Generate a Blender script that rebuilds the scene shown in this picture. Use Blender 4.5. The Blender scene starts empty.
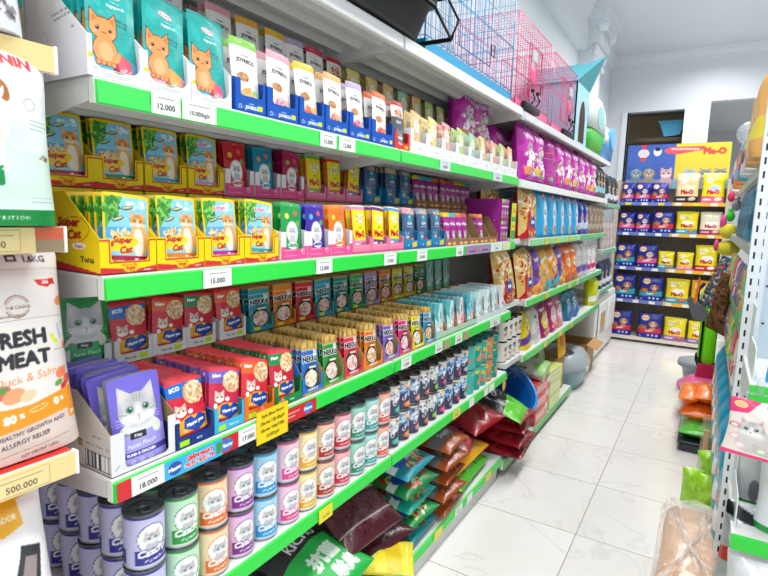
import bpy, math, random
import numpy as np
from mathutils import Vector, Matrix, Euler
C = bpy.context.scene.collection
PI = math.pi
rnd = random.Random(7)
NR = np.random.RandomState(5)

def hx(s):
    if not isinstance(s, str): return tuple(s)
    s = s.lstrip('#')
    if len(s) == 3: s = ''.join(c*2 for c in s)
    return tuple(int(s[i:i+2], 16)/255 for i in (0, 2, 4))
def mixc(a, b, t):
    a, b = hx(a), hx(b); return tuple(a[i]*(1-t)+b[i]*t for i in range(3))
def lin(a):
    a = np.asarray(a, float)
    return np.where(a <= .04045, a/12.92, ((a+.055)/1.055)**2.4)

# ------------------------------------------------------------------ lettering
_tm = {}
def text_tris(s, bold=0.0, res=2):
    key = (s, bold, res)
    if key not in _tm:
        c = bpy.data.curves.new('t', 'FONT'); c.body = s; c.resolution_u = res; c.offset = bold
        o = bpy.data.objects.new('t', c); m = bpy.data.meshes.new_from_object(o)
        m.calc_loop_triangles()
        v = np.array([x.co[:2] for x in m.vertices]).reshape(-1, 2); t = [tuple(x.vertices) for x in m.loop_triangles]
        bpy.data.objects.remove(o); bpy.data.curves.remove(c); bpy.data.meshes.remove(m)
        if len(v): v = v - [(v[:, 0].min()+v[:, 0].max())/2, 0.35]
        _tm[key] = (v, t)
    return _tm[key]
_bm = {}
def text_bitmap(s, bold):
    key = (s, bold)
    if key not in _bm:
        K = 36
        v, t = text_tris(s, 0.0)
        if not len(v): return None
        lo = v.min(0)-.1; hi = v.max(0)+.1
        W, H = [max(2, int(math.ceil(x*K))) for x in (hi-lo)]
        B = np.zeros((H, W), bool); p = (v-lo)*K
        for a, b, c in t:
            A = p[[a, b, c]]
            x0, y0 = np.maximum(np.floor(A.min(0)).astype(int), 0); x1, y1 = np.ceil(A.max(0)).astype(int)+1
            gx, gy = np.meshgrid(np.arange(x0, min(x1, W))+.5, np.arange(y0, min(y1, H))+.5)
            def e(P, Q): return (Q[0]-P[0])*(gy-P[1])-(Q[1]-P[1])*(gx-P[0])
            e0, e1, e2 = e(A[0], A[1]), e(A[1], A[2]), e(A[2], A[0])
            B[y0:y0+gx.shape[0], x0:x0+gx.shape[1]] |= ((e0 >= -.3) & (e1 >= -.3) & (e2 >= -.3)) | ((e0 <= .3) & (e1 <= .3) & (e2 <= .3))
        rr = int(round(bold*K*1.15))
        if rr > 0:
            A_ = B.copy()
            for dy in range(-rr, rr+1):
                for dx in range(-rr, rr+1):
                    if dx*dx+dy*dy <= rr*rr+.5 and (dx or dy): A_ |= np.roll(np.roll(B, dy, 0), dx, 1)
            B = A_
        _bm[key] = (B, lo, hi, K)
    return _bm[key]

# ------------------------------------------------------------------ printed artwork (units: mm)
class Cv:
    def __init__(s, w, h, bg='fff', k=2.0):
        s.w, s.h, s.k = w, h, k
        s.W, s.H = int(w*k), int(h*k)
        s.a = np.empty((s.H, s.W, 3)); s.a[:] = hx(bg)
    def _sub(s, x0, y0, x1, y1):
        k = s.k
        i0, j0 = max(0, int(x0*k)), max(0, int(y0*k)); i1, j1 = min(s.W, int(x1*k)+2), min(s.H, int(y1*k)+2)
        if i1 <= i0 or j1 <= j0: return None
        gx, gy = np.meshgrid((np.arange(i0, i1)+.5)/k, (np.arange(j0, j1)+.5)/k)
        return gx, gy, (slice(j0, j1), slice(i0, i1))
    def _put(s, sub, m, c): s.a[sub[2]][m] = hx(c)
    def rect(s, x0, y0, x1, y1, c):
        q = s._sub(x0, y0, x1, y1)
        if q: s._put(q, (q[0] >= x0) & (q[0] <= x1) & (q[1] >= y0) & (q[1] <= y1), c)
        return s
    def ell(s, cx, cy, rx, ry, c, rot=0, ring=0):
        r = max(rx, ry); q = s._sub(cx-r, cy-r, cx+r, cy+r)
        if q:
            dx, dy = q[0]-cx, q[1]-cy; a = math.radians(rot)
            X = dx*math.cos(a)+dy*math.sin(a); Y = -dx*math.sin(a)+dy*math.cos(a)
            d = (X/rx)**2+(Y/ry)**2; m = d <= 1
            if ring: m &= ((X/(rx-ring))**2+(Y/(ry-ring))**2 > 1)
            s._put(q, m, c)
        return s
    def poly(s, pts, c):
        P = np.array(pts, float); q = s._sub(*P.min(0), *P.max(0))
        if q:
            m = np.zeros(q[0].shape, bool); n = len(P)
            for i in range(n):
                (xa, ya), (xb, yb) = P[i], P[(i+1) % n]
                if ya == yb: continue
                m ^= ((ya > q[1]) != (yb > q[1])) & (q[0] < (xb-xa)*(q[1]-ya)/(yb-ya)+xa)
            s._put(q, m, c)
        return s
    def line(s, pts, w, c):
        for (xa, ya), (xb, yb) in zip(pts[:-1], pts[1:]):
            q = s._sub(min(xa, xb)-w, min(ya, yb)-w, max(xa, xb)+w, max(ya, yb)+w)
            if not q: continue
            dx, dy = xb-xa, yb-ya; L = dx*dx+dy*dy+1e-9
            t = np.clip(((q[0]-xa)*dx+(q[1]-ya)*dy)/L, 0, 1)
            s._put(q, (q[0]-xa-t*dx)**2+(q[1]-ya-t*dy)**2 <= w*w/4, c)
        return s
    def text(s, t, cx, cy, size, c, rot=0, bold=.02, sx=1.0, shear=0.0, out=None, ow=.05):
        if out is not None: s.text(t, cx, cy, size, out, rot, bold+ow, sx, shear)
        r = text_bitmap(t, round(bold, 3))
        if r is None: return s
        B, lo, hi, K = r; R = max(abs(lo[0]), hi[0])*size*sx+abs(shear)*size+size
        q = s._sub(cx-R, cy-R, cx+R, cy+R)
        if not q: return s
        a = math.radians(rot); dx, dy = q[0]-cx, q[1]-cy
        X = (dx*math.cos(a)+dy*math.sin(a))/size; Y = (-dx*math.sin(a)+dy*math.cos(a))/size
        X = (X-shear*Y)/sx
        i = ((X-lo[0])*K).astype(int); j = ((Y-lo[1])*K).astype(int)
        m = (i >= 0) & (j >= 0) & (i < B.shape[1]) & (j < B.shape[0])
        m[m] = B[j[m], i[m]]
        s._put(q, m, c); return s
    def glow(s, cx, cy, rx, ry, c, k=.6, p=1.5):
        q = s._sub(cx-rx, cy-ry, cx+rx, cy+ry)
        if q:
            d = np.clip(1-((q[0]-cx)/rx)**2-((q[1]-cy)/ry)**2, 0, 1)**p*k
            s.a[q[2]] = s.a[q[2]]*(1-d[..., None])+np.array(hx(c))*d[..., None]
        return s
    def grain(s, x0, y0, x1, y1, amt=.05, seed=1):
        q = s._sub(x0, y0, x1, y1)
        if q: n = np.random.RandomState(seed).randn(*q[0].shape, 1)*amt; s.a[q[2]] = np.clip(s.a[q[2]]+n, 0, 1)
        return s
    def specks(s, cx, cy, rx, ry, cols, n, r, seed=1, base=None):
        if base: s.ell(cx, cy, rx, ry, base)
        R = random.Random(seed)
        for _ in range(n):
            a = R.random()*2*PI; d = R.random()**.5
            s.ell(cx+rx*d*math.cos(a)*.92, cy+ry*d*math.sin(a)*.92, r*(.6+R.random()), r*(.3+.5*R.random()), R.choice(cols), R.random()*180)
        return s
    def cat(s, cx, cy, r, fur='b9b9bd', dark='77777c', ear='d8a9a4', eye='2f7a4a', rot=0, body=False):
        d = lambda c, t: mixc(fur, c, t)
        if body: s.ell(cx, cy-r*1.5, r*.95, r*1.2, d(dark, .12))
        for sg in (-1, 1):
            s.poly([(cx+sg*r*.98, cy+r*.15), (cx+sg*r*.9, cy+r*1.25), (cx+sg*r*.2, cy+r*.75)], fur)
            s.poly([(cx+sg*r*.86, cy+r*.35), (cx+sg*r*.82, cy+r*1.02), (cx+sg*r*.42, cy+r*.7)], ear)
        s.ell(cx, cy, r, r*.84, fur)
        s.glow(cx, cy+r*.5, r*.7, r*.5, dark, .35); s.glow(cx, cy-r*.1, r*.3, r*.9, 'ffffff', .5)
        for sg in (-1, 1): s.glow(cx+sg*r*.6, cy-r*.3, r*.45, r*.45, 'ffffff', .55); s.glow(cx+sg*r*.95, cy+r*.1, r*.3, r*.5, dark, .3)
        for k in (-1, 0, 1): s.line([(cx+k*r*.18, cy+r*.75), (cx+k*r*.12, cy+r*.4)], r*.07, d(dark, .55))
        for sg in (-1, 1):
            s.line([(cx+sg*r*.95, cy-r*.05), (cx+sg*r*.62, cy-r*.12)], r*.07, d(dark, .5))
            s.glow(cx+sg*r*.42, cy+r*.08, r*.34, r*.3, dark, .5); s.ell(cx+sg*r*.42, cy+r*.08, r*.19, r*.155, dark); s.ell(cx+sg*r*.42, cy+r*.08, r*.155, r*.125, eye)
            s.ell(cx+sg*r*.42, cy+r*.08, r*.06, r*.11, '101010'); s.ell(cx+sg*r*.38, cy+r*.14, r*.04, r*.04, 'fff')
            s.glow(cx+sg*r*.17, cy-r*.42, r*.28, r*.22, 'ffffff', .8, .8)
            for k in (-1, 0, 1): s.line([(cx+sg*r*.3, cy-r*(.42+.05*k)), (cx+sg*r*1.15, cy-r*(.4+.16*k))], r*.018, 'f4f4f4')
        s.poly([(cx-r*.12, cy-r*.2), (cx+r*.12, cy-r*.2), (cx, cy-r*.34)], mixc(ear, dark, .35))
        s.line([(cx, cy-r*.32), (cx, cy-r*.46)], r*.05, dark)
        return s
    def dog(s, cx, cy, r, fur='b08a62', ear='6b4a2e', muz='e9dccb'):
        for sg in (-1, 1): s.ell(cx+sg*r*.95, cy-r*.05, r*.33, r*.7, ear, sg*14)
        s.ell(cx, cy, r, r*.95, fur)
        s.ell(cx, cy-r*.38, r*.5, r*.42, muz); s.rect(cx-r*.1, cy-r*.3, cx+r*.1, cy+r*.8, muz)
        for sg in (-1, 1): s.ell(cx+sg*r*.4, cy+r*.15, r*.13, r*.14, '18120e')
        s.ell(cx, cy-r*.2, r*.19, r*.14, '18120e'); s.ell(cx, cy-r*.62, r*.14, r*.17, 'd7707a')
        return s
    def bars(s, x0, y0, x1, y1, seed=3):
        s.rect(x0, y0, x1, y1, 'fff'); R = random.Random(seed); x = x0+1
        while x < x1-1:
            w = .5+R.random()*1.2; s.rect(x, y0+1, min(x+w, x1-1), y1-1, '222'); x += w+.5+R.random()
        return s
    def samp(s, x, y):
        """bilinear sample at mm coordinates of the 2x2 blurred sheet"""
        if not hasattr(s, 'b'):
            p = np.pad(s.a, ((1, 1), (1, 1), (0, 0)), mode='edge')
            s.b = (p[1:-1, 1:-1]*4+p[:-2, 1:-1]+p[2:, 1:-1]+p[1:-1, :-2]+p[1:-1, 2:])/8
        X = np.clip(np.asarray(x)*s.k-.5, 0, s.W-1.001); Y = np.clip(np.asarray(y)*s.k-.5, 0, s.H-1.001)
        i, j = X.astype(int), Y.astype(int); i = np.minimum(i, s.W-2); j = np.minimum(j, s.H-2)
        fx, fy = (X-i)[..., None], (Y-j)[..., None]; b = s.b
        return (b[j, i]*(1-fx)+b[j, i+1]*fx)*(1-fy)+(b[j+1, i]*(1-fx)+b[j+1, i+1]*fx)*fy

# ------------------------------------------------------------------ materials
MATS = {}
def mat(name, rough=.5, metal=0., bump=0., scale=30., spec=.5, coat=0., alpha=None, detail=2.):
    m = bpy.data.materials.new(name); m.use_nodes = True; nt = m.node_tree; b = nt.nodes['Principled BSDF']
    at = nt.nodes.new('ShaderNodeAttribute'); at.attribute_name = 'Col'
    nt.links.new(at.outputs['Color'], b.inputs['Base Color'])
    b.inputs['Roughness'].default_value = rough; b.inputs['Metallic'].default_value = metal
    b.inputs['Specular IOR Level'].default_value = spec; b.inputs['Coat Weight'].default_value = coat
    b.inputs['Coat Roughness'].default_value = .12
    if bump:
        tc = nt.nodes.new('ShaderNodeTexCoord'); n = nt.nodes.new('ShaderNodeTexNoise'); n.inputs['Scale'].default_value = scale
        n.inputs['Detail'].default_value = detail; n.inputs['Distortion'].default_value = .6
        bp = nt.nodes.new('ShaderNodeBump'); bp.inputs['Strength'].default_value = bump; bp.inputs['Distance'].default_value = .012 if name == 'wrap' else .004
        nt.links.new(tc.outputs['Object'], n.inputs['Vector']); nt.links.new(n.outputs['Fac'], bp.inputs['Height'])
        nt.links.new(bp.outputs['Normal'], b.inputs['Normal'])
    if alpha is not None: b.inputs['Alpha'].default_value = alpha
    MATS[name] = m; return m
mat('film', .27, 0, .6, 24, .55); mat('wrap', .2, 0, 1.0, 34, .7, 1., None, 6); mat('bagfilm', .34, 0, .6, 11, .5, detail=3); mat('crinkle', .22, 0, 1.0, 22, .6, detail=4)
mat('card', .6, 0, .05, 200, .3); mat('paint', .38, 0, .02, 300, .45); mat('plastic', .32, 0, 0, 1, .5)
mat('gloss', .15, 0, 0, 1, .5, .4); mat('metal', .3, .85, 0); mat('foil', .3, .55, .5, 60); mat('label', .3, 0, 0, 1, .5)
mat('cloth', .9, 0, .4, 180, .1); mat('clear', .07, 0, 1.0, 60, 1., 0, .26, 6); mat('milky', .25, 0, 0, 1, .5, 0, .6)
mat('darkpan', .45, 0, .1, 80, .4)

# ------------------------------------------------------------------ meshes
class MB:
    def __init__(s): s.V = []; s.F = []; s.Cc = []; s.M = []; s.S = []; s.mats = []; s.n = 0
    def mi(s, m):
        if m not in s.mats: s.mats.append(m)
        return s.mats.index(m)
    def add(s, V, F, col, m='card', smooth=False):
        V = np.asarray(V, float).reshape(-1, 3); c = np.asarray(hx(col) if isinstance(col, (str, tuple)) else col, float)
        if c.ndim == 1: c = np.tile(c, (len(V), 1))
        s.V.append(V); s.Cc.append(c.reshape(-1, 3)); k = s.mi(m)
        s.F += [tuple(i+s.n for i in f) for f in F]; s.M += [k]*len(F); s.S += [smooth]*len(F); s.n += len(V)
        return s
    def box(s, x0, y0, z0, x1, y1, z1, col, m='card', M=None, bev=0):
        if bev: return s.bbox(x0, y0, z0, x1, y1, z1, col, m, M, bev)
        V = [(x, y, z) for z in (z0, z1) for y in (y0, y1) for x in (x0, x1)]
        if M is not None: V = [tuple(M @ Vector(v)) for v in V]
        return s.add(V, [(0, 2, 3, 1), (4, 5, 7, 6), (0, 1, 5, 4), (1, 3, 7, 5), (3, 2, 6, 7), (2, 0, 4, 6)], col, m)
    def bbox(s, x0, y0, z0, x1, y1, z1, col, m, M, b):
        import bmesh
        bm = bmesh.new(); bmesh.ops.create_cube(bm, size=1)
        for v in bm.verts: v.co = Vector(((x0+x1)/2+v.co.x*(x1-x0), (y0+y1)/2+v.co.y*(y1-y0), (z0+z1)/2+v.co.z*(z1-z0)))
        bmesh.ops.bevel(bm, geom=bm.edges[:], offset=b, segments=3, affect='EDGES', profile=.5)
        bm.verts.index_update()
        V = [tuple(M @ v.co) if M is not None else tuple(v.co) for v in bm.verts]; F = [tuple(v.index for v in f.verts) for f in bm.faces]
        bm.free(); return s.add(V, F, col, m, True)
    def prism(s, pts, y0, y1, col, m='card', axis='y', M=None):
        n = len(pts); V = []
        for d in (y0, y1):
            for a, b in pts: V.append({'y': (a, d, b), 'x': (d, a, b), 'z': (a, b, d)}[axis])
        if M is not None: V = [tuple(M @ Vector(v)) for v in V]
        F = [tuple(range(n)), tuple(range(2*n-1, n-1, -1))]+[(i, i+n, (i+1) % n+n, (i+1) % n) for i in range(n)]
        return s.add(V, F, col, m)
    def grid(s, P, col, m='film', mask=None, smooth=True, flip=False):
        nv, nu = P.shape[:2]; F = []
        for j in range(nv-1):
            for i in range(nu-1):
                if mask is not None and not mask[j, i]: continue
                a = j*nu+i; f = (a, a+1, a+nu+1, a+nu); F.append(f[::-1] if flip else f)
        if not isinstance(col, (str, tuple)): col = np.asarray(col).reshape(-1, 3)
        return s.add(P.reshape(-1, 3), F, col, m, smooth)
    def lathe(s, prof, col, m='plastic', n=32, c=(0, 0), cap=True, sy=1.0):
        V = []; F = []
        for r, z in prof:
            for i in range(n): a = 2*PI*i/n; V.append((c[0]+r*math.cos(a), c[1]+r*sy*math.sin(a), z))
        for k in range(len(prof)-1):
            for i in range(n): j = (i+1) % n; F.append((k*n+i, k*n+j, (k+1)*n+j, (k+1)*n+i))
        if cap: F.append(tuple(range(n-1, -1, -1))); F.append(tuple((len(prof)-1)*n+i for i in range(n)))
        return s.add(V, F, col, m, True)
    def tube(s, pts, r, col, m='plastic', n=6, closed=False):
        pts = [Vector(p) for p in pts]; V = []; F = []; N = len(pts)
        for i, p in enumerate(pts):
            a = pts[(i-1) % N] if (closed or i) else p; b = pts[(i+1) % N] if (closed or i < N-1) else p
            t = (b-a).normalized() if (b-a).length > 1e-9 else Vector((0, 0, 1))
            u = t.cross(Vector((0, 0, 1)) if abs(t.z) < .9 else Vector((1, 0, 0))).normalized(); w = t.cross(u)
            for k in range(n): q = 2*PI*k/n+PI/4; V.append(tuple(p+u*(r*math.cos(q))+w*(r*math.sin(q))))
        for i in range(N if closed else N-1):
            for k in range(n): a, b = i*n+k, i*n+(k+1) % n; c, d = ((i+1) % N)*n+(k+1) % n, ((i+1) % N)*n+k; F.append((a, b, c, d))
        if not closed: F += [tuple(range(n-1, -1, -1)), tuple((N-1)*n+k for k in range(n))]
        return s.add(V, F, col, m, n > 4)
    def ball(s, c, r, col, m='plastic', n=20, sc=(1, 1, 1)):
        prof = [(r*math.sin(PI*i/12)+1e-5, -r*math.cos(PI*i/12)) for i in range(13)]
        V = []; F = []
        for q, z in prof:
            for i in range(n): a = 2*PI*i/n; V.append((c[0]+q*math.cos(a)*sc[0], c[1]+q*math.sin(a)*sc[1], c[2]+z*sc[2]))
        for k in range(12):
            for i in range(n): j = (i+1) % n; F.append((k*n+i, k*n+j, (k+1)*n+j, (k+1)*n+i))
        return s.add(V, F, col, m, True)
    def text(s, t, o, ux, uy, size, col, m='label', bold=0.01):
        v, T = text_tris(t, bold)
        o, ux, uy = Vector(o), Vector(ux), Vector(uy)
        return s.add([tuple(o+ux*(a*size)+uy*(b*size)) for a, b in v], T, col, m)
    def mesh(s, name):
        me = bpy.data.meshes.new(name)
        V = np.concatenate(s.V); me.from_pydata(V.tolist(), [], s.F); me.update()
        at = me.color_attributes.new('Col', 'FLOAT_COLOR', 'POINT')
        c = np.ones((len(V), 4)); c[:, :3] = lin(np.concatenate(s.Cc)); at.data.foreach_set('color', c.ravel())
        for m in s.mats: me.materials.append(MATS[m] if isinstance(m, str) else m)
        me.polygons.foreach_set('material_index', s.M); me.polygons.foreach_set('use_smooth', s.S); me.update()
        return me
    def build(s, name, parent=None):
        return link(name, s.mesh(name), parent)
def link(name, me, parent=None):
    o = bpy.data.objects.new(name, me); C.objects.link(o); o.parent = parent; return o
LABELS = {}
def tag(o, label, cat, group=None, kind=None):
    o['label'] = label; o['category'] = cat
    if group: o['group'] = group
    if kind: o['kind'] = kind
    return o
def struct(o): o['kind'] = 'structure'; return o
def thing(name, label, cat, loc=(0, 0, 0), rot=(0, 0, 0), group=None):
    o = bpy.data.objects.new(name, None); C.objects.link(o); o.empty_display_size = .05
    o.location = loc; o.rotation_euler = rot; return tag(o, label, cat, group)
def copy_tree(o, loc, rot=None, label=None, group=None, sc=None):
    c = o.copy(); C.objects.link(c); c.location = loc
    if rot is not None: c.rotation_euler = rot
    if label: c['label'] = label
    if group: c['group'] = group
    if sc: c.scale = sc
    for ch in list(o.children):
        d = ch.copy(); C.objects.link(d); d.parent = c
        for g in list(ch.children):
            e = g.copy(); C.objects.link(e); e.parent = d
    return c
def place(me, name, loc, rot, label, cat, group=None, sc=None):
    o = link(name, me); o.location = loc; o.rotation_euler = rot
    if sc: o.scale = sc
    return tag(o, label, cat, group)
FACE = PI/2      # shelves on the aisle's one side face +X; local -y is the front of a pack

# ------------------------------------------------------------------ pack shapes (local: x across, z up, front towards -y, metres; art in mm)
def pouch(cv, w, h, t, back='cccccc', style='stand', m='film', step=1.6, seed=1, crump=.0, backcv=None, taper=0., cut=.006, lie=False):
    nu = max(8, int(w*1000/step)); nv = max(8, int(h*1000/step))
    u = np.linspace(-1, 1, nu+1); v = np.linspace(0, 1, nv+1); U, Vv = np.meshgrid(u, v)
    r = np.random.RandomState(seed)
    if style == 'stand': K = (1-Vv)**.55*np.clip(.75+Vv*2.5, 0, 1); G = (1-np.abs(U)**2.6)
    elif style == 'sachet': K = np.clip(1-np.abs(2*Vv-1)**6, 0, 1); G = (1-np.abs(U)**4)
    elif style == 'pillow': K = np.clip(np.sin(PI*np.clip(Vv, 0, 1)), 0, 1)**.5; G = (1-np.abs(U)**3)**.8
    else: K = np.clip(1-np.clip((Vv-.72)/.28, 0, 1)**1.6, 0, 1)*np.clip(.88+Vv*1.5, 0, 1); G = (1-np.abs(U)**5)**.8
    wr = np.zeros_like(U)
    for _ in range(9):
        a = r.rand()*PI; f = 4+r.rand()*9; wr += np.sin(f*(U*math.cos(a)*w/h+2*Vv*math.sin(a))+r.rand()*6)/9
    ed = (1-U**4)*np.clip(Vv*6, 0, 1)
    Y = -t/2*G*K-wr*(crump+t*.06)*ed*(.5+.5*K)
    wd = w/2*(1-taper*Vv)*(1-.02*np.sin(Vv*PI)) ; 
    if style in ('bag', 'pillow'): wd = wd*(1-.035*np.sin(Vv*PI)+.0*U)
    cr = np.clip(cut/h, 0, .2); wd = wd*(1-.03*np.clip((Vv-1+cr*2)/(cr*2), 0, 1)**2)
    X = U*wd; Z = Vv*h + (np.abs(U)**3*.012*h*(Vv > .5)*-1)
    P = np.stack([X, Y, Z], -1)
    sx = (U+1)/2*cv.w; sy = Vv*cv.h; col = cv.samp(sx, sy)
    mb = MB(); mb.grid(P, col, m)
    rows = np.unique(np.linspace(0, nv, 9).astype(int))
    Pb = P[rows].copy(); Pb[..., 1] = np.abs(Pb[..., 1]) * (1 if style != 'sachet' else .8)
    cb = backcv.samp((1-U[rows])/2*backcv.w, Vv[rows]*backcv.h) if backcv is not None else back
    mb.grid(Pb, cb, m, flip=True)
    if style in ('stand', 'bag'):
        B = np.stack([P[0], Pb[0]]); mb.grid(B, np.repeat(col[:1], 2, 0), m, flip=True, smooth=False)
    return mb

def tray(w, d, hf, hb, front, side='eee', inner='b08a5c', notch=None, sidecv=None, slant=.65, back=None, step=2.0, lip=.004):
    """open shelf-ready carton: cut-down front, sides rising to the back"""
    mb = MB(); T = .0015
    nu = max(6, int(w*1000/step)); nv = max(4, int(hf*1000/step))
    X, Z = np.meshgrid(np.linspace(-w/2, w/2, nu+1), np.linspace(0, hf, nv+1))
    P = np.stack([X, np.zeros_like(X), Z], -1)
    mask = np.ones((nv, nu), bool)
    if notch:
        n0, n1, ny, rr = notch   # fractions
        cx = (X[:-1, :-1]+X[1:, 1:])/2/w+.5; cz = (Z[:-1, :-1]+Z[1:, 1:])/2/hf
        asp = w/hf; inn = (cx > n0) & (cx < n1) & (cz > ny)
        ex = np.minimum(cx-n0, n1-cx)*asp; ez = cz-ny
        inn &= ~((ex < rr) & (ez < rr) & ((rr-ex)**2+(rr-ez)**2 > rr*rr))
        mask = ~inn
    mb.grid(P, front.samp((X/w+.5)*front.w, Z/hf*front.h), 'card', mask, smooth=False)
    Pi = P.copy(); Pi[..., 1] = T; mb.grid(Pi, inner, 'card', mask, smooth=False, flip=True)
    ny_ = 14 if sidecv is None else max(14, int(d*1000/2.2)); nz = 8 if sidecv is None else max(8, int(hb*1000/2.2))
    yy = np.linspace(0, d, ny_+1); H = hf+(hb-hf)*np.clip(yy/(d*slant), 0, 1)
    Yg, Vg = np.meshgrid(yy, np.linspace(0, 1, nz+1)); Zg = np.minimum(Vg*hb, H[None, :])
    for sg in (-1, 1):
        Ps = np.stack([np.full_like(Yg, sg*w/2), Yg, Zg], -1)
        if sidecv is not None: col = sidecv.samp(((Yg/d) if sg > 0 else (1-Yg/d))*sidecv.w, Zg/hb*sidecv.h)
        else: col = side
        mb.grid(Ps, col, 'card', smooth=False, flip=sg < 0)
        Ps2 = Ps.copy(); Ps2[..., 0] -= sg*T; mb.grid(Ps2, inner, 'card', smooth=False, flip=sg > 0)
        rim = np.stack([Ps[-1], Ps2[-1]]); mb.grid(rim, inner, 'card', smooth=False)
    mb.box(-w/2, d-T, 0, w/2, d, hb, inner if back is None else back); mb.box(-w/2, 0, 0, w/2, d, T, inner)
    return mb

def can(cv, r, h, lidc='53575b', rimc='8d9096', parts=True, name='tin_can'):
    n = 80; nz = max(12, int(h*1000/2.4))
    A, Z = np.meshgrid(np.linspace(-PI, PI, n+1), np.linspace(.004, h-.005, nz+1))
    P = np.stack([r*np.sin(A), -r*np.cos(A), Z], -1)
    mb = MB(); mb.grid(P, cv.samp((A/PI+1)/2*cv.w, (Z-.004)/(h-.009)*cv.h), 'label')
    mb.lathe([(r*.93, 0), (r*1.0, .001), (r*1.015, .003), (r, .0045)], rimc, 'metal', 40, cap=True)
    lid = MB(); lid.lathe([(r, h-.0055), (r*1.02, h-.004), (r*1.02, h-.001), (r*.99, h), (r*.94, h-.001), (r*.92, h-.005), (r*.8, h-.0055), (r*.78, h-.0045), (r*.3, h-.0045), (r*.28, h-.0055), (.001, h-.0055)], lidc, 'gloss', 40, cap=False)
    ring = MB(); ring.tube([(r*.3*math.cos(a), -r*.28+r*.36*math.sin(a), h-.002) for a in np.linspace(0, 2*PI, 15)[:-1]], .0016, '9a9da2', 'metal', 6, closed=True)
    ring.box(-r*.12, r*.02, h-.004, r*.12, r*.3, h-.002, '9a9da2', 'metal')
    if parts: return mb.mesh('can_body'), lid.mesh('lid'), ring.mesh('pull_ring')
    for q in (lid, ring):
        V = np.concatenate(q.V); Cc = np.concatenate(q.Cc); base = mb.n; mb.V.append(V); mb.Cc.append(Cc); mb.n += len(V)
        for f, k, sm in zip(q.F, q.M, q.S): mb.F.append(tuple(i+base for i in f)); mb.M.append(mb.mi(q.mats[k])); mb.S.append(sm)
    return mb.mesh(name)
# ------------------------------------------------------------------ artwork of the packs
ORC = ['e9a35b', 'd98a3f', 'f2c48a', 'c9752f']
NOOD = ['f3dfb4', 'e2bf8a', 'd8a878', 'f8ecd0', 'c98f63']
def seal(c, w, h, col, t=5):
    c.rect(0, h-t, w, h, col); return c
def a_kitten(bottom='5fb6d6', meat='d8425a'):
    c = Cv(100, 195, '14aaa3'); c.rect(0, 186, 100, 195, '0c9a96'); c.line([(0, 185), (100, 185)], .8, '5fd0cb')
    for x in (18, 78): c.ell(x, 150, 9, 22, '1fb7b0', 20)
    c.ell(52, 160, 17, 6.5, 'fff', -8); c.ell(52, 160, 16, 5.6, 'd8262f', -8); c.ell(52, 160, 14.5, 4.6, 'fff', -8); c.text('KUCING', 52, 160, 6, 'd8262f', -8, .03)
    c.text('Delicious', 58, 147, 5.5, 'e9fbfa', 0, .01, shear=.3); c.text('Vegegoods', 58, 139, 8.5, 'fff', 4, .03, shear=.3)
    c.text('TUNA with', 66, 113, 6.5, '123a4a', 0, .03); c.text('shrimp in jelly', 66, 105, 5, '123a4a'); 
    for y in (92, 83): c.ell(52, y, 3, 3, '8fe0dc', ring=.8); c.line([(58, y+1), (76, y+1)], 1, '0b7f7b'); c.line([(58, y-2), (70, y-2)], 1, '0b7f7b')
    c.rect(0, 12, 100, 62, bottom); c.poly([(0, 62), (100, 40), (100, 70), (0, 78)], '14aaa3')
    c.poly([(44, 14), (40, 38), (62, 50), (84, 42), (88, 22), (70, 12)], mixc(meat, 'ffffff', .15)); c.poly([(44, 14), (40, 38), (55, 32), (58, 10)], mixc(meat, '5a0010', .3))
    c.specks(72, 20, 14, 8, ['e9e2d8', 'd8c7bb', 'f3a0a8'], 30, 2.4, 4)
    o, l = 'ef9a56', '4a2417'
    for rx, col in ((1.6, l), (0, o)):
        c.ell(32, 48, 22+rx, 27+rx, col); c.ell(31, 88, 25+rx, 21+rx, col)
        for sg in (-1, 1): c.poly([(31+sg*(25+rx), 92), (31+sg*(23+rx), 122+rx*2), (31+sg*(7-rx), 104+rx)], col)
    for sg in (-1, 1):
        c.poly([(31+sg*21, 98), (31+sg*20, 114), (31+sg*12, 105)], 'd2702f'); c.ell(31+sg*12, 88, 3.6, 4.2, '241410'); c.ell(31+sg*12-1, 89.5, 1.2, 1.2, 'fff'); c.ell(31+sg*17, 80, 4, 2.5, 'f2b08a')
    c.line([(27, 82), (30, 80), (31, 82), (34, 80), (36, 82)], 1.1, l); c.ell(32, 46, 13, 17, 'f5b27a')
    for x in (18, 27, 37, 46): c.ell(x, 24, 5, 5.5, l); c.ell(x, 24.5, 4, 4.5, o)
    c.ell(54, 40, 6, 12, o, -30); c.rect(0, 0, 100, 9, '0f9f99'); return c
def a_joy(top='f2a9b4', acc='e8837b', n=1):
    c = Cv(92, 185, 'f2f1ee'); c.rect(0, 163, 92, 185, top); c.line([(0, 163), (92, 163)], .8, 'dcd7d0')
    c.ell(30, 175, 12, 3.5, mixc(top, 'ffffff', .45)); c.text('8 Grains', 30, 175, 4, '6b4a3a')
    c.text('Premium', 46, 142, 6, '333', 0, .02); c.text('JOYRECO', 46, 128, 13.5, '1d1d1f', -3, .045); c.line([(18, 117), (74, 117)], 1, '9a9a9a'); c.line([(26, 112), (66, 112)], 1, 'b9b9b9')
    c.specks(34, 86, 19, 12, ['b9814e', '8d5a2f', 'd8a46c', 'c9925a'], 60, 3.2, n, 'c99a62')
    c.specks(44, 40, 22, 20, [acc, mixc(acc, 'ffffff', .4), mixc(acc, '7a0010', .3)], 40, 6, n+2, mixc(acc, 'ffffff', .25))
    c.ell(76, 94, 7, 10, 'e4dcd4'); c.ell(76, 70, 8, 6, 'f0c9c0'); c.rect(62, 44, 86, 58, mixc(top, 'ffffff', .3)); c.rect(0, 0, 92, 8, 'dedcd8'); return c
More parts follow.
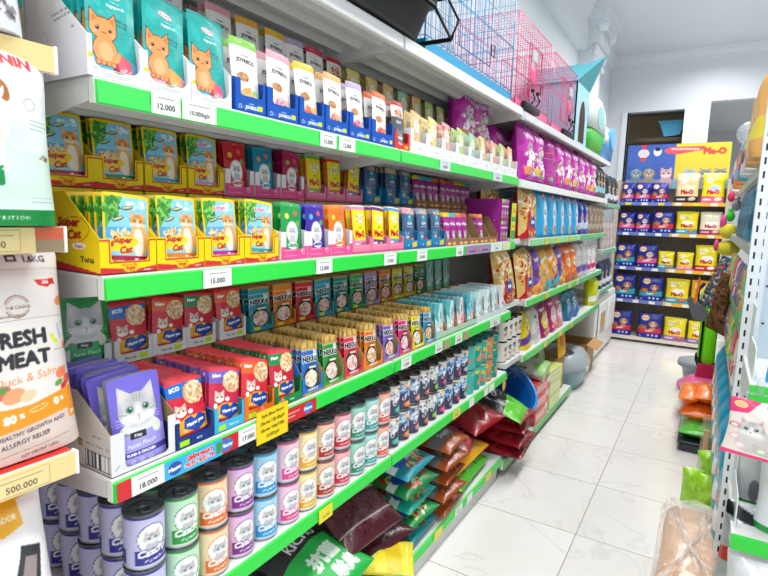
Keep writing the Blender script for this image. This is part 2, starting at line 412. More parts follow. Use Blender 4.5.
def a_joytray(w=118, price=True, pk='e3252c'):
    c = Cv(w, 78, '1456b8'); c.rect(0, 0, w, 5, '0f459a'); c.text('Premium', w*.52, 23, 4.5, 'fff'); c.text('JOYRECO', w*.55, 14, 10.5, 'fff', 0, .04)
    c.ell(14, 13, 5, 5, 'fff', ring=1.2); c.line([(22, 16), (30, 16)], 1, 'cfe0ff'); c.line([(22, 12), (30, 12)], 1, 'cfe0ff')
    if price: c.rect(w-26, 10, w-10, 22, 'd9f01a')
    return c
def a_darkcat():
    c = Cv(85, 165, '55585e'); c.rect(0, 110, 85, 165, 'e7e2da'); c.specks(45, 125, 26, 14, ['c3402f', 'e8d8b8', 'b5533f'], 40, 5, 3); c.text('MEAT', 42, 92, 14, 'f2f2f2', 0, .03)
    c.rect(0, 150, 85, 165, 'c72430'); c.cat(44, 45, 20, '8c9096', '2d2f33', '6f6266', 'd9b13b', body=True); return c
def a_fruit(base='f1efd8', acc='e8c93a', n=1):
    base = mixc(mixc(base, acc, .3), '5a4a20', .08); c = Cv(84, 165, base); c.rect(0, 156, 84, 165, mixc(acc, 'ffffff', .2))
    R = random.Random(n)
    for _ in range(26):
        x, y = R.choice([R.uniform(0, 20), R.uniform(64, 84), R.uniform(0, 84)]), R.uniform(4, 150)
        if 22 < x < 62 and y > 48: continue
        c.ell(x, y, R.uniform(4, 11), R.uniform(3, 7), mixc(acc, R.choice(['ffffff', '7fae3a', 'd84a2a']), .35), R.random()*180)
    c.ell(42, 108, 25, 30, 'ece8d4'); c.ell(42, 108, 25, 30, mixc(acc, '8a7a3a', .4), ring=1); c.text('Hello', 42, 120, 8, '6b7a4a', 0, .0, shear=.2); c.text('snack', 42, 108, 8, '6b7a4a', 0, 0); c.line([(28, 98), (56, 98)], 1, 'a9a98a')
    c.specks(42, 30, 26, 18, [acc, mixc(acc, 'b5301a', .5), 'fff5d8'], 30, 5, n); return c
def a_whitetray(w=150, txt='Hello snack 60g'):
    c = Cv(w, 75, 'f0f0f2'); c.ell(14, 14, 3.5, 3.5, '777', ring=.8); c.text(txt, w*.55, 17, 4.5, '555'); c.line([(w*.25, 10), (w*.8, 10)], .9, '999'); c.line([(w*.25, 6.5), (w*.7, 6.5)], .9, 'aaa'); return c
def a_super(strip='a8143f', word='Tuna', kit=False, n=1, wd=100):
    c = Cv(wd, 150, 'f4c90f'); m = 4.5
    c.rect(m, 10, wd-m, 143, '86cdea'); c.poly([(m, 80), (m, 143), (42, 143), (26, 112)], '57ab3c'); c.specks(18, 122, 16, 22, ['3f8f2c', '7cc653', '2f7d2f'], 50, 5, n)
    c.specks(72, 130, 22, 8, ['cdebf5', 'ffffff', '9ed4ea'], 18, 5, n+1); c.rect(m, 62, 62, 84, '4fa6d8'); c.specks(36, 72, 26, 9, ['e3d8b0', 'f2c27a', 'c98a4a'], 40, 4, n+2)
    if kit: c.text('Kitten', 50, 128, 15, 'e0457a', 6, .03, out='ffffff')
    for x, y, r in ((50, 122 if not kit else 105, 10), (30, 100, 20)): c.ell(x, y, 13, 4.2, '4a5a44', r); c.ell(x, y+.8, 11, 2, 'c9cf9a', r); c.poly([(x-13, y-3), (x-20, y+4-8), (x-19, y+5)], '4a5a44')
    c.ell(74, 62, 20, 34, 'e9b06a'); c.ell(72, 55, 12, 30, 'f6ead8'); c.cat(72, 97, 17, 'e8a458', 'a05a20', 'f0c0a8', '6f7a2a', -4)
    c.ell(38, 52, 34, 13, 'f6cf1c', 12); c.text('Super', 38, 60, 17, 'b51d1a', 0, .05, shear=.2, out='f8dc3a'); c.text('Cat', 44, 41, 18, 'b51d1a', 8, .05, shear=.3, out='f8dc3a'); c.ell(13, 50, 6, 5, 'b51d1a')
    c.rect(m, 10, wd-m, 29, strip); c.text('complete food', 26, 20, 4.5, 'f3d9b0'); c.text(word, 74, 20, 13, 'fff', 4, .04, shear=.25)
    return c
def a_supertray(w=118):
    c = Cv(w, 68, 'f5d80f'); r = 'c8202c'; n0, n1, y = w*.19, w*.84, 24
    c.line([(0, 64), (n0-3, 64), (n0-3, y-2), (n1+3, y-2), (n1+3, 64), (w, 64)], 2.6, r)
    c.text('Net weight 80g', w*.5, y-7, 5, 'c05010', 0, .03); c.poly([(0, 0), (w, 0), (w, 13), (w*.62, 7), (0, 14)], 'd2303a'); c.ell(w*.52, 9, 15, 8, 'f2b91c'); c.text('Super', w*.52, 11, 8, 'b5201a', 0, .03); c.text('Cat', w*.55, 4.5, 7, 'b5201a', 0, .03)
    c.text('COMPLETE', w*.84, 5, 4, 'fff'); return c
def a_superside():
    c = Cv(150, 160, 'f3d410'); c.text('Super', 75, 100, 24, 'b51d1a', 0, .04, shear=.2); c.text('Cat', 88, 76, 24, 'b51d1a', 6, .04, shear=.2); c.ell(85, 84, 42, 26, 'b51d1a', 8, ring=1.4); c.ell(34, 80, 9, 7, 'b51d1a')
    c.ell(98, 53, 17, 7, 'fff'); c.text('Adult', 98, 53, 9, 'c0203a', 0, .03); c.text('Tuna', 118, 28, 17, '2a2a18', 0, .03); c.poly([(0, 0), (150, 0), (150, 3), (0, 24)], 'd2303a'); return c
def a_catchy(base='c8202c', acc='e8c24a'):
    c = Cv(84, 150, base); c.rect(0, 140, 84, 150, mixc(base, 'ffffff', .15)); c.text('Soft', 42, 143, 6, mixc(base, 'ffe08a', .8))
    for x, y, q in ((22, 112, acc), (56, 122, 'e25a4a'), (66, 96, '6ab04a')): c.ell(x, y, 7.5, 7.5, mixc(q, 'ffffff', .2)); c.ell(x, y, 6, 6, q)
    c.ell(42, 68, 24, 31, 'fff'); c.ell(42, 68, 22.5, 29, mixc(base, 'ffffff', .15), ring=1); c.cat(42, 70, 13, 'd3d3d6', '77777c', body=True); c.ell(42, 33, 21, 10, 'ffffff'); c.text('Catchy', 42, 35, 15, base, 0, .05, shear=.2, out='ffffff'); c.rect(0, 8, 84, 22, base); c.text('Tuna flavour', 42, 15, 6, 'ffffff')
    return c
def a_pinktray(w=112, pink='ee4f93'):
    c = Cv(w, 74, 'f7f1f3'); c.rect(0, 0, w, 34, pink)
    c.text('80g', w*.78, 22, 7, 'fff', 0, .02); c.ell(w*.82, 20, 8, 8, 'fff', ring=1); c.line([(12, 24), (w*.55, 24)], 1.2, 'fad2e2'); c.line([(12, 17), (w*.5, 17)], 1.2, 'fad2e2'); c.line([(12, 10), (w*.58, 10)], 1.2, 'fad2e2'); return c
def a_meo(top='6fae2f', fish='e2564a', n=1):
    c = Cv(84, 150, 'f2e214'); c.rect(0, 136, 84, 150, top); c.rect(0, 146, 84, 150, 'e9e4dc')
    c.rect(0, 20, 7, 136, 'cf2a2f'); c.specks(46, 108, 26, 18, ['f7f3b0', 'dfe08a', 'c9a93a', 'fffbe0'], 26, 6, n); c.cat(52, 104, 12, 'f2ead0', 'b59a5a')
    c.text('Me-O', 44, 58, 27, 'c8161d', 0, .07, sx=.85); c.text('Delite', 46, 80, 7, '6a5a10', 0, .02)
    c.rect(0, 0, 84, 38, mixc(top, 'ffffff', .1)); c.ell(58, 22, 15, 10, fish, 12); c.ell(58, 24, 9, 4, mixc(fish, 'ffffff', .5), 12); c.ell(20, 24, 12, 5, 'ffffff', 10); return c
def a_meotray(w=112):
    c = Cv(w, 60, 'ee7fa6'); c.rect(0, 0, w, 8, 'd65a88'); c.line([(8, 26), (w-10, 26)], 1.2, 'fbd7e4'); c.line([(8, 20), (w*.6, 20)], 1.2, 'fbd7e4'); return c
def a_slate(acc='d8425a', top='31506f', n=1):
    c = Cv(88, 150, '44638c'); c.rect(0, 128, 88, 150, top); c.specks(50, 136, 30, 10, NOOD, 30, 4, n); c.ell(50, 112, 14, 16, '2a9fb5'); c.text('Cat', 50, 118, 9, 'fff', 0, .03)
    c.text('SLATE', 48, 92, 13, 'e9eef4', 0, .04); c.line([(24, 80), (72, 80)], 1.5, 'b9c9dc'); c.cat(26, 46, 14, '8f9298', '4a4d52', body=True); c.poly([(44, 14), (82, 20), (84, 42), (50, 36)], acc); c.rect(0, 0, 88, 8, '35527a'); return c
def a_slatetray(w=125):
    c = Cv(w, 70, '1d86bd'); c.rect(0, 0, w, 14, '156a9c'); c.text('cat', w*.3, 18, 10, 'd7eef8'); c.poly([(w*.55, 8), (w*.88, 12), (w*.86, 34), (w*.56, 30)], 'e8c83a'); return c
def a_magenta(acc='f0d51e', n=1):
    c = Cv(70, 140, 'a31a8c'); c.rect(0, 122, 70, 140, acc); c.text('Whiskas', 36, 92, 16, 'fff', 0, .05, shear=.15); c.ell(36, 92, 30, 15, 'd45ac0', ring=1.5); c.cat(36, 46, 15, 'c9c9cc', '6f6f74', body=True); c.rect(0, 0, 70, 12, 'c63aa8'); c.specks(50, 24, 12, 8, ['7fbf3a', 'e8e0a0'], 12, 4, n); return c
def a_browntray(w=120):
    c = Cv(w, 60, '9a7650'); c.rect(w*.1, 3, w*.9, 26, 'a8248f')
    for i in range(2): x = w*(.3+.4*i); c.ell(x, 14, w*.15, 9, 'f2e01c'); c.text('Tasty', x, 14, 7, 'c02030', 0, .03)
    return c
def a_boxcan():
    c = Cv(120, 115, '9d2390'); 
    for i in range(3): x = 20+i*40; c.rect(x-18, 92, x+18, 115, ['e8c93a', '3fb0d8', 'd84a8a'][i]); c.text('Whiskas', x, 74, 12, 'fff', 0, .04); c.ell(x, 40, 11, 12, 'c9c3bd'); c.ell(x, 18, 12, 7, ['7fbf3a', 'd87a4a', '7fbf3a'][i]); c.line([(x+20, 0), (x+20, 115)], 1.4, '6d1464')
    return c
def a_catbig(base='1f9a3a', low='35b86a', name='Cat Flakes'):
    c = Cv(118, 185, base); c.ell(60, 60, 52, 36, 'e6e6e8'); c.cat(59, 112, 44, 'cfcfd2', '7c7c80', 'e3cfcb', '2d8a5c'); c.ell(24, 44, 16, 26, '8a8a8e')
    c.rect(0, 0, 118, 62, low); c.poly([(0, 62), (118, 50), (118, 70)], low); c.rect(34, 54, 70, 68, '25282c'); c.text('Kitty', 52, 61, 9, 'fff', 0, .03); c.ell(98, 66, 11, 11, 'e2ecd8')
    c.text('Petite Pouch', 58, 42, 13, 'f3f5ff', 3, .01, shear=.25); c.rect(0, 18, 118, 30, mixc(base, '1a1050', .45)); c.text('TUNA & CHICKEN', 54, 24, 8, 'fff', 0, .04)
    for x in (34, 54, 74): c.ell(x, 8, 4, 4, 'ffffff', ring=1)
    return c
def a_beigeside():
    c = Cv(200, 180, 'cfc8bd'); c.bars(118, 8, 196, 46, 5); c.line([(118, 46), (196, 46)], 1.6, '333'); c.line([(118, 7), (196, 7)], 1.6, '333'); c.text('KIT CAT', 160, 84, 7, '555'); c.text('TUNA & CHICKEN IN JELLY', 150, 62, 4.6, '555'); c.line([(128, 56), (180, 56)], 1, '777'); c.ell(190, 64, 5, 5, '666', ring=1); c.rect(96, 50, 110, 66, '3a342c'); c.rect(98, 52, 108, 64, 'c98a3a'); return c
def a_kittray():
    c = Cv(140, 84, 'e9e8ec'); c.line([(20, 70), (120, 70)], .8, 'cfcfd6'); c.line([(8, 12), (16, 20)], 1, '555'); return c
def a_meow(corner='1668c0', strip='2f3fa8', base='d5203a', word='ECO', n=1):
    c = Cv(92, 138, base); c.poly([(0, 138), (92, 138), (92, 118), (46, 100), (0, 104)], corner); c.text(word, 20, 121, 12, 'fff', 4, .05)
    c.specks(64, 106, 27, 25, NOOD, 190, 4.2, n, 'd9a878'); c.rect(0, 131, 92, 138, mixc(base, 'ff4030', .3)); c.poly([(0, 131), (60, 131), (50, 126), (0, 126)], corner)
    c.poly([(8, 44), (40, 58), (92, 54), (92, 18), (34, 6), (6, 22)], 'f2b01e'); c.ell(54, 12, 60, 11, base)
    c.cat(27, 70, 14, 'f5dfd0', '9a6a4a'); c.ell(16, 52, 5, 6, 'fff'); c.ell(50, 66, 6, 5, 'fff')
    c.poly([(28, 34), (32, 52), (50, 56), (58, 48), (70, 58), (88, 50), (86, 34), (58, 20)], '1b46a8'); c.text('Meow you', 58, 41, 11, 'fff', 9, .05, sx=.95); c.text('me', 30, 28, 7, 'fff'); c.poly([(16, 0), (92, 8), (92, 24), (26, 12)], strip); c.text('SALMON', 62, 12, 5.5, 'fff', 5, .02); return c
def a_meowtray(w=105, base='16357f', txt='ECO', price=True):
    c = Cv(w, 66, base); c.text(txt, w*.62, 12, 8, mixc(base, 'ffffff', .92), 0, .03); c.line([(8, 25), (w*.3, 25)], 1, mixc(base, 'ffffff', .5))
    if price: c.rect(w*.12, 5, w*.36, 18, 'b7ee1c')
    return c
def a_nekko(base='1c78c8', meat='f4c9c0', n=1, gold=True):
    c = Cv(82, 148, base); c.rect(0, 124 if gold else 140, 82, 148, 'c29a4c'); gold and [c.glow(8+11*j, 138+3*((j*7) % 3-1), 7, 12, ['e9cf90', '8a6426', 'f3e2b0'][(j*5+n) % 3], .6) for j in range(8)]  # foil highlights and darker folds are painted into the gold top
    c.glow(41, 60, 50, 70, '000000', .25); c.text('NEKKO', 42, 98, 23, '101010', 0, .06, sx=.95, out=mixc(base, 'ffffff', .9)); c.line([(0, 123), (82, 123)], 1.5, mixc(base, 'ffffff', .6)); c.text('Real', 16, 116, 8, 'c02030', 0, .03); c.ell(40, 42, 34, 32, '2a211c')
    c.cat(66, 112, 10, 'f2f2f0', '9a9a9a'); c.specks(40, 40, 26, 22, [meat, mixc(meat, 'ffffff', .5), mixc(meat, 'a04030', .35)], 60, 6, n+1, 'f6e9dc'); c.ell(40, 40, 29, 25, 'f6f0e6', ring=2.5)
    c.rect(0, 0, 82, 12, mixc(base, '000000', .15)); c.rect(30, 70, 66, 76, 'f4e9c0'); return c
def a_nekkotray(w=115, base='1c78c8'):
    c = Cv(w, 78, base); c.text('NEKKO', w*.5, 22, 14, mixc(base, 'ffffff', .85), 0, .05); c.rect(0, 0, w, 10, 'b08a58'); c.rect(w*.1, 2, w*.4, 8, 'd8c33a'); return c
def a_mint(base='bfe3df', acc='e98a7a', n=1):
    c = Cv(80, 140, base); c.poly([(0, 140), (0, 84), (24, 60), (28, 100), (50, 140)], mixc(base, '0c8f9c', .62 if n < 4 else .2)); c.line([(60, 60), (64, 130)], 3, mixc(base, '2a3a40', .35)); c.text('ciao', 50, 92, 20, '22343a', 78, .03); c.text('it', 30, 96, 15, 'fff', 80, .04)
    c.specks(52, 42, 20, 16, [acc, mixc(acc, 'ffffff', .5), 'ffffff'], 30, 6, n); c.rect(0, 0, 80, 20, mixc(base, '39b04a', .45)); c.ell(20, 34, 10, 7, 'fff'); return c
def a_can(base='c9c8ea', acc='2a2c8c', words='Tuna', n=1):
    W = 250; c = Cv(W, 118, base); c.rect(0, 112, W, 118, acc); c.rect(0, 0, W, 3, 'b9bcc4')
    for cx in (125, 10): 
        c.rect(cx-34 if cx > 50 else 0, 8, cx+60, 42, acc)
        c.ell(cx+2, 66, 30, 34, acc); c.ell(cx+2, 66, 28, 32, 'f7f6f2'); c.cat(cx+2, 66, 16, 'cfcfd3', '6d6d72', body=True); c.rect(cx-34, 8, cx+60, 36, acc)
        c.text('Catchy', cx+4, 37, 22, 'fff', 8, .06, shear=.25, out=acc); c.text('Original flavour', cx+10, 18, 7.5, 'fff', 5, .02, shear=.2)
    c.rect(196, 12, 226, 60, 'f3f3f0'); c.bars(198, 14, 224, 30, n); c.line([(70, 20), (70, 108)], 1, mixc(base, '444444', .4)); c.line([(74, 20), (74, 108)], 1, mixc(base, '444444', .3)); return c
def a_navycan(acc='e8862a', big='f3c9a0', fl='5fa0dc', base='3a3c60', n=1):
    c = Cv(210, 118, base); c.rect(0, 108, 210, 118, 'd9d3cc')
    for cx in (105, 0, 210):
        c.specks(cx-6, 84, 34, 26, [fl, mixc(fl, 'ffffff', .5), 'f5f5f8', mixc(fl, '101030', .4)], 34, 9, n); c.specks(cx+14, 100, 24, 12, [big, 'f6ead8', '8a6a58'], 18, 8, n+2)
        c.text('Cat', cx-6, 52, 18, 'f2f2f6', 70, .03); c.line([(cx+12, 30), (cx+12, 66)], 1.4, 'c9c9d8'); c.ell(cx+14, 22, 22, 13, acc); c.ell(cx+10, 24, 9, 6, mixc(acc, 'ffffff', .4))
    c.rect(0, 0, 210, 6, '26273d'); return c
def a_teatin(base='1da79b', acc='f0985a', n=1):
    c = Cv(210, 118, base); R = random.Random(n)
    for _ in range(26): x, y = R.uniform(0, 210), R.uniform(5, 112); c.rect(x, y, x+R.uniform(12, 26), y+R.uniform(8, 22), R.choice([acc, acc, base, 'e9d23a', 'ef7a66', '47c0b4']))
    for cx in (30, 105, 180): c.ell(cx, 44, 16, 20, acc); c.ell(cx+4, 66, 11, 12, acc); c.rect(cx-12, 92, cx+14, 100, '9fd8d2')
    return c
def a_whitecan(n=1):
    c = Cv(210, 118, 'efeae4'); 
    for cx in (20, 90, 160): c.specks(cx+10, 40, 16, 16, ['e8b07a', 'd98a6a', 'f2d9c0'], 26, 5, n); c.ell(cx+4, 76, 13, 15, '2b2623'); c.ell(cx+4, 72, 7, 7, 'd8cfc6'); c.text('cat', cx+28, 82, 11, '333', 70, .03)
    return c
def a_wisbag(n=1, acc='f08a4a'):
    c = Cv(240, 350, 'b818a0', 1.2); c.rect(0, 336, 240, 350, '8f1078'); c.poly([(0, 190), (110, 330), (140, 330), (60, 120)], 'c93ab0'); c.text('Whiskas', 120, 262, 52, 'e9c8e6', 0, .05, shear=.1)
    c.glow(150, 300, 60, 90, 'e070d0', .4); c.specks(110, 130, 90, 100, ['e9c9e4', 'ffffff', 'd87ac6', 'b58a7a', 'f3e3ee'], 60, 16, n); c.cat(120, 160, 42, 'e6e0de', '7d7070'); c.rect(20, 30, 90, 78, acc); c.rect(110, 24, 180, 70, ['5ab0e0', '3a9a5a', '7a58c0'][n % 3]); c.specks(180, 60, 40, 30, ['f2d6ea', 'c9489f', 'fff'], 22, 12, n+1); return c
def a_wisback():
    c = Cv(240, 350, 'a8148c', 1.2); c.rect(10, 210, 230, 214, 'e8864a'); c.rect(10, 170, 230, 174, 'e8864a')
    for y in range(60, 160, 9): c.line([(20, y), (210, y)], 2, 'c14aab')
    c.bars(30, 20, 110, 48); return c
def a_skybag(n=1):
    c = Cv(200, 330, '31a3dc', 1.2); c.rect(0, 306, 200, 330, '1f86c4'); c.ell(100, 276, 34, 30, 'd2202c'); c.text('me', 100, 276, 26, 'fff', 0, .05); c.poly([(60, 0), (140, 0), (150, 230), (90, 240)], 'bfe3f2'); c.cat(112, 150, 34, 'dcdcdc', '5c6a74', body=True); c.specks(118, 46, 34, 26, ['c98a4a', 'a8672f', 'e3b478'], 50, 7, n, 'b9803f'); c.rect(0, 0, 200, 14, '1f86c4'); return c
def a_goldbag(base='c9222c', n=1):
    c = Cv(220, 320, base, 1.2); c.poly([(0, 320), (70, 320), (30, 60), (0, 20)], 'e3c273'); c.specks(40, 200, 40, 100, ['f3e2b0', 'd9a94a', 'c22a30', 'fff6df'], 40, 12, n+4); c.poly([(60, 320), (220, 320), (220, 40), (120, 90)], 'e3c273'); c.specks(130, 200, 70, 80, ['f3e2b0', 'd9a94a', 'c22a30', 'fff6df', '8fae3a'], 80, 14, n); c.ell(112, 96, 46, 34, '1c3f9a'); c.text('Dish', 112, 96, 28, 'fff', 0, .05); c.specks(110, 30, 80, 24, ['c9222c', 'e9c070', 'b5301a'], 50, 10, n+1); return c
def a_dogbag(base='f08a1c', acc='2ab0b4', strip='6a3a9c', n=1):
    c = Cv(200, 320, base, 1.2); c.rect(0, 300, 200, 320, mixc(base, '000000', .15)); c.poly([(0, 0), (200, 0), (200, 110), (0, 60)], acc); c.dog(110, 160, 46, 'e0b078'); c.text('Natura', 96, 256, 34, 'fff', 0, .05); c.poly([(0, 60), (200, 110), (200, 128), (0, 78)], strip); c.specks(60, 36, 36, 20, ['8a5a2f', 'b57a3f'], 30, 7, n); return c
def a_pinkbag(base='c01c7a', n=1, light='f3d6e2'):
    c = Cv(200, 250, base, 1.2); c.ell(100, 130, 70, 66, light); c.cat(100, 130, 38, 'e9e4e2', '7d7070'); c.text('Minino', 100, 216, 30, 'fff', 0, .05); c.specks(100, 40, 70, 24, ['f2d03a', '7dae3a', 'e05a4a', 'fff'], 40, 9, n); return c
def a_pedi(accent='d9273f', pup='c98f56', n=1):
    c = Cv(200, 270, '14278f', 1.4); c.rect(0, 256, 200, 270, '0f1d70'); c.ell(60, 210, 34, 30, 'e8c9a0'); c.ell(60, 210, 30, 26, 'f2e2c8'); c.rect(30, 203, 90, 217, 'd9a560'); c.poly([(40, 250), (80, 250), (74, 232), (46, 232)], 'd2202c')
    c.poly([(0, 90), (200, 110), (200, 56), (0, 46)], accent); c.dog(130, 148, 34, pup); c.ell(128, 96, 26, 18, pup); c.specks(40, 108, 38, 22, ['b5702f', '8f4f1f', 'd9a05a'], 60, 8, n, '9a5a28')
    for x in (96, 130, 164): c.ell(x, 28, 9, 12, 'c9d3f0'); 
    c.text('PUPPY', 100, 74, 22, 'fff', 3, .04); c.text('1.3kg', 26, 20, 14, 'dfe4ff', 0, .02); return c
def a_meobag(base='f3dc10', low='49a5b8', fish='d63a2a', txt='Me-O', tc='c8161d', belly='f6f0e2', n=1):
    c = Cv(190, 260, base, 1.4); c.rect(0, 246, 190, 260, mixc(base, 'ffffff', .2)); c.cat(58, 190, 26, 'f3e6cc', 'a9895a'); c.specks(120, 200, 34, 24, [mixc(base, 'ffffff', .4), mixc(base, 'a07a10', .25), '9fc23a'], 24, 8, n); c.ell(104, 120, 52, 36, belly) if belly else None
    c.text(txt, 96, 94, 50, tc, 0, .07, sx=.85); c.rect(0, 0, 190, 56, low); c.ell(140, 34, 32, 16, fish, 8); c.ell(140, 38, 20, 7, mixc(fish, 'ffffff', .45), 8); c.rect(14, 20, 86, 34, mixc(low, 'ffffff', .75)); return c
def a_plainbag(base, acc, lbl, tc='fff', n=1, w=200, h=280, blob=None):
    c = Cv(w, h, base, 1.2); c.rect(0, h*.94, w, h, mixc(base, '000000', .12)); c.poly([(0, h*.3), (w, h*.42), (w, h*.2), (0, h*.12)], acc); c.text(lbl, w/2, h*.74, w*.17, tc, 0, .05)
    c.specks(w*.5, h*.48, w*.3, h*.14, blob or [mixc(base, 'ffffff', .5), acc, 'f3e6cc', mixc(acc, '000000', .3)], 50, 9, n); c.line([(w*.2, h*.08), (w*.8, h*.08)], 3, mixc(base, 'ffffff', .6)); return c
# ------------------------------------------------------------------ setting
def nmat(name):
    m = bpy.data.materials.new(name); m.use_nodes = True; return m, m.node_tree, m.node_tree.nodes['Principled BSDF']
def floor_mat():
    m, nt, b = nmat('marble_tiles'); N = nt.nodes.new; L = nt.links.new
    g = N('ShaderNodeNewGeometry'); sp = N('ShaderNodeSeparateXYZ'); L(g.outputs['Position'], sp.inputs[0])
    def math_(op, a, bb=None):
        n = N('ShaderNodeMath'); n.operation = op
        for i, q in enumerate((a, bb)):
            if q is None: continue
            if isinstance(q, (int, float)): n.inputs[i].default_value = q
            else: L(q, n.inputs[i])
        return n.outputs[0]
    ms = []
    for ax, off in (('X', .44), ('Y', -2.67+6)):
        a = math_('DIVIDE', math_('ADD', sp.outputs[ax], off), .6); f = math_('FRACT', a); d = math_('ABSOLUTE', math_('SUBTRACT', f, .5)); ms.append(math_('GREATER_THAN', d, .4962))
    grout = math_('MAXIMUM', *ms)
    fl = [math_('FLOOR', math_('DIVIDE', math_('ADD', sp.outputs[a], o), .6)) for a, o in (('X', .44), ('Y', 3.33))]
    cb = N('ShaderNodeCombineXYZ'); L(fl[0], cb.inputs[0]); L(fl[1], cb.inputs[1]); wn = N('ShaderNodeTexWhiteNoise'); L(cb.outputs[0], wn.inputs['Vector'])
    va = N('ShaderNodeVectorMath'); va.operation = 'MULTIPLY_ADD'; L(wn.outputs['Color'], va.inputs[0]); va.inputs[1].default_value = (9, 9, 9); L(g.outputs['Position'], va.inputs[2])
    n1 = N('ShaderNodeTexNoise'); n1.inputs['Scale'].default_value = 1.6; n1.inputs['Detail'].default_value = 6; n1.inputs['Distortion'].default_value = 1.6; L(va.outputs[0], n1.inputs['Vector'])
    v = math_('ABSOLUTE', math_('SUBTRACT', n1.outputs['Fac'], .5)); r = N('ShaderNodeMapRange'); L(v, r.inputs[0]); r.inputs[1].default_value = 0; r.inputs[2].default_value = .02; r.inputs[3].default_value = .35; r.inputs[4].default_value = 0
    n2 = N('ShaderNodeTexNoise'); n2.inputs['Scale'].default_value = 1.1; n2.inputs['Detail'].default_value = 3; L(va.outputs[0], n2.inputs['Vector'])
    cr = N('ShaderNodeValToRGB'); cr.color_ramp.elements[0].position = .35; cr.color_ramp.elements[0].color = (*lin(hx('e9e5e0')), 1); cr.color_ramp.elements[1].position = .68; cr.color_ramp.elements[1].color = (*lin(hx('f4f2f0')), 1); L(n2.outputs['Fac'], cr.inputs[0])
    mx = N('ShaderNodeMix'); mx.data_type = 'RGBA'; L(r.outputs[0], mx.inputs[0]); L(cr.outputs[0], mx.inputs[6]); mx.inputs[7].default_value = (*lin(hx('c9c6c3')), 1)
    mg = N('ShaderNodeMix'); mg.data_type = 'RGBA'; L(grout, mg.inputs[0]); L(mx.outputs[2], mg.inputs[6]); mg.inputs[7].default_value = (*lin(hx('948b82')), 1)
    L(mg.outputs[2], b.inputs['Base Color']); b.inputs['Roughness'].default_value = .16; b.inputs['Specular IOR Level'].default_value = .6
    rr = N('ShaderNodeMapRange'); L(grout, rr.inputs[0]); rr.inputs[3].default_value = .14; rr.inputs[4].default_value = .7; L(rr.outputs[0], b.inputs['Roughness'])
    return m
def wall_mat(name, col, rough=.6):
    m, nt, b = nmat(name); N = nt.nodes.new; n = N('ShaderNodeTexNoise'); n.inputs['Scale'].default_value = 3; n.inputs['Detail'].default_value = 4
    g = N('ShaderNodeNewGeometry'); nt.links.new(g.outputs['Position'], n.inputs['Vector']); cr = N('ShaderNodeValToRGB'); c = lin(hx(col))
    cr.color_ramp.elements[0].color = (*(c*.97), 1); cr.color_ramp.elements[1].color = (*np.minimum(c*1.02, 1), 1); nt.links.new(n.outputs['Fac'], cr.inputs[0]); nt.links.new(cr.outputs[0], b.inputs['Base Color'])
    b.inputs['Roughness'].default_value = rough; return m
MATS['floor'] = floor_mat(); MATS['wallp'] = wall_mat('wall_paint', 'e2e7eb'); MATS['ceil'] = wall_mat('ceiling_paint', 'dde3e9'); MATS['dimwall'] = wall_mat('far_room_paint', 'd3d8dd'); MATS['shade'] = wall_mat('storeroom_shade', '5a5f5c')  # the storeroom's unlit gloom is put into its dark grey wall colour
XL, XR, Y0, Y1, ZC = -1.45, 3.4, -2.5, 8.6, 3.88
def sbox(name, *a, m='wallp'): b = MB(); b.box(*a, 'fff', m); return struct(b.build(name))
sbox('floor', XL-.2, Y0, -.1, XR+.2, 13, 0, m='floor')
sbox('ceiling', XL-.2, Y0, ZC, XR+.2, 13, ZC+.1, m='ceil')
sbox('wall_left', XL-.15, Y0, 0, XL, Y1, ZC)
sbox('wall_right', XR, Y0, 0, XR+.15, Y1, ZC)
DX0, DX1, DZ, OX0, OX1, OZ = -1.18, -.46, 3.12, -.16, 1.4, 3.2
sbox('trim_1', XL, Y0, 3.44, XL+.1, 6.45, ZC)      # beam along the wall
b = MB()
for a in ((XL, Y1, 0, DX0, Y1+.15, ZC), (DX0, Y1, DZ, DX1, Y1+.15, ZC), (DX1, Y1, 0, OX0, Y1+.15, ZC), (OX0, Y1, OZ, OX1, Y1+.15, ZC), (OX1, Y1, 0, XR, Y1+.15, ZC)): b.box(*a, 'fff', 'wallp')
struct(b.build('wall_back'))
b = MB(); b.box(DX0-.07, Y1-.02, 0, DX0, Y1+.17, DZ+.0, 'f4f6f8', 'paint'); b.box(DX1, Y1-.02, 0, DX1+.05, Y1+.17, DZ, 'f4f6f8', 'paint'); struct(b.build('trim_2'))
b = MB()
prof = [(0, 0), (.12, 0), (.12, -.015), (.085, -.022), (.08, -.05), (.05, -.09), (.035, -.1), (.03, -.13), (0, -.14)]
b.prism([(Y1-a, ZC+z) for a, z in prof], XL, XR, 'f6f8fa', 'wallp', axis='x'); struct(b.build('trim_3'))
b = MB(); b.prism([(XL+.1+a*.8, ZC+z) for a, z in prof], Y0, 6.45, 'f3f5f7', 'wallp', axis='y'); b.prism([(XL+a*.8, ZC+z) for a, z in prof], 6.95, Y1, 'f3f5f7', 'wallp', axis='y'); struct(b.build('trim_4'))
# rooms beyond the back wall
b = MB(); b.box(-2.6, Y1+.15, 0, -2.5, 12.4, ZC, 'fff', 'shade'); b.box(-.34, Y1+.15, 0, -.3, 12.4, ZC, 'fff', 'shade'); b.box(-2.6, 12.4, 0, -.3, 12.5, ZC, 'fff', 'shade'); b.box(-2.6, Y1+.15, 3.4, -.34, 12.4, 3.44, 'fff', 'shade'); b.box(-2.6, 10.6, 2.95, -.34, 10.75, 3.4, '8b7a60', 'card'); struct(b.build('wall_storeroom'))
b = MB(); b.box(-.3, 12.4, 0, XR, 12.5, ZC, 'fff', 'dimwall'); b.box(XR, Y1+.15, 0, XR+.1, 12.5, ZC, 'fff', 'dimwall'); b.box(-.3, Y1+.15, 3.32, XR, 12.4, 3.36, 'fff', 'dimwall'); struct(b.build('wall_second_room'))
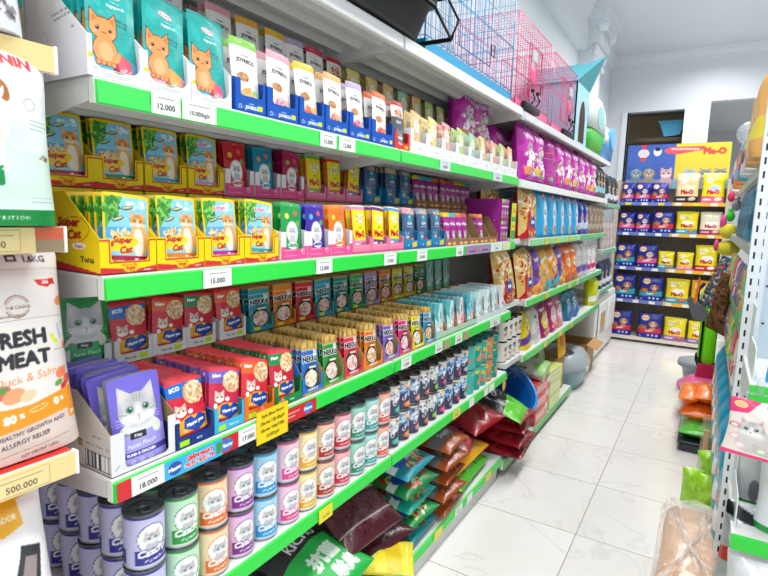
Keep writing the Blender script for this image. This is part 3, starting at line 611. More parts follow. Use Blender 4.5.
# column with carved capital
t = thing('wall_column', 'white square column with carved capital against the side wall', 'column', (XL+.0, 6.72, 0)); t['kind'] = 'structure'
b = MB(); b.box(0, -.25, 0, .15, .25, 3.3, 'eef1f4', 'wallp'); b.box(.15, -.2, 0, .16, -.16, 3.2, 'f4f6f8', 'paint'); b.box(.15, .16, 0, .16, .2, 3.2, 'f4f6f8', 'paint'); b.build('shaft', t)
b = MB()
for z0, z1, e in ((3.3, 3.34, .03), (3.34, 3.5, .015), (3.5, 3.66, .05), (3.66, 3.72, .1), (3.72, 3.8, .13), (3.8, 3.88, .17)): b.box(0, -.25-e, z0, .16+e, .25+e, z1, 'e9edf0', 'wallp')
for k in range(7):
    y = -.26+.52*k/6
    b.ball((.18, y, 3.44), .045, 'e6eaee', 'wallp', 10, (.7, .8, 1.5)); b.ball((.21, y, 3.56), .05, 'e6eaee', 'wallp', 10, (.8, .8, 1.2)); b.ball((.1*k/6, -.27, 3.5), .04, 'e6eaee', 'wallp', 10)
for y in (-.27, .27): b.ball((.23, y, 3.68), .075, 'e9edf0', 'wallp', 14)
b.build('capital', t)
tb = thing('plastic_tub', 'light blue plastic tub high up beyond the dark doorway', 'tub', (-.61, 9.0, 2.9))
b = MB(); b.prism([(-.17, .1), (.15, .12), (.1, -.08), (-.1, -.1)], -.12, .12, '4fb4dd', 'plastic'); b.build('basin', tb); b = MB(); b.box(-.19, -.14, .1, .17, .14, .125, '63c4e8', 'plastic', bev=.008); b.build('rim', tb)
b = MB(); b.box(-1.1, 8.9, 2.74, -.4, 9.3, 2.795, '6d5b46', 'card'); tag(b.build('storeroom_shelf'), 'brown board shelf carrying the tub in the dark storeroom', 'shelf')

# ------------------------------------------------------------------ the long wall gondola
GREEN, WH = '2fdc4a', 'e6e7e4'
def shelf(parent, y0, y1, z, xl, xb, lipc, name='shelf', tags=(), ribs=False, lip=True, bracket=True):
    """board with its top at z; xl = aisle edge, xb = back edge; tags: (ya, yb, text, colour)"""
    sg = 1 if xl > xb else -1
    b = MB(); t = .03
    b.box(min(xl-sg*.016, xb), y0, z-.006, max(xl-sg*.016, xb), y1, z, WH, 'paint'); b.box(min(xl-sg*.016, xl), y0, z-.045, max(xl-sg*.016, xl), y1, z, WH, 'paint')
    b.box(min(xb, xb+sg*.02), y0+.005, z-.04, max(xb, xb+sg*.02), y1, z-.006, WH, 'paint')
    for yy in (y0, y1-.004): b.prism([(xb, z-.006), (xb, z-.085), (xb+sg*.06, z-.085), (xl-sg*.02, z-.04), (xl-sg*.02, z-.006)], yy, yy+.004, 'd9dad6', 'paint', axis='y')
    if ribs:
        for k in range(4):
            xx = xb+(xl-xb)*(.14+.2*k); w = .045*sg; b.prism([(xx, z-.006), (xx+.012*sg, z-.03), (xx+w-.012*sg, z-.03), (xx+w, z-.006)], y0+.004, y1-.004, 'd8d9d4', 'paint')
    o = b.build(name, parent)
    if lip:
        b = MB(); b.prism([(xl, z-.004), (xl+sg*.006, z-.006), (xl+sg*.009, z-.044), (xl+sg*.004, z-.047), (xl, z-.045)], y0+.002, y1-.002, lipc, 'plastic'); b.build('price_strip', o)
    for q in tags:
        ya, yb, txt, c = q[:4]; x = xl+sg*.0095; b = MB(); b.box(min(x, x+sg*.001), ya, z-.045, max(x, x+sg*.001), yb, z-.004, c, 'label')
        w = yb-ya; s_ = min(.016, w/max(1, len(txt))*1.45) if txt else .01
        if txt: b.text(txt, (x+sg*.0015, (ya+yb)/2, z-.03), (0, sg, 0), (0, 0, 1), s_, '222222', bold=.015); b.box(min(x+sg*.001, x+sg*.0014), ya+w*.2, z-.0145, max(x+sg*.001, x+sg*.0014), yb-w*.2, z-.013, '8a8a8a', 'label')
        b.build('price_tag', o)
    return o
XLIP, XBK = -.954, -1.385
g = thing('display_gondola', 'long white metal wall gondola with bright green price strips', 'shelving', (0, 0, 0))
W_, YE = 'f6f6f4', 'f2dc1e'
tA1 = [(.677, .743, '12.000', W_), (.748, .836, '10.000/gói', W_), (1.201, 1.275, '15.000', W_), (1.289, 1.371, '12.000', W_)]
tA2 = [(1.968, 2.064, '15.000', 'dfe6f2'), (2.575, 2.708, '18.000', 'dfe6f2')]
tB1 = [(.793, .874, '15.000', W_), (1.189, 1.264, '12.000', W_), (1.559, 1.641, '12.000', W_)]
tB2 = [(1.8, 1.884, '20.000', W_), (2.165, 2.242, '17.000', W_), (2.277, 2.43, 'Pate 20.000', 'b78ac0'), (2.44, 2.587, 'Pate 22.000', 'b78ac0'), (2.602, 2.769, '15.000', W_), (2.78, 2.9, '', 'e9ecc0')]
tC1 = [(.575, .605, '', 'd8262f'), (.605, .681, '18.000', W_), (.89, .958, '17.000', W_)]
tC2 = [(1.703, 1.782, '15.000', W_), (1.993, 2.062, '16.000', W_), (2.2, 2.28, '16.000', W_), (2.08, 2.14, '', 'b9a080'), (2.3, 2.36, '', 'b9a080'), (2.651, 2.807, '20.000', W_)]
tD1 = []; tD2 = [(2.217, 2.299, '25.000', YE), (2.411, 2.476, '', W_), (2.617, 2.676, '', W_), (2.691, 2.77, '', W_)]
tE = [(1.2, 1.26, '', YE), (2.066, 2.151, '', YE), (2.3, 2.387, '12.000', W_), (2.45, 2.52, '', W_), (2.711, 2.807, '', YE)]
ZT, ZA, ZB, ZS, ZD, ZE = 2.18, 1.803, 1.447, 1.043, .678, .15
for (ya, yb, tg) in ((.57, 1.652, (tA1, tB1, tC1, tD1)), (1.662, 3.0, (tA2, tB2, tC2, tD2))):
    for z, q in zip((ZA, ZB, ZS, ZD), tg): shelf(g, ya, yb, z, XLIP, XBK, '43e05c' if z == ZA else GREEN, tags=q, ribs=z == ZA)
    shelf(g, ya, yb, ZT, XLIP, XBK, 'eceeee', 'top_shelf', ribs=True)
shelf(g, .57, 3.0, ZE, XLIP, XBK, GREEN, 'base_shelf', tags=tE)
promo = Cv(158, 41, '36b7e6'); promo.ell(26, 20, 18, 15, '2a56b0'); promo.text('Meow', 26, 20, 13, 'fff', 6, .05); promo.text('GIẢM NGAY', 94, 28, 13, 'e8252c', 0, .07, out='ffffff'); promo.text('TRIỆU TRIỆU TIM', 94, 13, 11, 'e8252c', 0, .06, out='ffffff'); promo.rect(140, 8, 156, 34, '3a9a4a')
b = MB(); Yg, Zg = np.meshgrid(np.linspace(.681, .839, 110), np.linspace(ZS-.045, ZS-.004, 30)); b.grid(np.stack([np.full_like(Yg, XLIP+.011), Yg, Zg], -1), promo.samp((Yg-.681)*1000, (Zg-ZS+.045)*1000), 'label'); b.box(XLIP+.0095, .681, ZS-.045, XLIP+.0105, .839, ZS-.004, '36b7e6'); b.build('promo_strip', g)
pr2 = Cv(165, 41, 'd2222c'); pr2.ell(128, 20, 20, 16, '3a78c8'); pr2.text('Meow', 128, 20, 14, 'fff', 0, .05); pr2.line([(12, 26), (90, 26)], 3, 'f2b0a8'); pr2.line([(12, 15), (70, 15)], 3, 'f2b0a8')
for ya, yb, cv in ((.84, .89, pr2), (1.03, 1.195, pr2)):
    b = MB(); Yg, Zg = np.meshgrid(np.linspace(ya, yb, 80), np.linspace(ZS-.045, ZS-.004, 24)); b.grid(np.stack([np.full_like(Yg, XLIP+.011), Yg, Zg], -1), cv.samp((yb-Yg < 9)*(165-(yb-Yg)*1000), (Zg-ZS+.045)*1000), 'label'); b.box(XLIP+.0095, ya, ZS-.045, XLIP+.0105, yb, ZS-.004, 'd2222c'); b.build('promo_strip', g)
for y in (.55, 1.657, 3.005):
    b = MB(); b.box(XBK-.03, y-.015 if y > .6 else y-.03, 0, XBK-.005, y+.012, 2.9, 'dfe1df', 'paint')
    for k in range(54): b.box(XBK-.006, y-.008, .2+k*.045, XBK-.004, y-.003, .222+k*.045, '1c1e20', 'paint')
    b.build('upright', g)
b = MB(); b.box(XBK-.03, .57, .1, XBK-.022, 3.0, 2.35, 'cfd2cf', 'paint'); b.build('back_panel', g)
b = MB(); b.box(XBK, .575, 0, XLIP-.02, 2.995, .1, 'dcdedb', 'paint'); b.build('base', g)

# second run of shelving beyond it
g2 = thing('display_gondola', 'farther white wall gondola holding the large bags of pet food', 'shelving')
XL2 = -.945
for z, ya, lc, q in ((2.165, 3.02, 'dfe2e4', ()), (1.795, 3.02, 'eef0f0', ()), (1.452, 3.3, '8fe2a0', [(3.6, 3.68, '', YE), (3.9, 3.98, '', YE), (4.3, 4.38, '', YE)]), (1.07, 3.3, '4fdc58', [(3.7, 3.78, '', YE), (4.4, 4.5, '', 'e9e2b0'), (4.7, 4.8, '', 'e9e2b0')]), (.712, 3.3, '4fdc58', [(3.75, 3.85, '', YE), (4.2, 4.3, '', YE), (4.6, 4.7, '', YE)])):
    shelf(g2, ya, 4.75, z, XL2, XBK, lc, tags=q, ribs=z > 2); shelf(g2, 4.76, 5.95, z, XL2, XBK, 'dfe2e4' if z > 2 else ('eef0f0' if z > 1.7 else '5fc884'), ribs=z > 2)
shelf(g2, 3.02, 4.86, .1, XL2, XBK, '4fb864', 'base_shelf')
b = MB(); b.box(XBK-.03, 3.02, .05, XBK-.022, 5.95, 2.4, 'cfd2cf', 'paint'); b.build('back_panel', g2)
for y in (3.03, 4.755, 5.955):
    b = MB(); b.box(XBK-.03, y-.012, 0, XBK-.004, y+.012, 2.5, 'dfe1df', 'paint'); b.build('upright', g2)
g3 = thing('display_gondola', 'short run of shelving next to the end wall rack', 'shelving')
for z in (1.76, 1.27, .84): shelf(g3, 6.0, 6.9, z, -.95, XBK, '6fb890')
b = MB(); b.box(XBK-.03, 6.0, .05, XBK-.022, 6.9, 2.0, 'cfd2cf', 'paint'); b.build('back_panel', g3)
for y in (6.0, 6.89):
    b = MB(); b.box(XBK-.03, y, 0, XBK-.002, y+.02, 2.0, 'dfe1df', 'paint'); b.build('upright', g3)

# ------------------------------------------------------------------ stocking helpers
def row(me_list, X, Y, z, n, dy, tilt, label, cat, name, group=None, roll=0, backlabel=None, jit=.003, yaw=0):
    """front pack + the packs behind it"""
    for k in range(n):
        me = me_list[0] if k == 0 else me_list[min(k, len(me_list)-1) if len(me_list) > 1 else 0]
        j = (rnd.random()-.5)
        o = place(me, name, (X-k*dy, Y+j*jit*(k > 0), z), (-tilt+(j*.05 if k else 0), roll+(rnd.random()-.5)*(.05 if k else .06), FACE+yaw+j*.04*(k > 0)),
                  label if k == 0 else (backlabel or label.replace(' at the front', '').replace(' front of the', ' in the')+', packed behind'), cat, group if k == 0 else (group or 'packs')+', behind: '+label[:40])
def tr(me, X, Y, z, label, group, name='display_tray'):
    return place(me, name, (X, Y, z), (0, 0, FACE), label, 'tray', group)
NTH = ['nearest', 'second', 'third', 'fourth', 'fifth', 'sixth', 'seventh', 'eighth', 'ninth', 'tenth', 'eleventh', 'twelfth', 'thirteenth', 'fourteenth']

# ---- shelf A : treat pouches under the top shelf
z = ZA+.001
wt = tray(.110, .2, .072, .235, a_whitetray(110, 'Vegegoods').rect(2, 34, 17, 43, 'd4f01a'), 'efeef2', 'e6e4e8', (.1, .93, .25, .25), slant=.95)
cvs = Cv(200, 235, 'efeef2', 1.5); cvs.text('In the box for retail display', 130, 120, 7, '666', 8); cvs.text('product in jelly only', 128, 110, 7, '666', 8); cvs.ell(164, 112, 6, 6, '777', ring=.8); cvs.ell(60, 70, 16, 20, 'dddde2'); cvs.ell(58, 70, 15, 19, 'efeef2'); cvs.ell(140, 165, 14, 18, 'd8d8de'); cvs.ell(138, 165, 13, 17, 'efeef2'); cvs.text('NO.', 160, 88, 7, '777')
wt0 = tray(.110, .2, .072, .235, a_whitetray(110, 'Vegegoods').rect(2, 34, 17, 43, 'd4f01a'), 'efeef2', 'e6e4e8', (.1, .93, .25, .25), sidecv=cvs, slant=.95).mesh('display_tray'); wt = wt.mesh('display_tray')
kit = [pouch(a_kitten(*q), .098, .195, .02, '12958f', 'stand', seed=i, crump=.001, step=1.3).mesh('cat_food_pouch') for i, q in enumerate([('5fb6d6', 'd8425a'), ('f0a9c0', 'e9a03a'), ('49b0c8', 'e0455e')])]
cols3 = ['blue bottomed', 'pink bottomed', 'teal bottomed']
for i, y in enumerate((.62, .73, .842)):
    tr(wt0 if i == 0 else wt, -.962, y, z, 'white open carton of teal kitten pouches, %s the shelf end' % ['at', 'second from', 'third from'][i], 'white cartons of teal pouches')
    row([kit[i]], -.972, y, z+.003, 7, .024, .16, '%s teal pouch with orange kitten in the %s white carton' % (cols3[i], NTH[i]), 'pouch', 'cat_food_pouch', 'teal kitten pouches', roll=[.1, .13, .08][i])
JC = [('8fd05a', 'e8a03a', 'green'), ('f2a9b4', 'e99a9a', 'pink'), ('f4c52c', 'e8703a', 'yellow'), ('f0b46a', 'e57a4a', 'peach'), ('c3aed4', 'e0607a', 'lilac'), ('ef6a2c', 'e8603a', 'orange'), ('e2385c', 'd84a5a', 'crimson'), ('4a6a4a', '8fb04a', 'dark green'), ('f7b23c', 'e8863a', 'amber')]
joy = [pouch(a_joy(a, q, i), .088, .172, .022, 'e6e5e2', seed=i+20, crump=.0015, step=1.4).mesh('treat_pouch') for i, (a, q, _) in enumerate(JC)]
def jt(w): return tray(w, .16, .075, .1, a_joytray(w*1000), '1456b8', '0f459a', (.17, .9, .5, .12), step=1.8).mesh('display_tray')
for i, (ya, yb, k) in enumerate(((.908, 1.008, 0), (1.012, 1.13, 1), (1.134, 1.243, 2), (1.247, 1.361, 3), (1.365, 1.485, 4), (1.489, 1.632, 5))):
    y = (ya+yb)/2; tr(jt(yb-ya-.003), -.962, y, z, 'blue open carton holding the %s topped treat pouches' % JC[k][2], 'blue cartons of treat pouches')
    row([joy[k]], -.975, y, z+.003, 5, .028, .1, 'white treat pouch with %s top at the front of its blue carton' % JC[k][2], 'pouch', 'treat_pouch', 'white grain treat pouches', roll=[0, .05, -.04, .02, -.03, .05][i])
rt = tray(.105, .16, .06, .09, Cv(105, 60, 'e03a34').rect(70, 6, 96, 16, 'f2c81e').text('Meat', 40, 20, 12, 'fff'), 'e03a34', 'c02a28', (.15, .88, .4, .15)).mesh('display_tray')
tr(rt, -.962, 1.69, z, 'small red open carton with grey cat pouches', None); dk = pouch(a_darkcat(), .085, .165, .02, '44474c').mesh('treat_pouch')
row([dk], -.975, 1.69, z+.003, 5, .028, .1, 'dark grey pouch with a grey cat in the red carton', 'pouch', 'treat_pouch', 'grey cat pouches')
ft = tray(.136, .15, .085, .09, a_whitetray(136), 'efeff1', 'e4e4e6', (.16, .9, .5, .1)).mesh('display_tray')
FR = [('e9e6c0', 'e8a53a', 'amber'), ('f1efd8', 'e8d03a', 'yellow'), ('f4e6dc', 'e2455a', 'red'), ('e3eec6', '8cc23a', 'lime'), ('dfeed8', '3aa070', 'green'), ('efe9c8', 'd8a53a', 'ochre'), ('f3d9cc', 'e8604a', 'coral'), ('e9efc9', '9ac03a', 'leaf green'), ('f5dfb8', 'f09a3a', 'orange')]
fru = [pouch(a_fruit(a, q, i), .084, .155, .018, 'e9e6d0', seed=i+40, crump=.001, step=1.8).mesh('snack_pouch') for i, (a, q, _) in enumerate(FR)]
for i in range(9):
    y = 1.82+i*.139; tr(ft, -.962, y, z, 'white open carton of pale snack pouches holding %s ones' % FR[i][2], 'white cartons of snack pouches')
    row([fru[i]], -.975, y, z+.003, 5, .027, .12, 'pale snack pouch with %s fruit print at the front of its white carton' % FR[i][2], 'pouch', 'snack_pouch', 'pale snack pouches', roll=.12+.05*math.sin(i*2.3))
# back row, standing on a second layer of cartons
rc = MB(); rc.box(-.1, 0, 0, .1, .2, .141, 'b98f62', 'card', bev=.002); rc = rc.mesh('carton')
zb = ZA+.144
for i, y in enumerate([.9+.205*k for k in range(10)]): place(rc, 'carton', (-1.165, y, ZA+.001), (0, 0, FACE), 'brown carton under the raised back row of pouches, highest pouch shelf', 'carton', 'brown riser cartons on the highest pouch shelf')
for i, (y, k) in enumerate(((.9, 7), (1.06, 1), (1.17, 8), (1.28, 2), (1.375, 4), (1.47, 6))):
    row([joy[k]], -1.175, y, zb, 3, .03, .08, 'white treat pouch with %s top in the raised back row' % JC[k][2], 'pouch', 'treat_pouch', 'raised white treat pouches')
row([dk], -1.175, 1.58, zb, 3, .03, .08, 'dark grey cat pouch in the raised back row', 'pouch', 'treat_pouch', 'raised grey pouch')
for i in range(9):
    y = 1.7+i*.125
    row([fru[(i*4+1) % 9]], -1.175, y, zb, 3, .03, .08, 'pale snack pouch with %s fruit print, raised back row' % FR[(i*4+1) % 9][2], 'pouch', 'snack_pouch', 'raised pale snack pouches')

# ---- shelf B : wet food trays in two tiers
z = ZB+.001
SP = [('a8143f', 'Tuna', False, 'crimson striped'), ('e0862a', 'Tuna', False, 'orange striped'), ('b8209a', 'Tuna', True, 'magenta striped kitten'), ('3aa0a0', 'Tuna', True, 'teal striped kitten'), ('1f8a3a', 'Tuna', False, 'green striped'), ('2fa0c8', 'Ocean', False, 'blue striped'), ('e79ac0', 'Tuna', True, 'pink striped kitten')]
sup = [pouch(a_super(a, w_, k_, i), .1, .152, .014, 'f0c814', 'stand', seed=i+60, crump=.0008, step=1.2).mesh('wet_food_pouch') for i, (a, w_, k_, _) in enumerate(SP)]
sv = a_superside(); st0 = tray(.118, .2, .068, .155, a_supertray(), 'f3d410', 'e9c40c', (.19, .84, .36, .1), sidecv=sv, slant=.55, step=1.4).mesh('display_tray'); st = tray(.118, .2, .068, .155, a_supertray(), 'f3d410', 'e9c40c', (.19, .84, .36, .1), slant=.55, step=1.6).mesh('display_tray')
for i, (y, k) in enumerate(((.631, 0), (.752, 1), (.873, 2), (.994, 3))):
    tr(st0 if i == 0 else st, -.962, y, z, 'yellow open carton with red edging and %s pouches, lower row' % SP[k][3], 'yellow cartons, lower row')
    row([sup[k]], -.974, y+.004, z+.003, 8, .021, .12, '%s yellow cat pouch at the front of the lower yellow row' % SP[k][3], 'pouch', 'wet_food_pouch', 'yellow wet food pouches', roll=[.06, .05, .03, .1][i])
CT = [('c8202c', 'e8c24a', 'red'), ('1c86a8', 'e8a24a', 'blue'), ('b01c5a', '9ac03a', 'crimson'), ('189a48', 'e8e24a', 'green'), ('3c2aa0', '4ac0e8', 'purple'), ('ef7a1c', 'e8e24a', 'orange')]
cat_ = [pouch(a_catchy(a, q), .084, .15, .016, a, seed=i+80, crump=.001, step=1.4).mesh('wet_food_pouch') for i, (a, q, _) in enumerate(CT)]
pt = tray(.108, .2, .074, .1, a_pinktray(), 'f6eef2', 'ece6ea', (.18, .86, .36, .1), step=1.6).mesh('display_tray')
for i, (y, k) in enumerate(((1.118, 3), (1.228, 4), (1.338, 5))):
    tr(pt, -.962, y, z, 'white and pink open carton of %s pouches, lower row' % CT[k][2], 'white and pink cartons, lower row')
    row([cat_[k]], -.974, y, z+.003, 8, .021, .1, '%s pouch with white oval cat, front of the lower row' % CT[k][2], 'pouch', 'wet_food_pouch', 'oval cat pouches', roll=[.1, .02, -.02][i])
MO = [('e88ab8', 'b8203a', 'pink'), ('6a2a7a', '8fc23a', 'purple'), ('5a9ad8', 'b8607a', 'blue'), ('7ab83a', 'e8564a', 'green'), ('d83a34', 'e8907a', 'red'), ('7a3a8a', '7ab83a', 'violet')]
meo = [pouch(a_meo(a, q, i), .084, .152, .016, 'd8c81a', seed=i+100, crump=.001, step=1.4).mesh('wet_food_pouch') for i, (a, q, _) in enumerate(MO)]
mt = tray(.108, .2, .05, .09, a_meotray(), 'ee8fb0', 'e07fa4', (.12, .9, .55, .1)).mesh('display_tray')
for i, y in enumerate((1.45, 1.56, 1.67)):
    tr(mt, -.962, y, z, 'pink open carton of %s topped yellow pouches, lower row' % MO[i][2], 'pink cartons, lower row')
    row([meo[i]], -.972, y, z+.003, 8, .021, .1, 'yellow pouch with %s top and red lettering, lower row' % MO[i][2], 'pouch', 'wet_food_pouch', 'yellow pouches with red lettering', roll=[0, .08, .08][i])
SL = [('e8a23a', 'd8a0b4', 'orange'), ('d8425a', '8a9ab0', 'red'), ('8a8f9a', '5a7090', 'grey'), ('2a9a6a', '33506f', 'green'), ('d83a4a', 'c8b890', 'scarlet'), ('e8d83a', '7a8fa0', 'yellow')]
sla = [pouch(a_slate(a, q, i), .092, .152, .016, '3d5a80', seed=i+120, crump=.001, step=1.6).mesh('wet_food_pouch') for i, (a, q, _) in enumerate(SL)]
bt = tray(.117, .2, .06, .12, a_slatetray(117), '1d86bd', '18709f', (.1, .9, .55, .1)).mesh('display_tray')
for i, y in enumerate((1.787, 1.907, 2.027)):
    tr(bt, -.962, y, z, 'blue open carton of slate cat pouches with %s patch, lower row' % SL[i][2], 'blue cartons, lower row')
    row([sla[i]], -.974, y, z+.003, 8, .021, .1, 'slate blue pouch with %s patch, lower row' % SL[i][2], 'pouch', 'wet_food_pouch', 'slate blue cat pouches', roll=.03)
MG = [('f0d51e', 'yellow'), ('3fb8c8', 'turquoise'), ('e88a2a', 'orange'), ('d84a5a', 'red')]
mag = [pouch(a_magenta(a, i), .068, .14, .014, '8a1a78', seed=i+140, crump=.001, step=2).mesh('wet_food_pouch') for i, (a, _) in enumerate(MG)]
kt = tray(.128, .2, .042, .135, a_browntray(128), 'a5855e', '8f6f4a', (.1, .9, .7, .1), slant=.3).mesh('display_tray')
for i in range(5):
    y = 2.158+i*.13
    tr(kt, -.962, y, z, 'brown kraft carton with magenta band, %s of the lower kraft row' % NTH[i], 'brown kraft cartons, lower row')
    if i in (0, 1, 3):
        for s_ in ((-.03, .032) if i < 2 else (-.02,)):
            k = (i*2+(s_ > 0)) % 4; row([mag[k]], -.972, y+s_, z+.003, 7 if i < 2 else 3, .022, .1, 'magenta pouch with %s top in the %s lower kraft carton' % (MG[k][1], NTH[i]), 'pouch', 'wet_food_pouch', 'magenta pouches in kraft cartons')
bx = a_boxcan(); b = MB(); X_, Z_ = np.meshgrid(np.linspace(-.06, .06, 60), np.linspace(0, .112, 56)); b.grid(np.stack([X_, X_*0, Z_], -1), bx.samp((X_+.06)*1000, Z_*1000), 'label'); b.box(-.06, .0005, 0, .06, .2, .112, '9d2390', 'card'); bxm = b.mesh('multipack_box')
for i, (y, q) in enumerate(((2.85, 0), (2.85, 1), (2.73, 1), (2.6, 1))):
    if q == 0 or i == 1: place(bxm, 'multipack_box', (-.965, y, z+q*.115), (0, 0, FACE), 'magenta multipack box at the shelf end, %s of two' % ('lower' if q == 0 else 'upper'), 'box', 'magenta multipack boxes')
b = MB(); b.box(-.035, 0, 0, .035, .003, .2, 'f0e81e', 'label'); b.box(-.035, -.0005, 0, .035, .0, .05, '2fb04a', 'label'); b.box(-.035, -.0005, .1, .035, 0, .125, '2fb04a', 'label'); b.text('Gói', (0, -.001, .16), (1, 0, 0), (0, 0, 1), .03, 'd8262f'); b.text('SALE', (0, -.001, .075), (1, 0, 0), (0, 0, 1), .02, 'd8262f')
o = b.build('promotion_card'); o.location = (-.949, 2.955, ZB+.01); o.rotation_euler = (0, 0, FACE); tag(o, 'yellow and green promotion card hung at the end of the second pouch shelf', 'card')
# upper tier: riser cartons then trays
ry = MB(); ry.box(-.058, 0, 0, .058, .2, .166, 'd8b822', 'card', bev=.002); ry = ry.mesh('carton'); rb = MB(); rb.box(-.058, 0, 0, .058, .2, .166, 'a5855e', 'card', bev=.002); rb = rb.mesh('carton')
zb = ZB+.169; XB = -1.165
for i, (y, k) in enumerate(((.63, 0), (.748, 4), (.872, 5), (.996, 6))):
    place(ry, 'carton', (XB-.002, y, z), (0, 0, FACE), 'yellow carton hidden below the upper yellow row', 'carton', 'yellow cartons below the upper row')
    tr(st, XB, y, zb, 'yellow open carton with %s pouches, upper row' % SP[k][3], 'yellow cartons, upper row')
    row([sup[k]], XB-.012, y, zb+.003, 7, .021, .1, '%s yellow cat pouch at the front of the upper yellow row' % SP[k][3], 'pouch', 'wet_food_pouch', 'yellow wet food pouches, upper row', roll=[.0, .0, .02, .06][i])
for i, (y, k) in enumerate(((1.115, 0), (1.23, 1), (1.345, 2))):
    place(rb, 'carton', (XB-.002, y, z), (0, 0, FACE), 'brown carton below the upper row of pouches', 'carton', 'brown cartons below the upper row')
    tr(pt, XB, y, zb, 'white and pink open carton of %s pouches, upper row' % CT[k][2], 'white and pink cartons, upper row')
    row([cat_[k]], XB-.012, y, zb+.003, 7, .021, .08, '%s pouch with white oval cat, front of the upper row' % CT[k][2], 'pouch', 'wet_food_pouch', 'oval cat pouches, upper row', roll=[0, 0, .12][i])
for i, (y, k) in enumerate(((1.465, 3), (1.58, 4), (1.695, 5))):
    place(rb, 'carton', (XB-.002, y, z), (0, 0, FACE), 'brown carton below the upper row of pouches', 'carton', 'brown cartons below the upper row')
    tr(mt, XB, y, zb, 'pink open carton of %s topped yellow pouches, upper row' % MO[k][2], 'pink cartons, upper row')
    row([meo[k]], XB-.01, y, zb+.003, 7, .021, .08, 'yellow pouch with %s top and red lettering, upper row' % MO[k][2], 'pouch', 'wet_food_pouch', 'yellow pouches, upper row', roll=[0, 0, .15][i])
for i, (y, k) in enumerate(((1.83, 3), (1.99, 4), (2.11, 5))):
    place(rb, 'carton', (XB-.002, y, z), (0, 0, FACE), 'brown carton below the upper row of pouches', 'carton', 'brown cartons below the upper row')
    tr(bt, XB, y, zb, 'blue open carton of slate cat pouches with %s patch, upper row' % SL[k][2], 'blue cartons, upper row')
    row([sla[k]], XB-.012, y, zb+.003, 7, .021, .08, 'slate blue pouch with %s patch, upper row' % SL[k][2], 'pouch', 'wet_food_pouch', 'slate pouches, upper row', roll=.03)
for i in range(5):
    y = 2.25+i*.135; k = i % 4
    place(rb, 'carton', (XB-.002, y, z), (0, 0, FACE), 'brown carton below the upper row of pouches', 'carton', 'brown cartons below the upper row')
    tr(kt, XB, y, zb, 'brown kraft carton with magenta band, %s of the upper kraft row' % NTH[i], 'brown kraft cartons, upper row')
    for s_ in (-.03, .032):
        k = (i+(s_ > 0)) % 4; row([mag[k]], XB-.01, y+s_, zb+.003, 5, .024, .08, 'magenta pouch with %s top in the %s upper kraft carton' % (MG[k][1], NTH[i]), 'pouch', 'wet_food_pouch', 'magenta pouches, upper row', roll=.12 if i == 2 else 0)

# ---- shelf C : kit pouches, red pouches, gold topped pouches
z = ZS+.001
kp = [pouch(a_catbig('7468d2', 'a49cec'), .118, .186, .02, '7468d2', 'stand', seed=151, crump=.001, step=1.1).mesh('cat_food_pouch'), pouch(a_catbig('8f8f94', 'a9a9ae'), .118, .182, .02, '8a8a90', seed=152, step=2.5).mesh('cat_food_pouch'), pouch(a_catbig('1b8a34', '31b566'), .118, .182, .02, '157a2c', seed=153, step=1.2).mesh('cat_food_pouch')]
ktr = tray(.15, .22, .088, .16, a_kittray(), 'cfc8bd', 'a58b68', (.2, .87, .12, .1), sidecv=a_beigeside(), slant=.5, step=1.4).mesh('display_tray')
tr(ktr, -.962, .651, z, 'beige and white open carton holding the purple cat face pouches', None)
for k in range(9): place(kp[0] if k % 3 != 1 else kp[1], 'cat_food_pouch', (-.974-.024*k, .652+.004*math.sin(k*2), z+.003), (-.14, .06*math.cos(k*1.3)*(k > 0), FACE+.02*math.sin(k)), 'purple pouch with a silver cat face at the front of the beige carton' if k == 0 else ('%s cat face pouch packed behind the front purple pouch' % ('purple' if k % 3 != 1 else 'grey')), 'pouch', 'cat face pouches in the beige carton')
ME = [('1668c0', '2f3fa8', 'd5203a', 'ECO', 'blue cornered'), ('7a5cb8', 'c9356a', 'c9294c', 'New', 'purple cornered'), ('e8622a', 'd8302a', 'd92c3c', 'New', 'orange cornered'), ('1c8a4a', '2a7a3a', 'c9243a', 'New', 'green cornered')]
mew = [pouch(a_meow(a, q, r_, w_, i), .1, .146, .012, 'c01c34', 'sachet', seed=i+160, crump=.001, step=1.2).mesh('wet_food_sachet') for i, (a, q, r_, w_, _) in enumerate(ME)]
mtr = [tray(w_, .22, .062, .07, a_meowtray(w_*1000, c_, t_), c_, mixc(c_, '000000', .25), (.12, .92, .42, .1), step=1.6).mesh('display_tray') for w_, c_, t_ in ((.106, '16357f', 'ECO'), (.094, '45b4e0', 'Thanh lọc'), (.108, 'ef7a24', 'New'), (.11, '1c8a4a', 'Thanh'))]
cc = ['navy', 'sky blue', 'orange', 'dark green']
for i, (y, rl) in enumerate(((.776, .02), (.881, .22), (.984, .2), (1.096, .12))):
    tr(mtr[i], -.962, y, z, '%s low open carton of %s red sachets' % (cc[i], ME[i][4]), 'low cartons of red sachets')
    row([mew[i]], -.972, y-.01*(rl > .1), z+.003, 15, .0148, .2, '%s red sachet with kibble bowl in the %s carton' % (ME[i][4], cc[i]), 'sachet', 'wet_food_sachet', 'red sachets', roll=rl, jit=.006)
NK = [('2a78cc', 'f4e6c0', 'blue'), ('2f9a3e', 'f4d0c0', 'green'), ('e23a4e', 'f0b0a8', 'red'), ('ef8622', 'e8c890', 'orange'), ('8a6cc8', 'd8906a', 'violet'), ('e0307a', 'f4c0c8', 'hot pink'), ('e6dd1e', 'f4e9c8', 'yellow'), ('2c9ed2', 'd8b070', 'sky blue')]
nek = [pouch(a_nekko(a, q, i), .084, .15, .016, 'b08c48', 'stand', seed=i+180, crump=.0025, step=1.3, taper=.12).mesh('jelly_pouch') for i, (a, q, _) in enumerate(NK)]
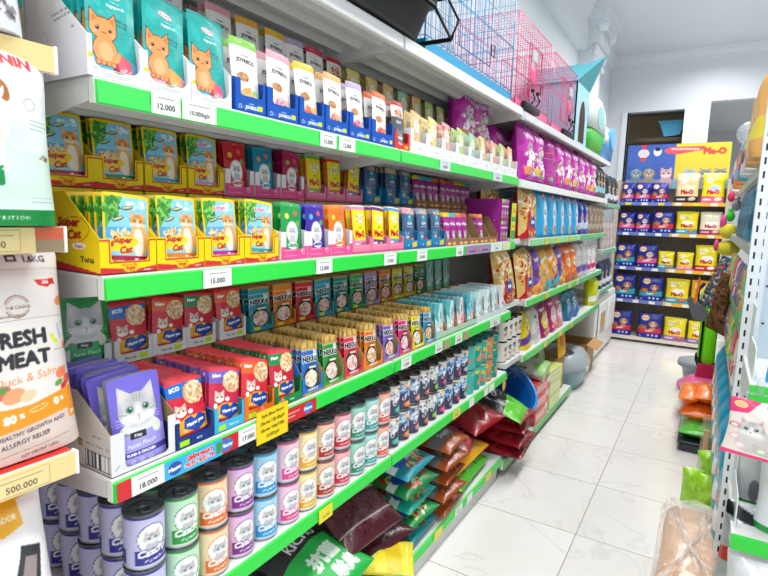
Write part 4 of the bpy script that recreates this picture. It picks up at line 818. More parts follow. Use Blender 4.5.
ncar = [tray(w_, .22, .055, .13, a_nekkotray(w_*1000, c_), c_, 'a98558', (.12, .9, .35, .1), slant=.25).mesh('display_tray') for (c_, _, _), w_ in zip(NK, (.094, .108, .105, .124, .114, .1, .1, .1))]
YN = [1.203, 1.306, 1.417, 1.536, 1.66, 1.771, 1.874, 1.977]
for i, y in enumerate(YN):
    tr(ncar[i], -.962, y, z, '%s open carton of gold topped jelly pouches' % NK[i][2], 'cartons of gold topped pouches')
    row([nek[i]], -.972, y, z+.003, 11, .0195, .12, 'gold topped jelly pouch with %s label at the front' % NK[i][2], 'pouch', 'jelly_pouch', 'gold topped jelly pouches', roll=.08, jit=.008)
MI = [('bfe3df', 'e98a7a', 'mint'), ('c6e6e4', 'e8b07a', 'pale mint'), ('f2cfd2', 'e96a7a', 'pink'), ('8fd0e4', 'f08a5a', 'light blue'), ('d9ecee', '4aa0a8', 'ice'), ('eef4f4', '3a6a70', 'white and teal'), ('e2eef0', '30505a', 'frosty'), ('f4e8ec', 'b83a6a', 'rose')]
mnt = [pouch(a_mint(a, q, i), .082, .15, .014, a, seed=i+200, crump=.001, step=1.8).mesh('treat_pouch') for i, (a, q, _) in enumerate(MI)]
mtt = tray(.115, .22, .03, .1, Cv(115, 30, 'bcd8c8').rect(0, 0, 115, 8, '6fc46a'), 'c9a878', 'a98558', None, slant=.2).mesh('display_tray'); mtw = tray(.115, .22, .03, .1, Cv(115, 30, 'dfe9ea'), 'dfe9ea', 'cfdcdc', None, slant=.2).mesh('display_tray')
for i in range(8):
    y = 2.092+i*.117
    tr(mtt if i < 4 else mtw, -.962, y, z, 'low open carton of %s treat pouches' % MI[i][2], 'low cartons of pale treat pouches')
    row([mnt[i]], -.972, y, z+.003, 10, .021, .12, '%s treat pouch at the front of the third pouch shelf' % MI[i][2], 'pouch', 'treat_pouch', 'pale treat pouches', roll=.08, jit=.006)
# upper tier of shelf C
zb = ZS+.147; XB = -1.215
rk = MB(); rk.box(-.055, 0, 0, .055, .16, .144, 'a98558', 'card', bev=.002); rk = rk.mesh('carton')
for i in range(19): place(rk, 'carton', (XB-.004, .63+.122*i, z), (0, 0, FACE), 'brown carton below the back row, third pouch shelf', 'carton', 'brown cartons on the third pouch shelf')
wt2 = tray(.104, .15, .06, .09, Cv(104, 60, 'efeeee').text('Thanh lọc', 42, 12, 8, '555').rect(66, 5, 90, 18, 'c8ee1c'), 'efeeee', 'dcdada', (.14, .9, .4, .12)).mesh('display_tray')
wtg = tray(.122, .15, .06, .1, Cv(122, 60, 'ecebea').rect(70, 40, 90, 60, 'fff'), 'e2dfda', 'cfc9c0', (.2, .85, .1, .1)).mesh('display_tray')
tr(wtg, XB, .68, zb, 'white open carton holding the green cat face pouches', None)
row([kp[2]], XB-.01, .685, zb+.003, 4, .03, .08, 'green pouch with a grey cat face in the back row', 'pouch', 'cat_food_pouch', 'green cat face pouches', roll=.06)
for i, (y, k, rl) in enumerate(((.8, 0, 0), (.905, 2, .12), (1.01, 3, .06), (1.13, 2, 0))):
    tr(wt2, XB, y, zb, 'white open carton of red sachets, %s in the back row' % NTH[i], 'white cartons of red sachets')
    row([mew[k]], XB-.01, y, zb+.003, 7, .016, .1, '%s red sachet in the %s white carton of the back row' % (ME[k][4], NTH[i]), 'sachet', 'wet_food_sachet', 'red sachets, back row', roll=rl, jit=.006)
NB = [('2aa0b0', 'teal'), ('ef8a2a', 'tangerine'), ('d8303a', 'scarlet'), ('2fb0c8', 'cyan'), ('2a9a9a', 'sea green'), ('3fb070', 'emerald'), ('b89ad0', 'lavender'), ('e88a3a', 'amber'), ('e8d83a', 'lemon'), ('e0c83a', 'mustard'), ('2a8a4a', 'forest green')]
for i, (c_, nm) in enumerate(NB):
    me = pouch(a_nekko(c_, 'f0b8a8', i+30, False), .096, .14, .014, c_, 'stand', seed=i+230, crump=.001, step=1.8).mesh('jelly_pouch'); y = 1.255+i*.112
    tt = tray(.105, .15, .05, .06, Cv(105, 50, mixc(c_, '000000', .1)).rect(14, 5, 44, 18, 'e9e03a'), c_, 'a98558', (.12, .9, .3, .1)).mesh('display_tray')
    tr(tt, XB, y, zb, '%s open carton in the back row of the third pouch shelf' % nm, 'coloured cartons of the back row')
    row([me], XB-.01, y, zb+.003, 5, .024, .06, '%s labelled jelly pouch in the back row' % nm, 'pouch', 'jelly_pouch', 'jelly pouches, back row')
mn2 = pouch(a_mint('a8d4cc', '5ab0a8', 9), .082, .15, .014, '9ccac4', seed=250, step=2).mesh('treat_pouch')
for i in range(3): row([mn2], XB-.01, 2.5+i*.1, zb, 4, .03, .08, 'pale green treat pouch in the back row, %s' % ['by the forest green carton', 'middle of three', 'farthest of three'][i], 'pouch', 'treat_pouch', 'pale green treat pouches')

# ---- shelf D : tins, stacked in pairs
z = ZD+.001
CN = [('c9c8ea', '2a2c8c', 'lavender'), ('c4e8c8', '159a3c', 'green'), ('f6dcb4', 'e8722a', 'orange'), ('e2bfe2', '7a1f8a', 'purple'), ('a9dcf0', '2396d2', 'sky blue'), ('f4cfe0', 'e0418c', 'pink'), ('f7ecb8', 'e8b41e', 'yellow'), ('f2cfae', 'a8241f', 'brown red'), ('f6bcc4', 'c8203c', 'rose'), ('9fdcc8', '1c8a6a', 'sea green'), ('b4e4e0', '2f9a9a', 'aqua'), ('f4b8a4', 'e0503a', 'salmon')]
RC, HC = .0425, .126
YC = [.665, .758, .848, .938, 1.028, 1.12, 1.206, 1.295, 1.384, 1.473, 1.56, 1.642]
def tins(meshes_full, mesh_lo, nm, what, y, r, h, first, groupname, x0, nrow, rot0):
    for d in range(nrow):
        for lv in (0, 1):
            lab = ('%s tin, %s of the front pair' % (what, 'upper' if lv else 'lower')) if d == 0 else '%s tin standing behind the front pair' % what
            rz = FACE+rot0+(rnd.random()-.5)*.3; loc = (x0-r-d*(2*r+.0008), y+(rnd.random()-.5)*.004, z+lv*(h+.001))
            if first and d < 2:
                t = link(nm, meshes_full[0]); t.location = loc; t.rotation_euler = (0, 0, rz); link('lid', meshes_full[1], t); link('pull_ring', meshes_full[2], t)
            else: t = link(nm, mesh_lo); t.location = loc; t.rotation_euler = (0, 0, rz)
            tag(t, lab, 'tin', '%s %s' % (what, groupname) if d == 0 else '%s %s, behind' % (what, groupname))
for i, (y, q) in enumerate(zip(YC, CN)):
    cv = a_can(q[0], q[1], n=i); tins(can(cv, RC, HC), can(cv, RC, HC, parts=False, name='cat_food_tin'), 'cat_food_tin', q[2]+' labelled', y, RC, HC, i < 9, 'tins', -.958, 5 if i < 2 else 4, -.3)
NV = [('3a3c60', '3ab8a0', 'f0ead8', 'cfd8e8', 'navy and teal'), ('3a3c60', 'ef8a2a', 'e8c8a8', '5fa0dc', 'navy and orange'), ('40426a', 'e8907a', 'd8b0a0', '8ab0e0', 'navy and coral'), ('34364f', 'c86a5a', 'f4f4f4', 'dfe8f0', 'navy with white writing'), ('34364f', '8fd03a', 'f4f4f4', 'cfe8d8', 'navy and lime'), ('3a3c60', 'e8407a', 'f2d8c0', '4aa0e8', 'navy and pink'), ('3a3c60', '8a98b0', 'f2d8c0', '5ab0f0', 'navy and grey'), ('3a3c60', 'e02a4a', 'f0e0d0', '3a9ae0', 'navy and red'), ('30325a', 'b0b8c8', 'f0e0d0', '4ab0f0', 'navy and silver')]
RS = .0395
for i in range(9):
    q = NV[i]; cv = a_navycan(q[1], q[2], q[3], q[0], i); tins(None, can(cv, RS, HC, '4a4538', parts=False, name='small_tin'), 'small_tin', q[4], 1.73+i*.0855, RS, HC, False, 'small tins', -.966, 4, -.3)
TN = [('49c0b4', '3ab0a0', 'mint'), ('1da79b', 'f0985a', 'teal and orange'), ('2ab0a8', '6fd0c8', 'pale teal'), ('ef8a5a', '1da79b', 'orange and teal'), ('1c9f94', 'f2a060', 'deep teal and orange')]
for i, q in enumerate(TN):
    cv = a_teatin(q[0], q[1], i); tins(None, can(cv, .041, HC, '1f8f86', parts=False, name='patterned_tin'), 'patterned_tin', q[2]+' patterned', 2.502+i*.088, .041, HC, False, 'patterned tins', -.964, 4, .1)
zsav = z; z = .713
for i in range(4):
    cv = a_whitecan(i); tins(None, can(cv, .042, .125, '23211f', '23211f', parts=False, name='black_lidded_tin'), 'black_lidded_tin', ['white, nearest', 'white, second', 'white, third', 'white, farthest'][i]+' black lidded', 3.075+i*.09, .042, .125, False, 'black lidded tins', -.985, 3, .1)
z = zsav
b = MB(); b.box(-1.38, 3.03, .68, -.97, 3.4, .711, WH, 'paint'); tag(b.build('shelf_board'), 'white shelf board carrying the black lidded tins', 'shelf')
# yellow handwritten sign
c = Cv(118, 88, 'f6d91a'); 
for i, s_ in enumerate(('Style Silver Sword', 'Chia mua 1 hộp tặng gói', 'Sale mua 1 tháng 8 tặng', '10.000 gói')): c.text(s_, 59, 73-i*19, 12, '2a1806', 2, .03, shear=.2, sx=[.95, .75, .75, 1][i])
b = MB(); Yg, Zg = np.meshgrid(np.linspace(0, .118, 100), np.linspace(0, .088, 76)); b.grid(np.stack([.0015+0*Yg, Yg, Zg], -1), c.samp(Yg*1000, Zg*1000), 'label'); b.box(0, 0, 0, .001, .118, .088, 'f6d91a')
for yy in (.022, .098): b.prism([(yy-.01, .085), (yy+.012, .085), (yy, .104)], 0, .0012, 'ee7a6a', 'card', axis='x')
o = b.build('handwritten_sign'); o.location = (-.9425, .95, .978); tag(o, 'yellow handwritten sign taped over the third green price strip', 'sign')
c = Cv(70, 46, 'f2e01c'); c.text('25.000', 35, 16, 13, '222', 0, .01)
b = MB(); Yg, Zg = np.meshgrid(np.linspace(0, .068, 50), np.linspace(0, .044, 34)); b.grid(np.stack([.0015+0*Yg, Yg, Zg], -1), c.samp(Yg*1000, Zg*1000), 'label'); b.box(0, 0, 0, .001, .068, .044, 'f2e01c')
o = b.build('price_card'); o.location = (-.943, 1.213, ZD-.052); tag(o, 'yellow price card on the strip below the rose tins', 'card')
b = MB(); b.prism([(.02*(1 if k % 2 else .72)*math.cos(k*PI/9)*1.6, .036*(1 if k % 2 else .75)*math.sin(k*PI/9)) for k in range(18)], 0, .001, 'f0b01c', 'label', axis='x'); b.text('HOT', (.0015, 0, 0), (0, 1, 0), (0, 0, 1), .014, 'c8202c')
o = b.build('starburst_card'); o.location = (-.94, 2.93, .615); tag(o, 'yellow starburst price card hanging at the end of the tin shelf', 'card')
b = MB()
for yy in (0, .28): b.tube([(-.36, yy, .05), (0, yy, .05), (0, yy, 0), (-.36, yy, 0)], .003, '222', 'metal', 5)
for k in range(8): b.tube([(-.05*k, 0, 0), (-.05*k, .28, 0)], .002, '222', 'metal', 4)
for zz in (.0, .05): b.tube([(0, 0, zz), (0, .28, zz), (-.36, .28, zz), (-.36, 0, zz)], .003, '222', 'metal', 5, closed=True)
for k in range(7): b.tube([(0, .04*k, 0), (0, .04*k, .05)], .002, '222', 'metal', 4)
o = b.build('wire_basket'); o.location = (-.93, 3.06, .624); tag(o, 'small black wire basket sticking out below the black lidded tins', 'basket')
# ------------------------------------------------------------------ bags
HB = {}
def bag(cv, w, h, t, back, style='bag', m='bagfilm', seed=1, crump=.004, step=3.2, name='pet_food_bag', **k):
    me = pouch(cv, w, h, t, back, style, m, step, seed, crump, **k).mesh(name); HB[me.name] = h; return me
def stand(me, X, Y, z, label, cat='bag', name='pet_food_bag', tilt=.05, roll=0, yaw=0, face=FACE, group=None, sc=None):
    return place(me, name, (X, Y, z), (-tilt, roll, face+yaw), label, cat, group, sc)
def lay(me, X, Y, z, label, yaw=0, pitch=0, roll=0, cat='bag', name='pet_food_bag', group=None, up=True):
    """flat on its back, printed side up, centred on X, Y, z; pitch lifts the far end"""
    h = HB[me.name]; E_ = Euler((-PI/2+pitch, 0, FACE+yaw)); 
    R_ = E_.to_matrix() @ Matrix.Rotation(roll, 3, 'Z'); c = Vector((X, Y, z)) - R_ @ Vector((0, 0, h/2))
    return place(me, name, tuple(c), tuple(R_.to_euler()), label, cat, group)
# --- bottom shelf heap
zE = ZE
c = Cv(260, 380, '2b2a2c', 1.2); c.rect(0, 250, 260, 380, '1c1b1d'); c.rect(0, 0, 260, 190, '22b04a'); c.text('抗菌', 120, 120, 64, 'e8f8e8', 0, .05); c.text('除臭', 150, 50, 54, 'e8f8e8', 0, .05); c.text('KICHO', 130, 222, 46, 'f2f2f2', 0, .03); c.ell(236, 236, 8, 8, 'e0302a')
lit = bag(c, .3, .4, .12, '1f1e20', 'pillow', seed=301)
for k, (x, zz, p) in enumerate(((-1.16, .2, .02), (-1.15, .3, .05), (-1.1, .385, .16))):
    lay(lit, x, 1.34, zz, 'black and green cat litter bag, %s of three lying on the bottom shelf' % ('lowest', 'middle', 'topmost')[k], pitch=p, yaw=.1, cat='bag', name='litter_bag')
c = Cv(260, 380, '4a1a24', 1.2); c.specks(130, 190, 150, 190, ['5a2430', '3a1018', '6a2f38', '45161f'], 500, 6, 5); c.rect(0, 350, 260, 380, '3a3a3c'); c.text('SAVOR', 120, 310, 46, 'd9d0cc', 0, .02); c.rect(0, 150, 260, 160, 'b9a9a4'); c.rect(0, 60, 260, 66, 'a08f8c')
mar = bag(c, .32, .42, .11, '45161f', 'pillow', m='crinkle', seed=302, crump=.006)
for k, (y, zz, p, yw) in enumerate(((1.74, .2, .0, .1), (1.7, .32, .1, -.15), (1.6, .49, .5, -.1))):
    lay(mar, -1.17+.02*k, y, zz, 'dark maroon kibble bag, %s of three beside the black litter bags' % ('lowest', 'middle', 'topmost')[k], yaw=yw, pitch=p)
yel = bag(a_plainbag('f2e23a', 'e8c81e', 'Cat', '3a3a2a', 3, 220, 300), .24, .32, .08, 'e8d82a', 'pillow', seed=303)
lay(yel, -1.0, 1.62, .27, 'bright yellow bag lying under the maroon kibble bags', yaw=.5, roll=.1)
def beans(base, n):
    c = Cv(240, 330, base, 1.2); c.specks(120, 165, 125, 165, ['c9302a', 'e8c04a', 'f2e2b0', 'b5301a', base, mixc(base, '000000', .3)], 230, 14, n); c.rect(0, 60, 240, 100, mixc(base, 'ffffff', .8)); c.ell(60, 80, 34, 30, '2a5ab8'); c.text('Dog', 160, 80, 30, 'd8202c', 0, .05); return c
bn = [bag(beans(q, i), .28, .36, .085, q, 'pillow', seed=310+i, crump=.006) for i, q in enumerate(('1a8a9a', '1c9048', '14a08a', '1a7a3a'))]
for k in range(5):
    lay(bn[k % 4], -1.135+.012*(k % 2), 1.98-.012*k, .195+.083*k, '%s dog food bag with printed vegetables, %s in its pile' % (('teal', 'green', 'sea green', 'dark green', 'blue green')[k], ('lowest', 'second', 'third', 'fourth', 'topmost')[k]), yaw=.05*(-1)**k, pitch=.03*k)
c = Cv(240, 330, '96481e', 1.2); c.specks(120, 165, 125, 170, ['a85a2a', '7a3816', 'bd6e3a', '8a4420'], 420, 8, 4); c.rect(0, 50, 240, 110, '66686c'); c.text('Snappy', 120, 84, 38, 'd8d8da', 0, .03)
brn = bag(c, .26, .36, .078, 'a85a2c', 'pillow', m='crinkle', seed=320, crump=.006)
for k in range(5):
    lay(brn, -1.12+.015*(k % 2), 2.26+.008*k, .19+.077*k, 'orange brown bag with grey band, %s in a pile of five' % ('lowest', 'second', 'third', 'fourth', 'topmost')[k], yaw=.06*(-1)**k, pitch=.02*k, group='orange brown bags')
c = Cv(260, 360, '961a26', 1.2); c.rect(0, 200, 260, 360, '1a1f33'); c.specks(130, 210, 120, 24, ['1a1f33', 'a8202c', 'e9c9c9'], 60, 8, 6); c.text('APRO', 120, 250, 44, 'f0e8e8', 10, .03); c.text('IQ', 190, 150, 34, 'f0d8d8', 0, .03)
crm = bag(c, .3, .4, .1, '8f1a24', 'pillow', m='crinkle', seed=330, crump=.01)
log = lambda q, s: bag(Cv(150, 300, q, 1.2).rect(20, 40, 60, 200, mixc(q, 'ffffff', .25)).specks(75, 150, 60, 120, [mixc(q, 'ffffff', .2), mixc(q, '000000', .08)], 60, 8, s), .17, .46, .1, q, 'pillow', m='crinkle', seed=s)
lg, ly = log('4ab82a', 341), log('f2ae14', 342)
lay(lg, -1.045, 2.6, .2, 'long green bag lying along the front edge of the bottom shelf', yaw=PI/2+.06)
lay(ly, -1.05, 2.58, .292, 'long orange yellow bag lying on the long green bag', yaw=PI/2)
c2 = bag(Cv(200, 300, 'dcdcd8'), .24, .34, .07, 'd2d2ce', 'pillow', seed=344)
for k in range(3): lay(c2, -1.25, 2.6, .185+.07*k, 'plain grey white bag stacked behind the long yellow bag', group='grey white bags')
lay(crm, -1.15, 2.48, .43, 'crimson and navy bag slumped over the long yellow bag, nearer one', yaw=.25, pitch=.22, roll=.1)
lay(crm, -1.13, 2.78, .47, 'crimson and navy bag slumped over the long yellow bag, farther one', yaw=-.2, pitch=.2, roll=-.12)
blk = Cv(260, 380, '17181b', 1.2); blk.rect(0, 0, 260, 90, '5cc81e'); blk.poly([(0, 90), (260, 90), (200, 130)], '5cc81e'); blk.text('cat', 100, 190, 60, 'e8e8ea', 20, .02); blk.specks(160, 170, 40, 40, ['e8e8ea', '8a8a8e'], 18, 5, 5)
blk = bag(blk, .28, .46, .13, '141518', 'pillow', m='crinkle', seed=350, crump=.008)
lay(blk, -1.08, 3.1, .455, 'black bag with a bright green end lying across the crimson pile', yaw=.1, pitch=.3)
rdm = bag(Cv(240, 330, '8f1622', 1.2).specks(120, 160, 110, 150, ['a82030', '74101a', 'c23a44'], 120, 10, 8).text('EUCA', 110, 250, 40, 'e8c8c8', 0, .02), .3, .42, .095, '7d121c', 'pillow', m='crinkle', seed=360, crump=.009)
for k in range(4):
    lay(rdm, -1.06+.012*(k % 2), 3.17+.01*(k % 3), .15+.075*k, 'dark crimson bag, %s in the pile overhanging the shelf end' % ('lowest', 'second', 'third', 'topmost')[k], yaw=.08*(-1)**k, pitch=.03)
t = thing('plastic_basin', 'round blue plastic basin tipped up behind the crimson bags', 'basin', (-1.13, 3.42, .38), (.3, .6, 0)); t.scale = (.88, .88, .88)
b = MB(); b.lathe([(.2, -.11), (.24, .05), (.26, .11), (.25, .11), (.235, .06), (.19, -.1)], '1466b8', 'plastic', 40, cap=False); b.lathe([(.001, -.1), (.19, -.1)], '1466b8', 'plastic', 40, cap=False); b.lathe([(.001, -.11), (.2, -.11)], '1466b8', 'plastic', 40, cap=False); b.build('bowl', t)
b = MB(); b.tube([(.258*math.cos(a), .258*math.sin(a), .11) for a in np.linspace(0, 2*PI, 41)[:-1]], .013, '1f86e0', 'gloss', 8, closed=True); b.build('rim', t)
c = Cv(150, 90, 'e2202a'); c.rect(20, 20, 120, 60, 'f2a8a0'); c.rect(20, 62, 130, 68, 'f7d4d0'); c.ell(136, 70, 20, 26, 'f4e8e8')
def packs(col, y0, n, nm, x0, cvv):
    for k in range(n):
        b = MB(); X_, Z_ = np.meshgrid(np.linspace(-.13, .13, 60), np.linspace(0, .1, 30)); b.grid(np.stack([X_, -.004+0*X_, Z_], -1), cvv.samp((X_+.13)/.26*cvv.w, Z_/.1*cvv.h), 'film'); b.box(-.13, -.003, 0, .13, .25, .1, col, 'film', bev=.012)
        o = b.build('wipes_pack'); o.location = (x0, y0, .101+.104*k); o.rotation_euler = (0, 0, FACE-.03*k); o.scale = (1.3, 1, 1); tag(o, '%s pack, %s of %d stacked on the far bottom shelf' % (nm, ('lowest', 'second', 'third', 'topmost')[k], n), 'pack', nm+' packs')
packs('e0242c', 3.86, 3, 'red', -.95, c)
c = Cv(150, 90, 'dcea8a'); c.rect(20, 20, 130, 64, 'eef4b8'); c.rect(30, 36, 120, 44, 'c8dc6a'); packs('d4e67e', 4.26, 3, 'pale green', -.95, c)
gp = Cv(260, 340, 'c9cfc8', 1.2); gp.specks(170, 190, 80, 90, ['33363a', 'e4e6e2', '55585c'], 120, 8, 5); gp.rect(0, 0, 260, 40, '9cc87a'); gp.poly([(0, 40), (120, 40), (60, 90)], '7ac04a')
gpb = bag(gp, .34, .4, .12, 'b9c0b8', seed=371); lay(gpb, -1.14, 3.92, .475, 'grey speckled litter bag lying on the red packs', yaw=.1, pitch=.12); stand(gpb, -1.12, 4.28, .415, 'grey speckled litter bag standing on the pale green packs', tilt=.3, name='litter_bag')
b = MB(); b.box(0, -.13, 0, .008, .13, .26, 'f2b80e', 'card', bev=.003); b.ball((.009, 0, .13), .05, 'e8862a', 'card', 16, (.1, 1, 1)); o = b.build('paper_envelope'); o.location = (-.99, 4.6, .42); o.rotation_euler = (0, -.12, 0); tag(o, 'orange yellow envelope standing by the grey litter bags', 'envelope')
yb2 = MB(); yb2.box(-1.3, 4.48, .1, -1.0, 4.78, .42, 'a98558', 'card', bev=.004); tag(yb2.build('cardboard_box'), 'brown box under the orange yellow envelope', 'box')
# grey hooded litter box on the floor
t = thing('litter_box', 'two tone grey hooded cat litter box on the floor by the shelf end', 'litter box', (-1.13, 5.25, 0)); t.scale = (1, .95, .86)
def oval(z, rx, ry, n=40, p=3.): return [(math.copysign(abs(math.cos(a))**(2/p), math.cos(a))*rx, math.copysign(abs(math.sin(a))**(2/p), math.sin(a))*ry, z) for a in np.linspace(0, 2*PI, n+1)[:-1]]
def loft(b, rings, col, m='plastic', caps=True):
    n = len(rings[0]); V = [p for r in rings for p in r]; F = []
    for k in range(len(rings)-1):
        for i in range(n): j = (i+1) % n; F.append((k*n+i, k*n+j, (k+1)*n+j, (k+1)*n+i))
    if caps: F += [tuple(range(n-1, -1, -1)), tuple((len(rings)-1)*n+i for i in range(n))]
    return b.add(V, F, col, m, True)
b = MB(); loft(b, [oval(0, .19, .28), oval(.02, .2, .3), oval(.19, .235, .35), oval(.2, .25, .365), oval(.215, .25, .365)], '7fa0a8'); b.build('base', t)
b = MB(); loft(b, [oval(.216, .245, .36), oval(.24, .25, .365), oval(.3, .235, .35), oval(.37, .19, .3), oval(.4, .12, .22)], 'a9b3ba'); b.build('hood', t)
b = MB(); b.ball((.02, -.12, .375), .13, '1d2c38', 'gloss', 24, (1.0, 1.35, .3)); b.build('opening', t)
b = MB(); b.box(.24, -.1, .19, .262, .0, .235, 'd3dade', 'plastic', bev=.004); b.build('latch', t)
b = MB(); b.box(-1.37, 4.98, .34+.1, -1.02, 5.02, .44, 'fff', 'card')
t = thing('cardboard_box', 'open brown cardboard box behind the hooded litter box', 'box', (-1.17, 5.85, 0)); t.scale = (1, 1, .62)
b = MB(); b.box(-.2, -.22, 0, .2, .2, .01, 'b58a5a'); b.box(-.2, -.22, 0, -.19, .2, .5, 'a97e50'); b.box(.19, -.22, 0, .2, .2, .5, 'c2965f'); b.box(-.2, -.22, 0, .2, -.21, .5, 'b58a5a'); b.box(-.2, .19, 0, .2, .2, .5, 'b58a5a'); b.build('carton_body', t)
b = MB(); b.prism([(.2, .5), (.3, .44), (.3, .445), (.2, .508)], -.22, .2, 'c79c66'); b.build('flap', t)
# white plastic drawer cabinet
t = thing('plastic_cabinet', 'white plastic cabinet with a rounded top at the end of the shelves', 'cabinet', (-1.13, 6.75, 0)); t.scale = (.8, 1.6, .92)
b = MB(); b.box(-.2, -.38, .06, .19, .42, .8, 'e9e8e6', 'plastic', bev=.04); b.box(-.19, -.37, .02, .17, .4, .07, '9a9a9a', 'plastic'); b.build('cabinet_body', t)
b = MB(); b.box(.185, -.35, .3, .215, -.02, .72, 'f2f1ef', 'plastic', bev=.02); b.build('door', t); b = MB(); b.box(.185, .02, .3, .215, .36, .72, 'f2f1ef', 'plastic', bev=.02); b.build('door', t)
b = MB(); b.box(.215, -.3, .34, .218, -.12, .6, 'c9b8a8', 'label'); b.box(.2185, -.27, .44, .22, -.15, .56, 'e8b84a', 'label'); b.build('sticker', t)
for yy in (-.33, .36):
    b = MB(); b.lathe([(.02, 0), (.03, .005), (.03, .03), (.02, .035)], '444', 'plastic', 14, (.14, yy)); b.build('caster', t)

# --- big bags on the farther gondola
wf = [bag(a_wisbag(i, q), .25, .34, .1, 'a8149a', seed=400+i, crump=.012, step=3.4, m='crinkle') for i, q in enumerate(('f08a4a', 'e8c03a', 'd84a8a'))]
wbk = bag(a_wisback(), .25, .34, .1, 'a8149a', seed=404, crump=.012, m='crinkle')
pos = [(3.22, 0, 0), (3.42, 1, .03), (3.72, 3, .02), (3.98, 2, -.02), (4.22, 0, .02), (4.46, 1, 0), (4.72, 2, .04), (4.98, 0, 0), (5.22, 1, .03)]
for i, (y, k, r_l) in enumerate(pos): stand(wbk if k == 3 else wf[k], -.985, y, 1.797, 'magenta dry cat food bag, %s' % (('nearest of the front row', 'second of the front row', 'third of the front row, its back turned to the aisle', 'fourth of the front row', 'fifth of the front row', 'sixth of the front row', 'seventh of the front row', 'eighth of the front row', 'farthest of the front row')[i]), roll=r_l, tilt=.1, yaw=.05*math.sin(i*3))
for i in range(5): stand(wf[i % 3], -1.14, 2.6+i*.23 if i < 2 else 3.1+(i-2)*.27, ZA+.12*(i < 2)-.003*(i >= 2)+.002*(i < 2), 'magenta dry cat food bag standing in the back row, %s' % ['behind the snack pouches, nearer', 'behind the snack pouches, farther', 'first past the upright', 'second past the upright', 'third past the upright'][i], tilt=.04, roll=.15*(-1)**i, sc=(1, 1, .93))
def plast(name, base, blob, lbl, w, h, t, sd, m='bagfilm', acc='ffffff', tc='fff'): return bag(a_plainbag(base, acc, lbl, tc, sd, 200, 280, blob), w, h, t, base, seed=sd, m=m, step=4)
ct = plast('', '20242a', ['e8d8b0', 'e0a03a', 'd8d8d8', '3a3a3a'], 'Cat', .24, .3, .08, 420, 'crinkle', '88c8d8')
for i in range(3): stand(ct, -.99, 5.5+i*.16, 1.797, 'black and clear treat bag beyond the magenta bags, %s' % ['nearest', 'middle', 'farthest'][i], tilt=.05, sc=(.8, 1, 1))
gb = [bag(a_goldbag('c9222c', 1), .26, .33, .1, 'a81a24', seed=430, m='crinkle'), bag(a_goldbag('b01a28', 5), .26, .33, .1, '8f1420', seed=431, m='crinkle')]
stand(gb[0], -1.0, 3.36, 1.454, 'red and gold bag at the near end of the farther second shelf', tilt=.06, roll=-.04, sc=(1.1, 1, .98)); 
for z_, nm in ((1.452, 'second'), (1.07, 'third')):
    b = MB(); b.box(-1.38, 3.03, z_-.03, -.99, 3.3, z_, WH, 'paint'); tag(b.build('shelf_board'), 'narrow white board bridging the two gondolas at the %s pouch shelf' % nm, 'shelf')
stand(gb[1], -1.17, 3.14, 1.454, 'dark red bag behind the yellow and green promotion card', tilt=.02)
sk = bag(a_skybag(), .22, .33, .09, '2a93cc', seed=440)
for i in range(5): stand(sk, -.985, 3.62+i*.245, 1.454, 'sky blue cat food bag, %s of five on the farther second shelf' % NTH[i], tilt=.09, roll=.02*math.sin(i*2), group='sky blue bags')
nv = plast('', '2438a0', ['e8c8a0', 'd8483a', 'f0f0f0'], 'DOG', .2, .3, .08, 445, acc='c9d8f0')
for i in range(2): stand(nv, -.985, 4.84+i*.2, 1.454, 'royal blue bag beyond the sky blue bags, %s one' % ['nearer', 'farther'][i], tilt=.06)
cl = plast('', '8a7a6a', ['c9b59a', '6a5a4a', 'd8c8b0', 'a08a70'], '', .2, .27, .09, 447, 'crinkle', 'b5a590')
for i in range(4): stand(cl, -.985, 5.22+i*.2, 1.454, 'brown treat bag in clear film, %s of four' % NTH[i], tilt=.04, group='brown treat bags')
# C2
stand(gb[1], -1.03, 2.98+.13, 1.072, 'crimson bag with gold side panel, first on the farther third shelf', tilt=.14, roll=-.1, sc=(1.05, 1, .97)); stand(gb[0], -1.0, 3.42, 1.072, 'red and gold bag leaning by the crimson bag', tilt=.12, roll=-.15, sc=(1, 1, .95))
dg = [bag(a_dogbag('ef9a2a', '26b0b8', '6a3a9c', 2), .24, .31, .1, 'e8862a', seed=450, crump=.01), bag(a_dogbag('7a4ab0', 'f0a050', 'f0c83a', 3), .2, .3, .09, '6a3aa0', seed=451, crump=.01), bag(a_dogbag('e86a14', 'd85a10', 'f2a03a', 4), .24, .31, .1, 'e0600e', seed=452, crump=.01), bag(a_dogbag('e8b04a', '2ab8c0', 'f08a2a', 6), .22, .3, .09, '1ca8b0', seed=453, crump=.01)]
for i, (y, k, rl, nm) in enumerate(((3.66, 1, -.2, 'purple dog food bag by the red and gold bag'), (3.86, 3, -.34, 'sandy and turquoise dog food bag leaning sideways'), (4.08, 0, -.34, 'amber and teal dog food bag leaning sideways'), (4.3, 1, -.26, 'slim purple dog food bag between amber and orange ones'), (4.5, 2, -.1, 'bright orange dog food bag, nearer of two'), (4.7, 2, -.03, 'bright orange dog food bag, farther of two'))):
    stand(dg[k], -.99, y, 1.072, nm, tilt=.14, roll=rl, sc=(1.1, 1, 1))
gw = plast('', 'c9c8cc', ['8a8a90', 'f0f0f0', 'a5a5aa'], 'PRO', .22, .31, .1, 456, acc='6a58b0', tc='555'); wp = plast('', 'ece8ea', ['d8305a', 'f0a0b0', '8a8a8a'], 'Cat', .18, .27, .08, 457, acc='d83a7a', tc='c02040')
for i in range(2): stand(gw, -.99, 4.92+i*.24, 1.072, 'pale grey dog food bag with violet base, %s one' % ['nearer', 'farther'][i], tilt=.1)
for i in range(2): stand(wp, -.99, 5.42+i*.22, 1.072, 'white and pink bag past the pale grey bags, %s one' % ['nearer', 'farther'][i], tilt=.08)
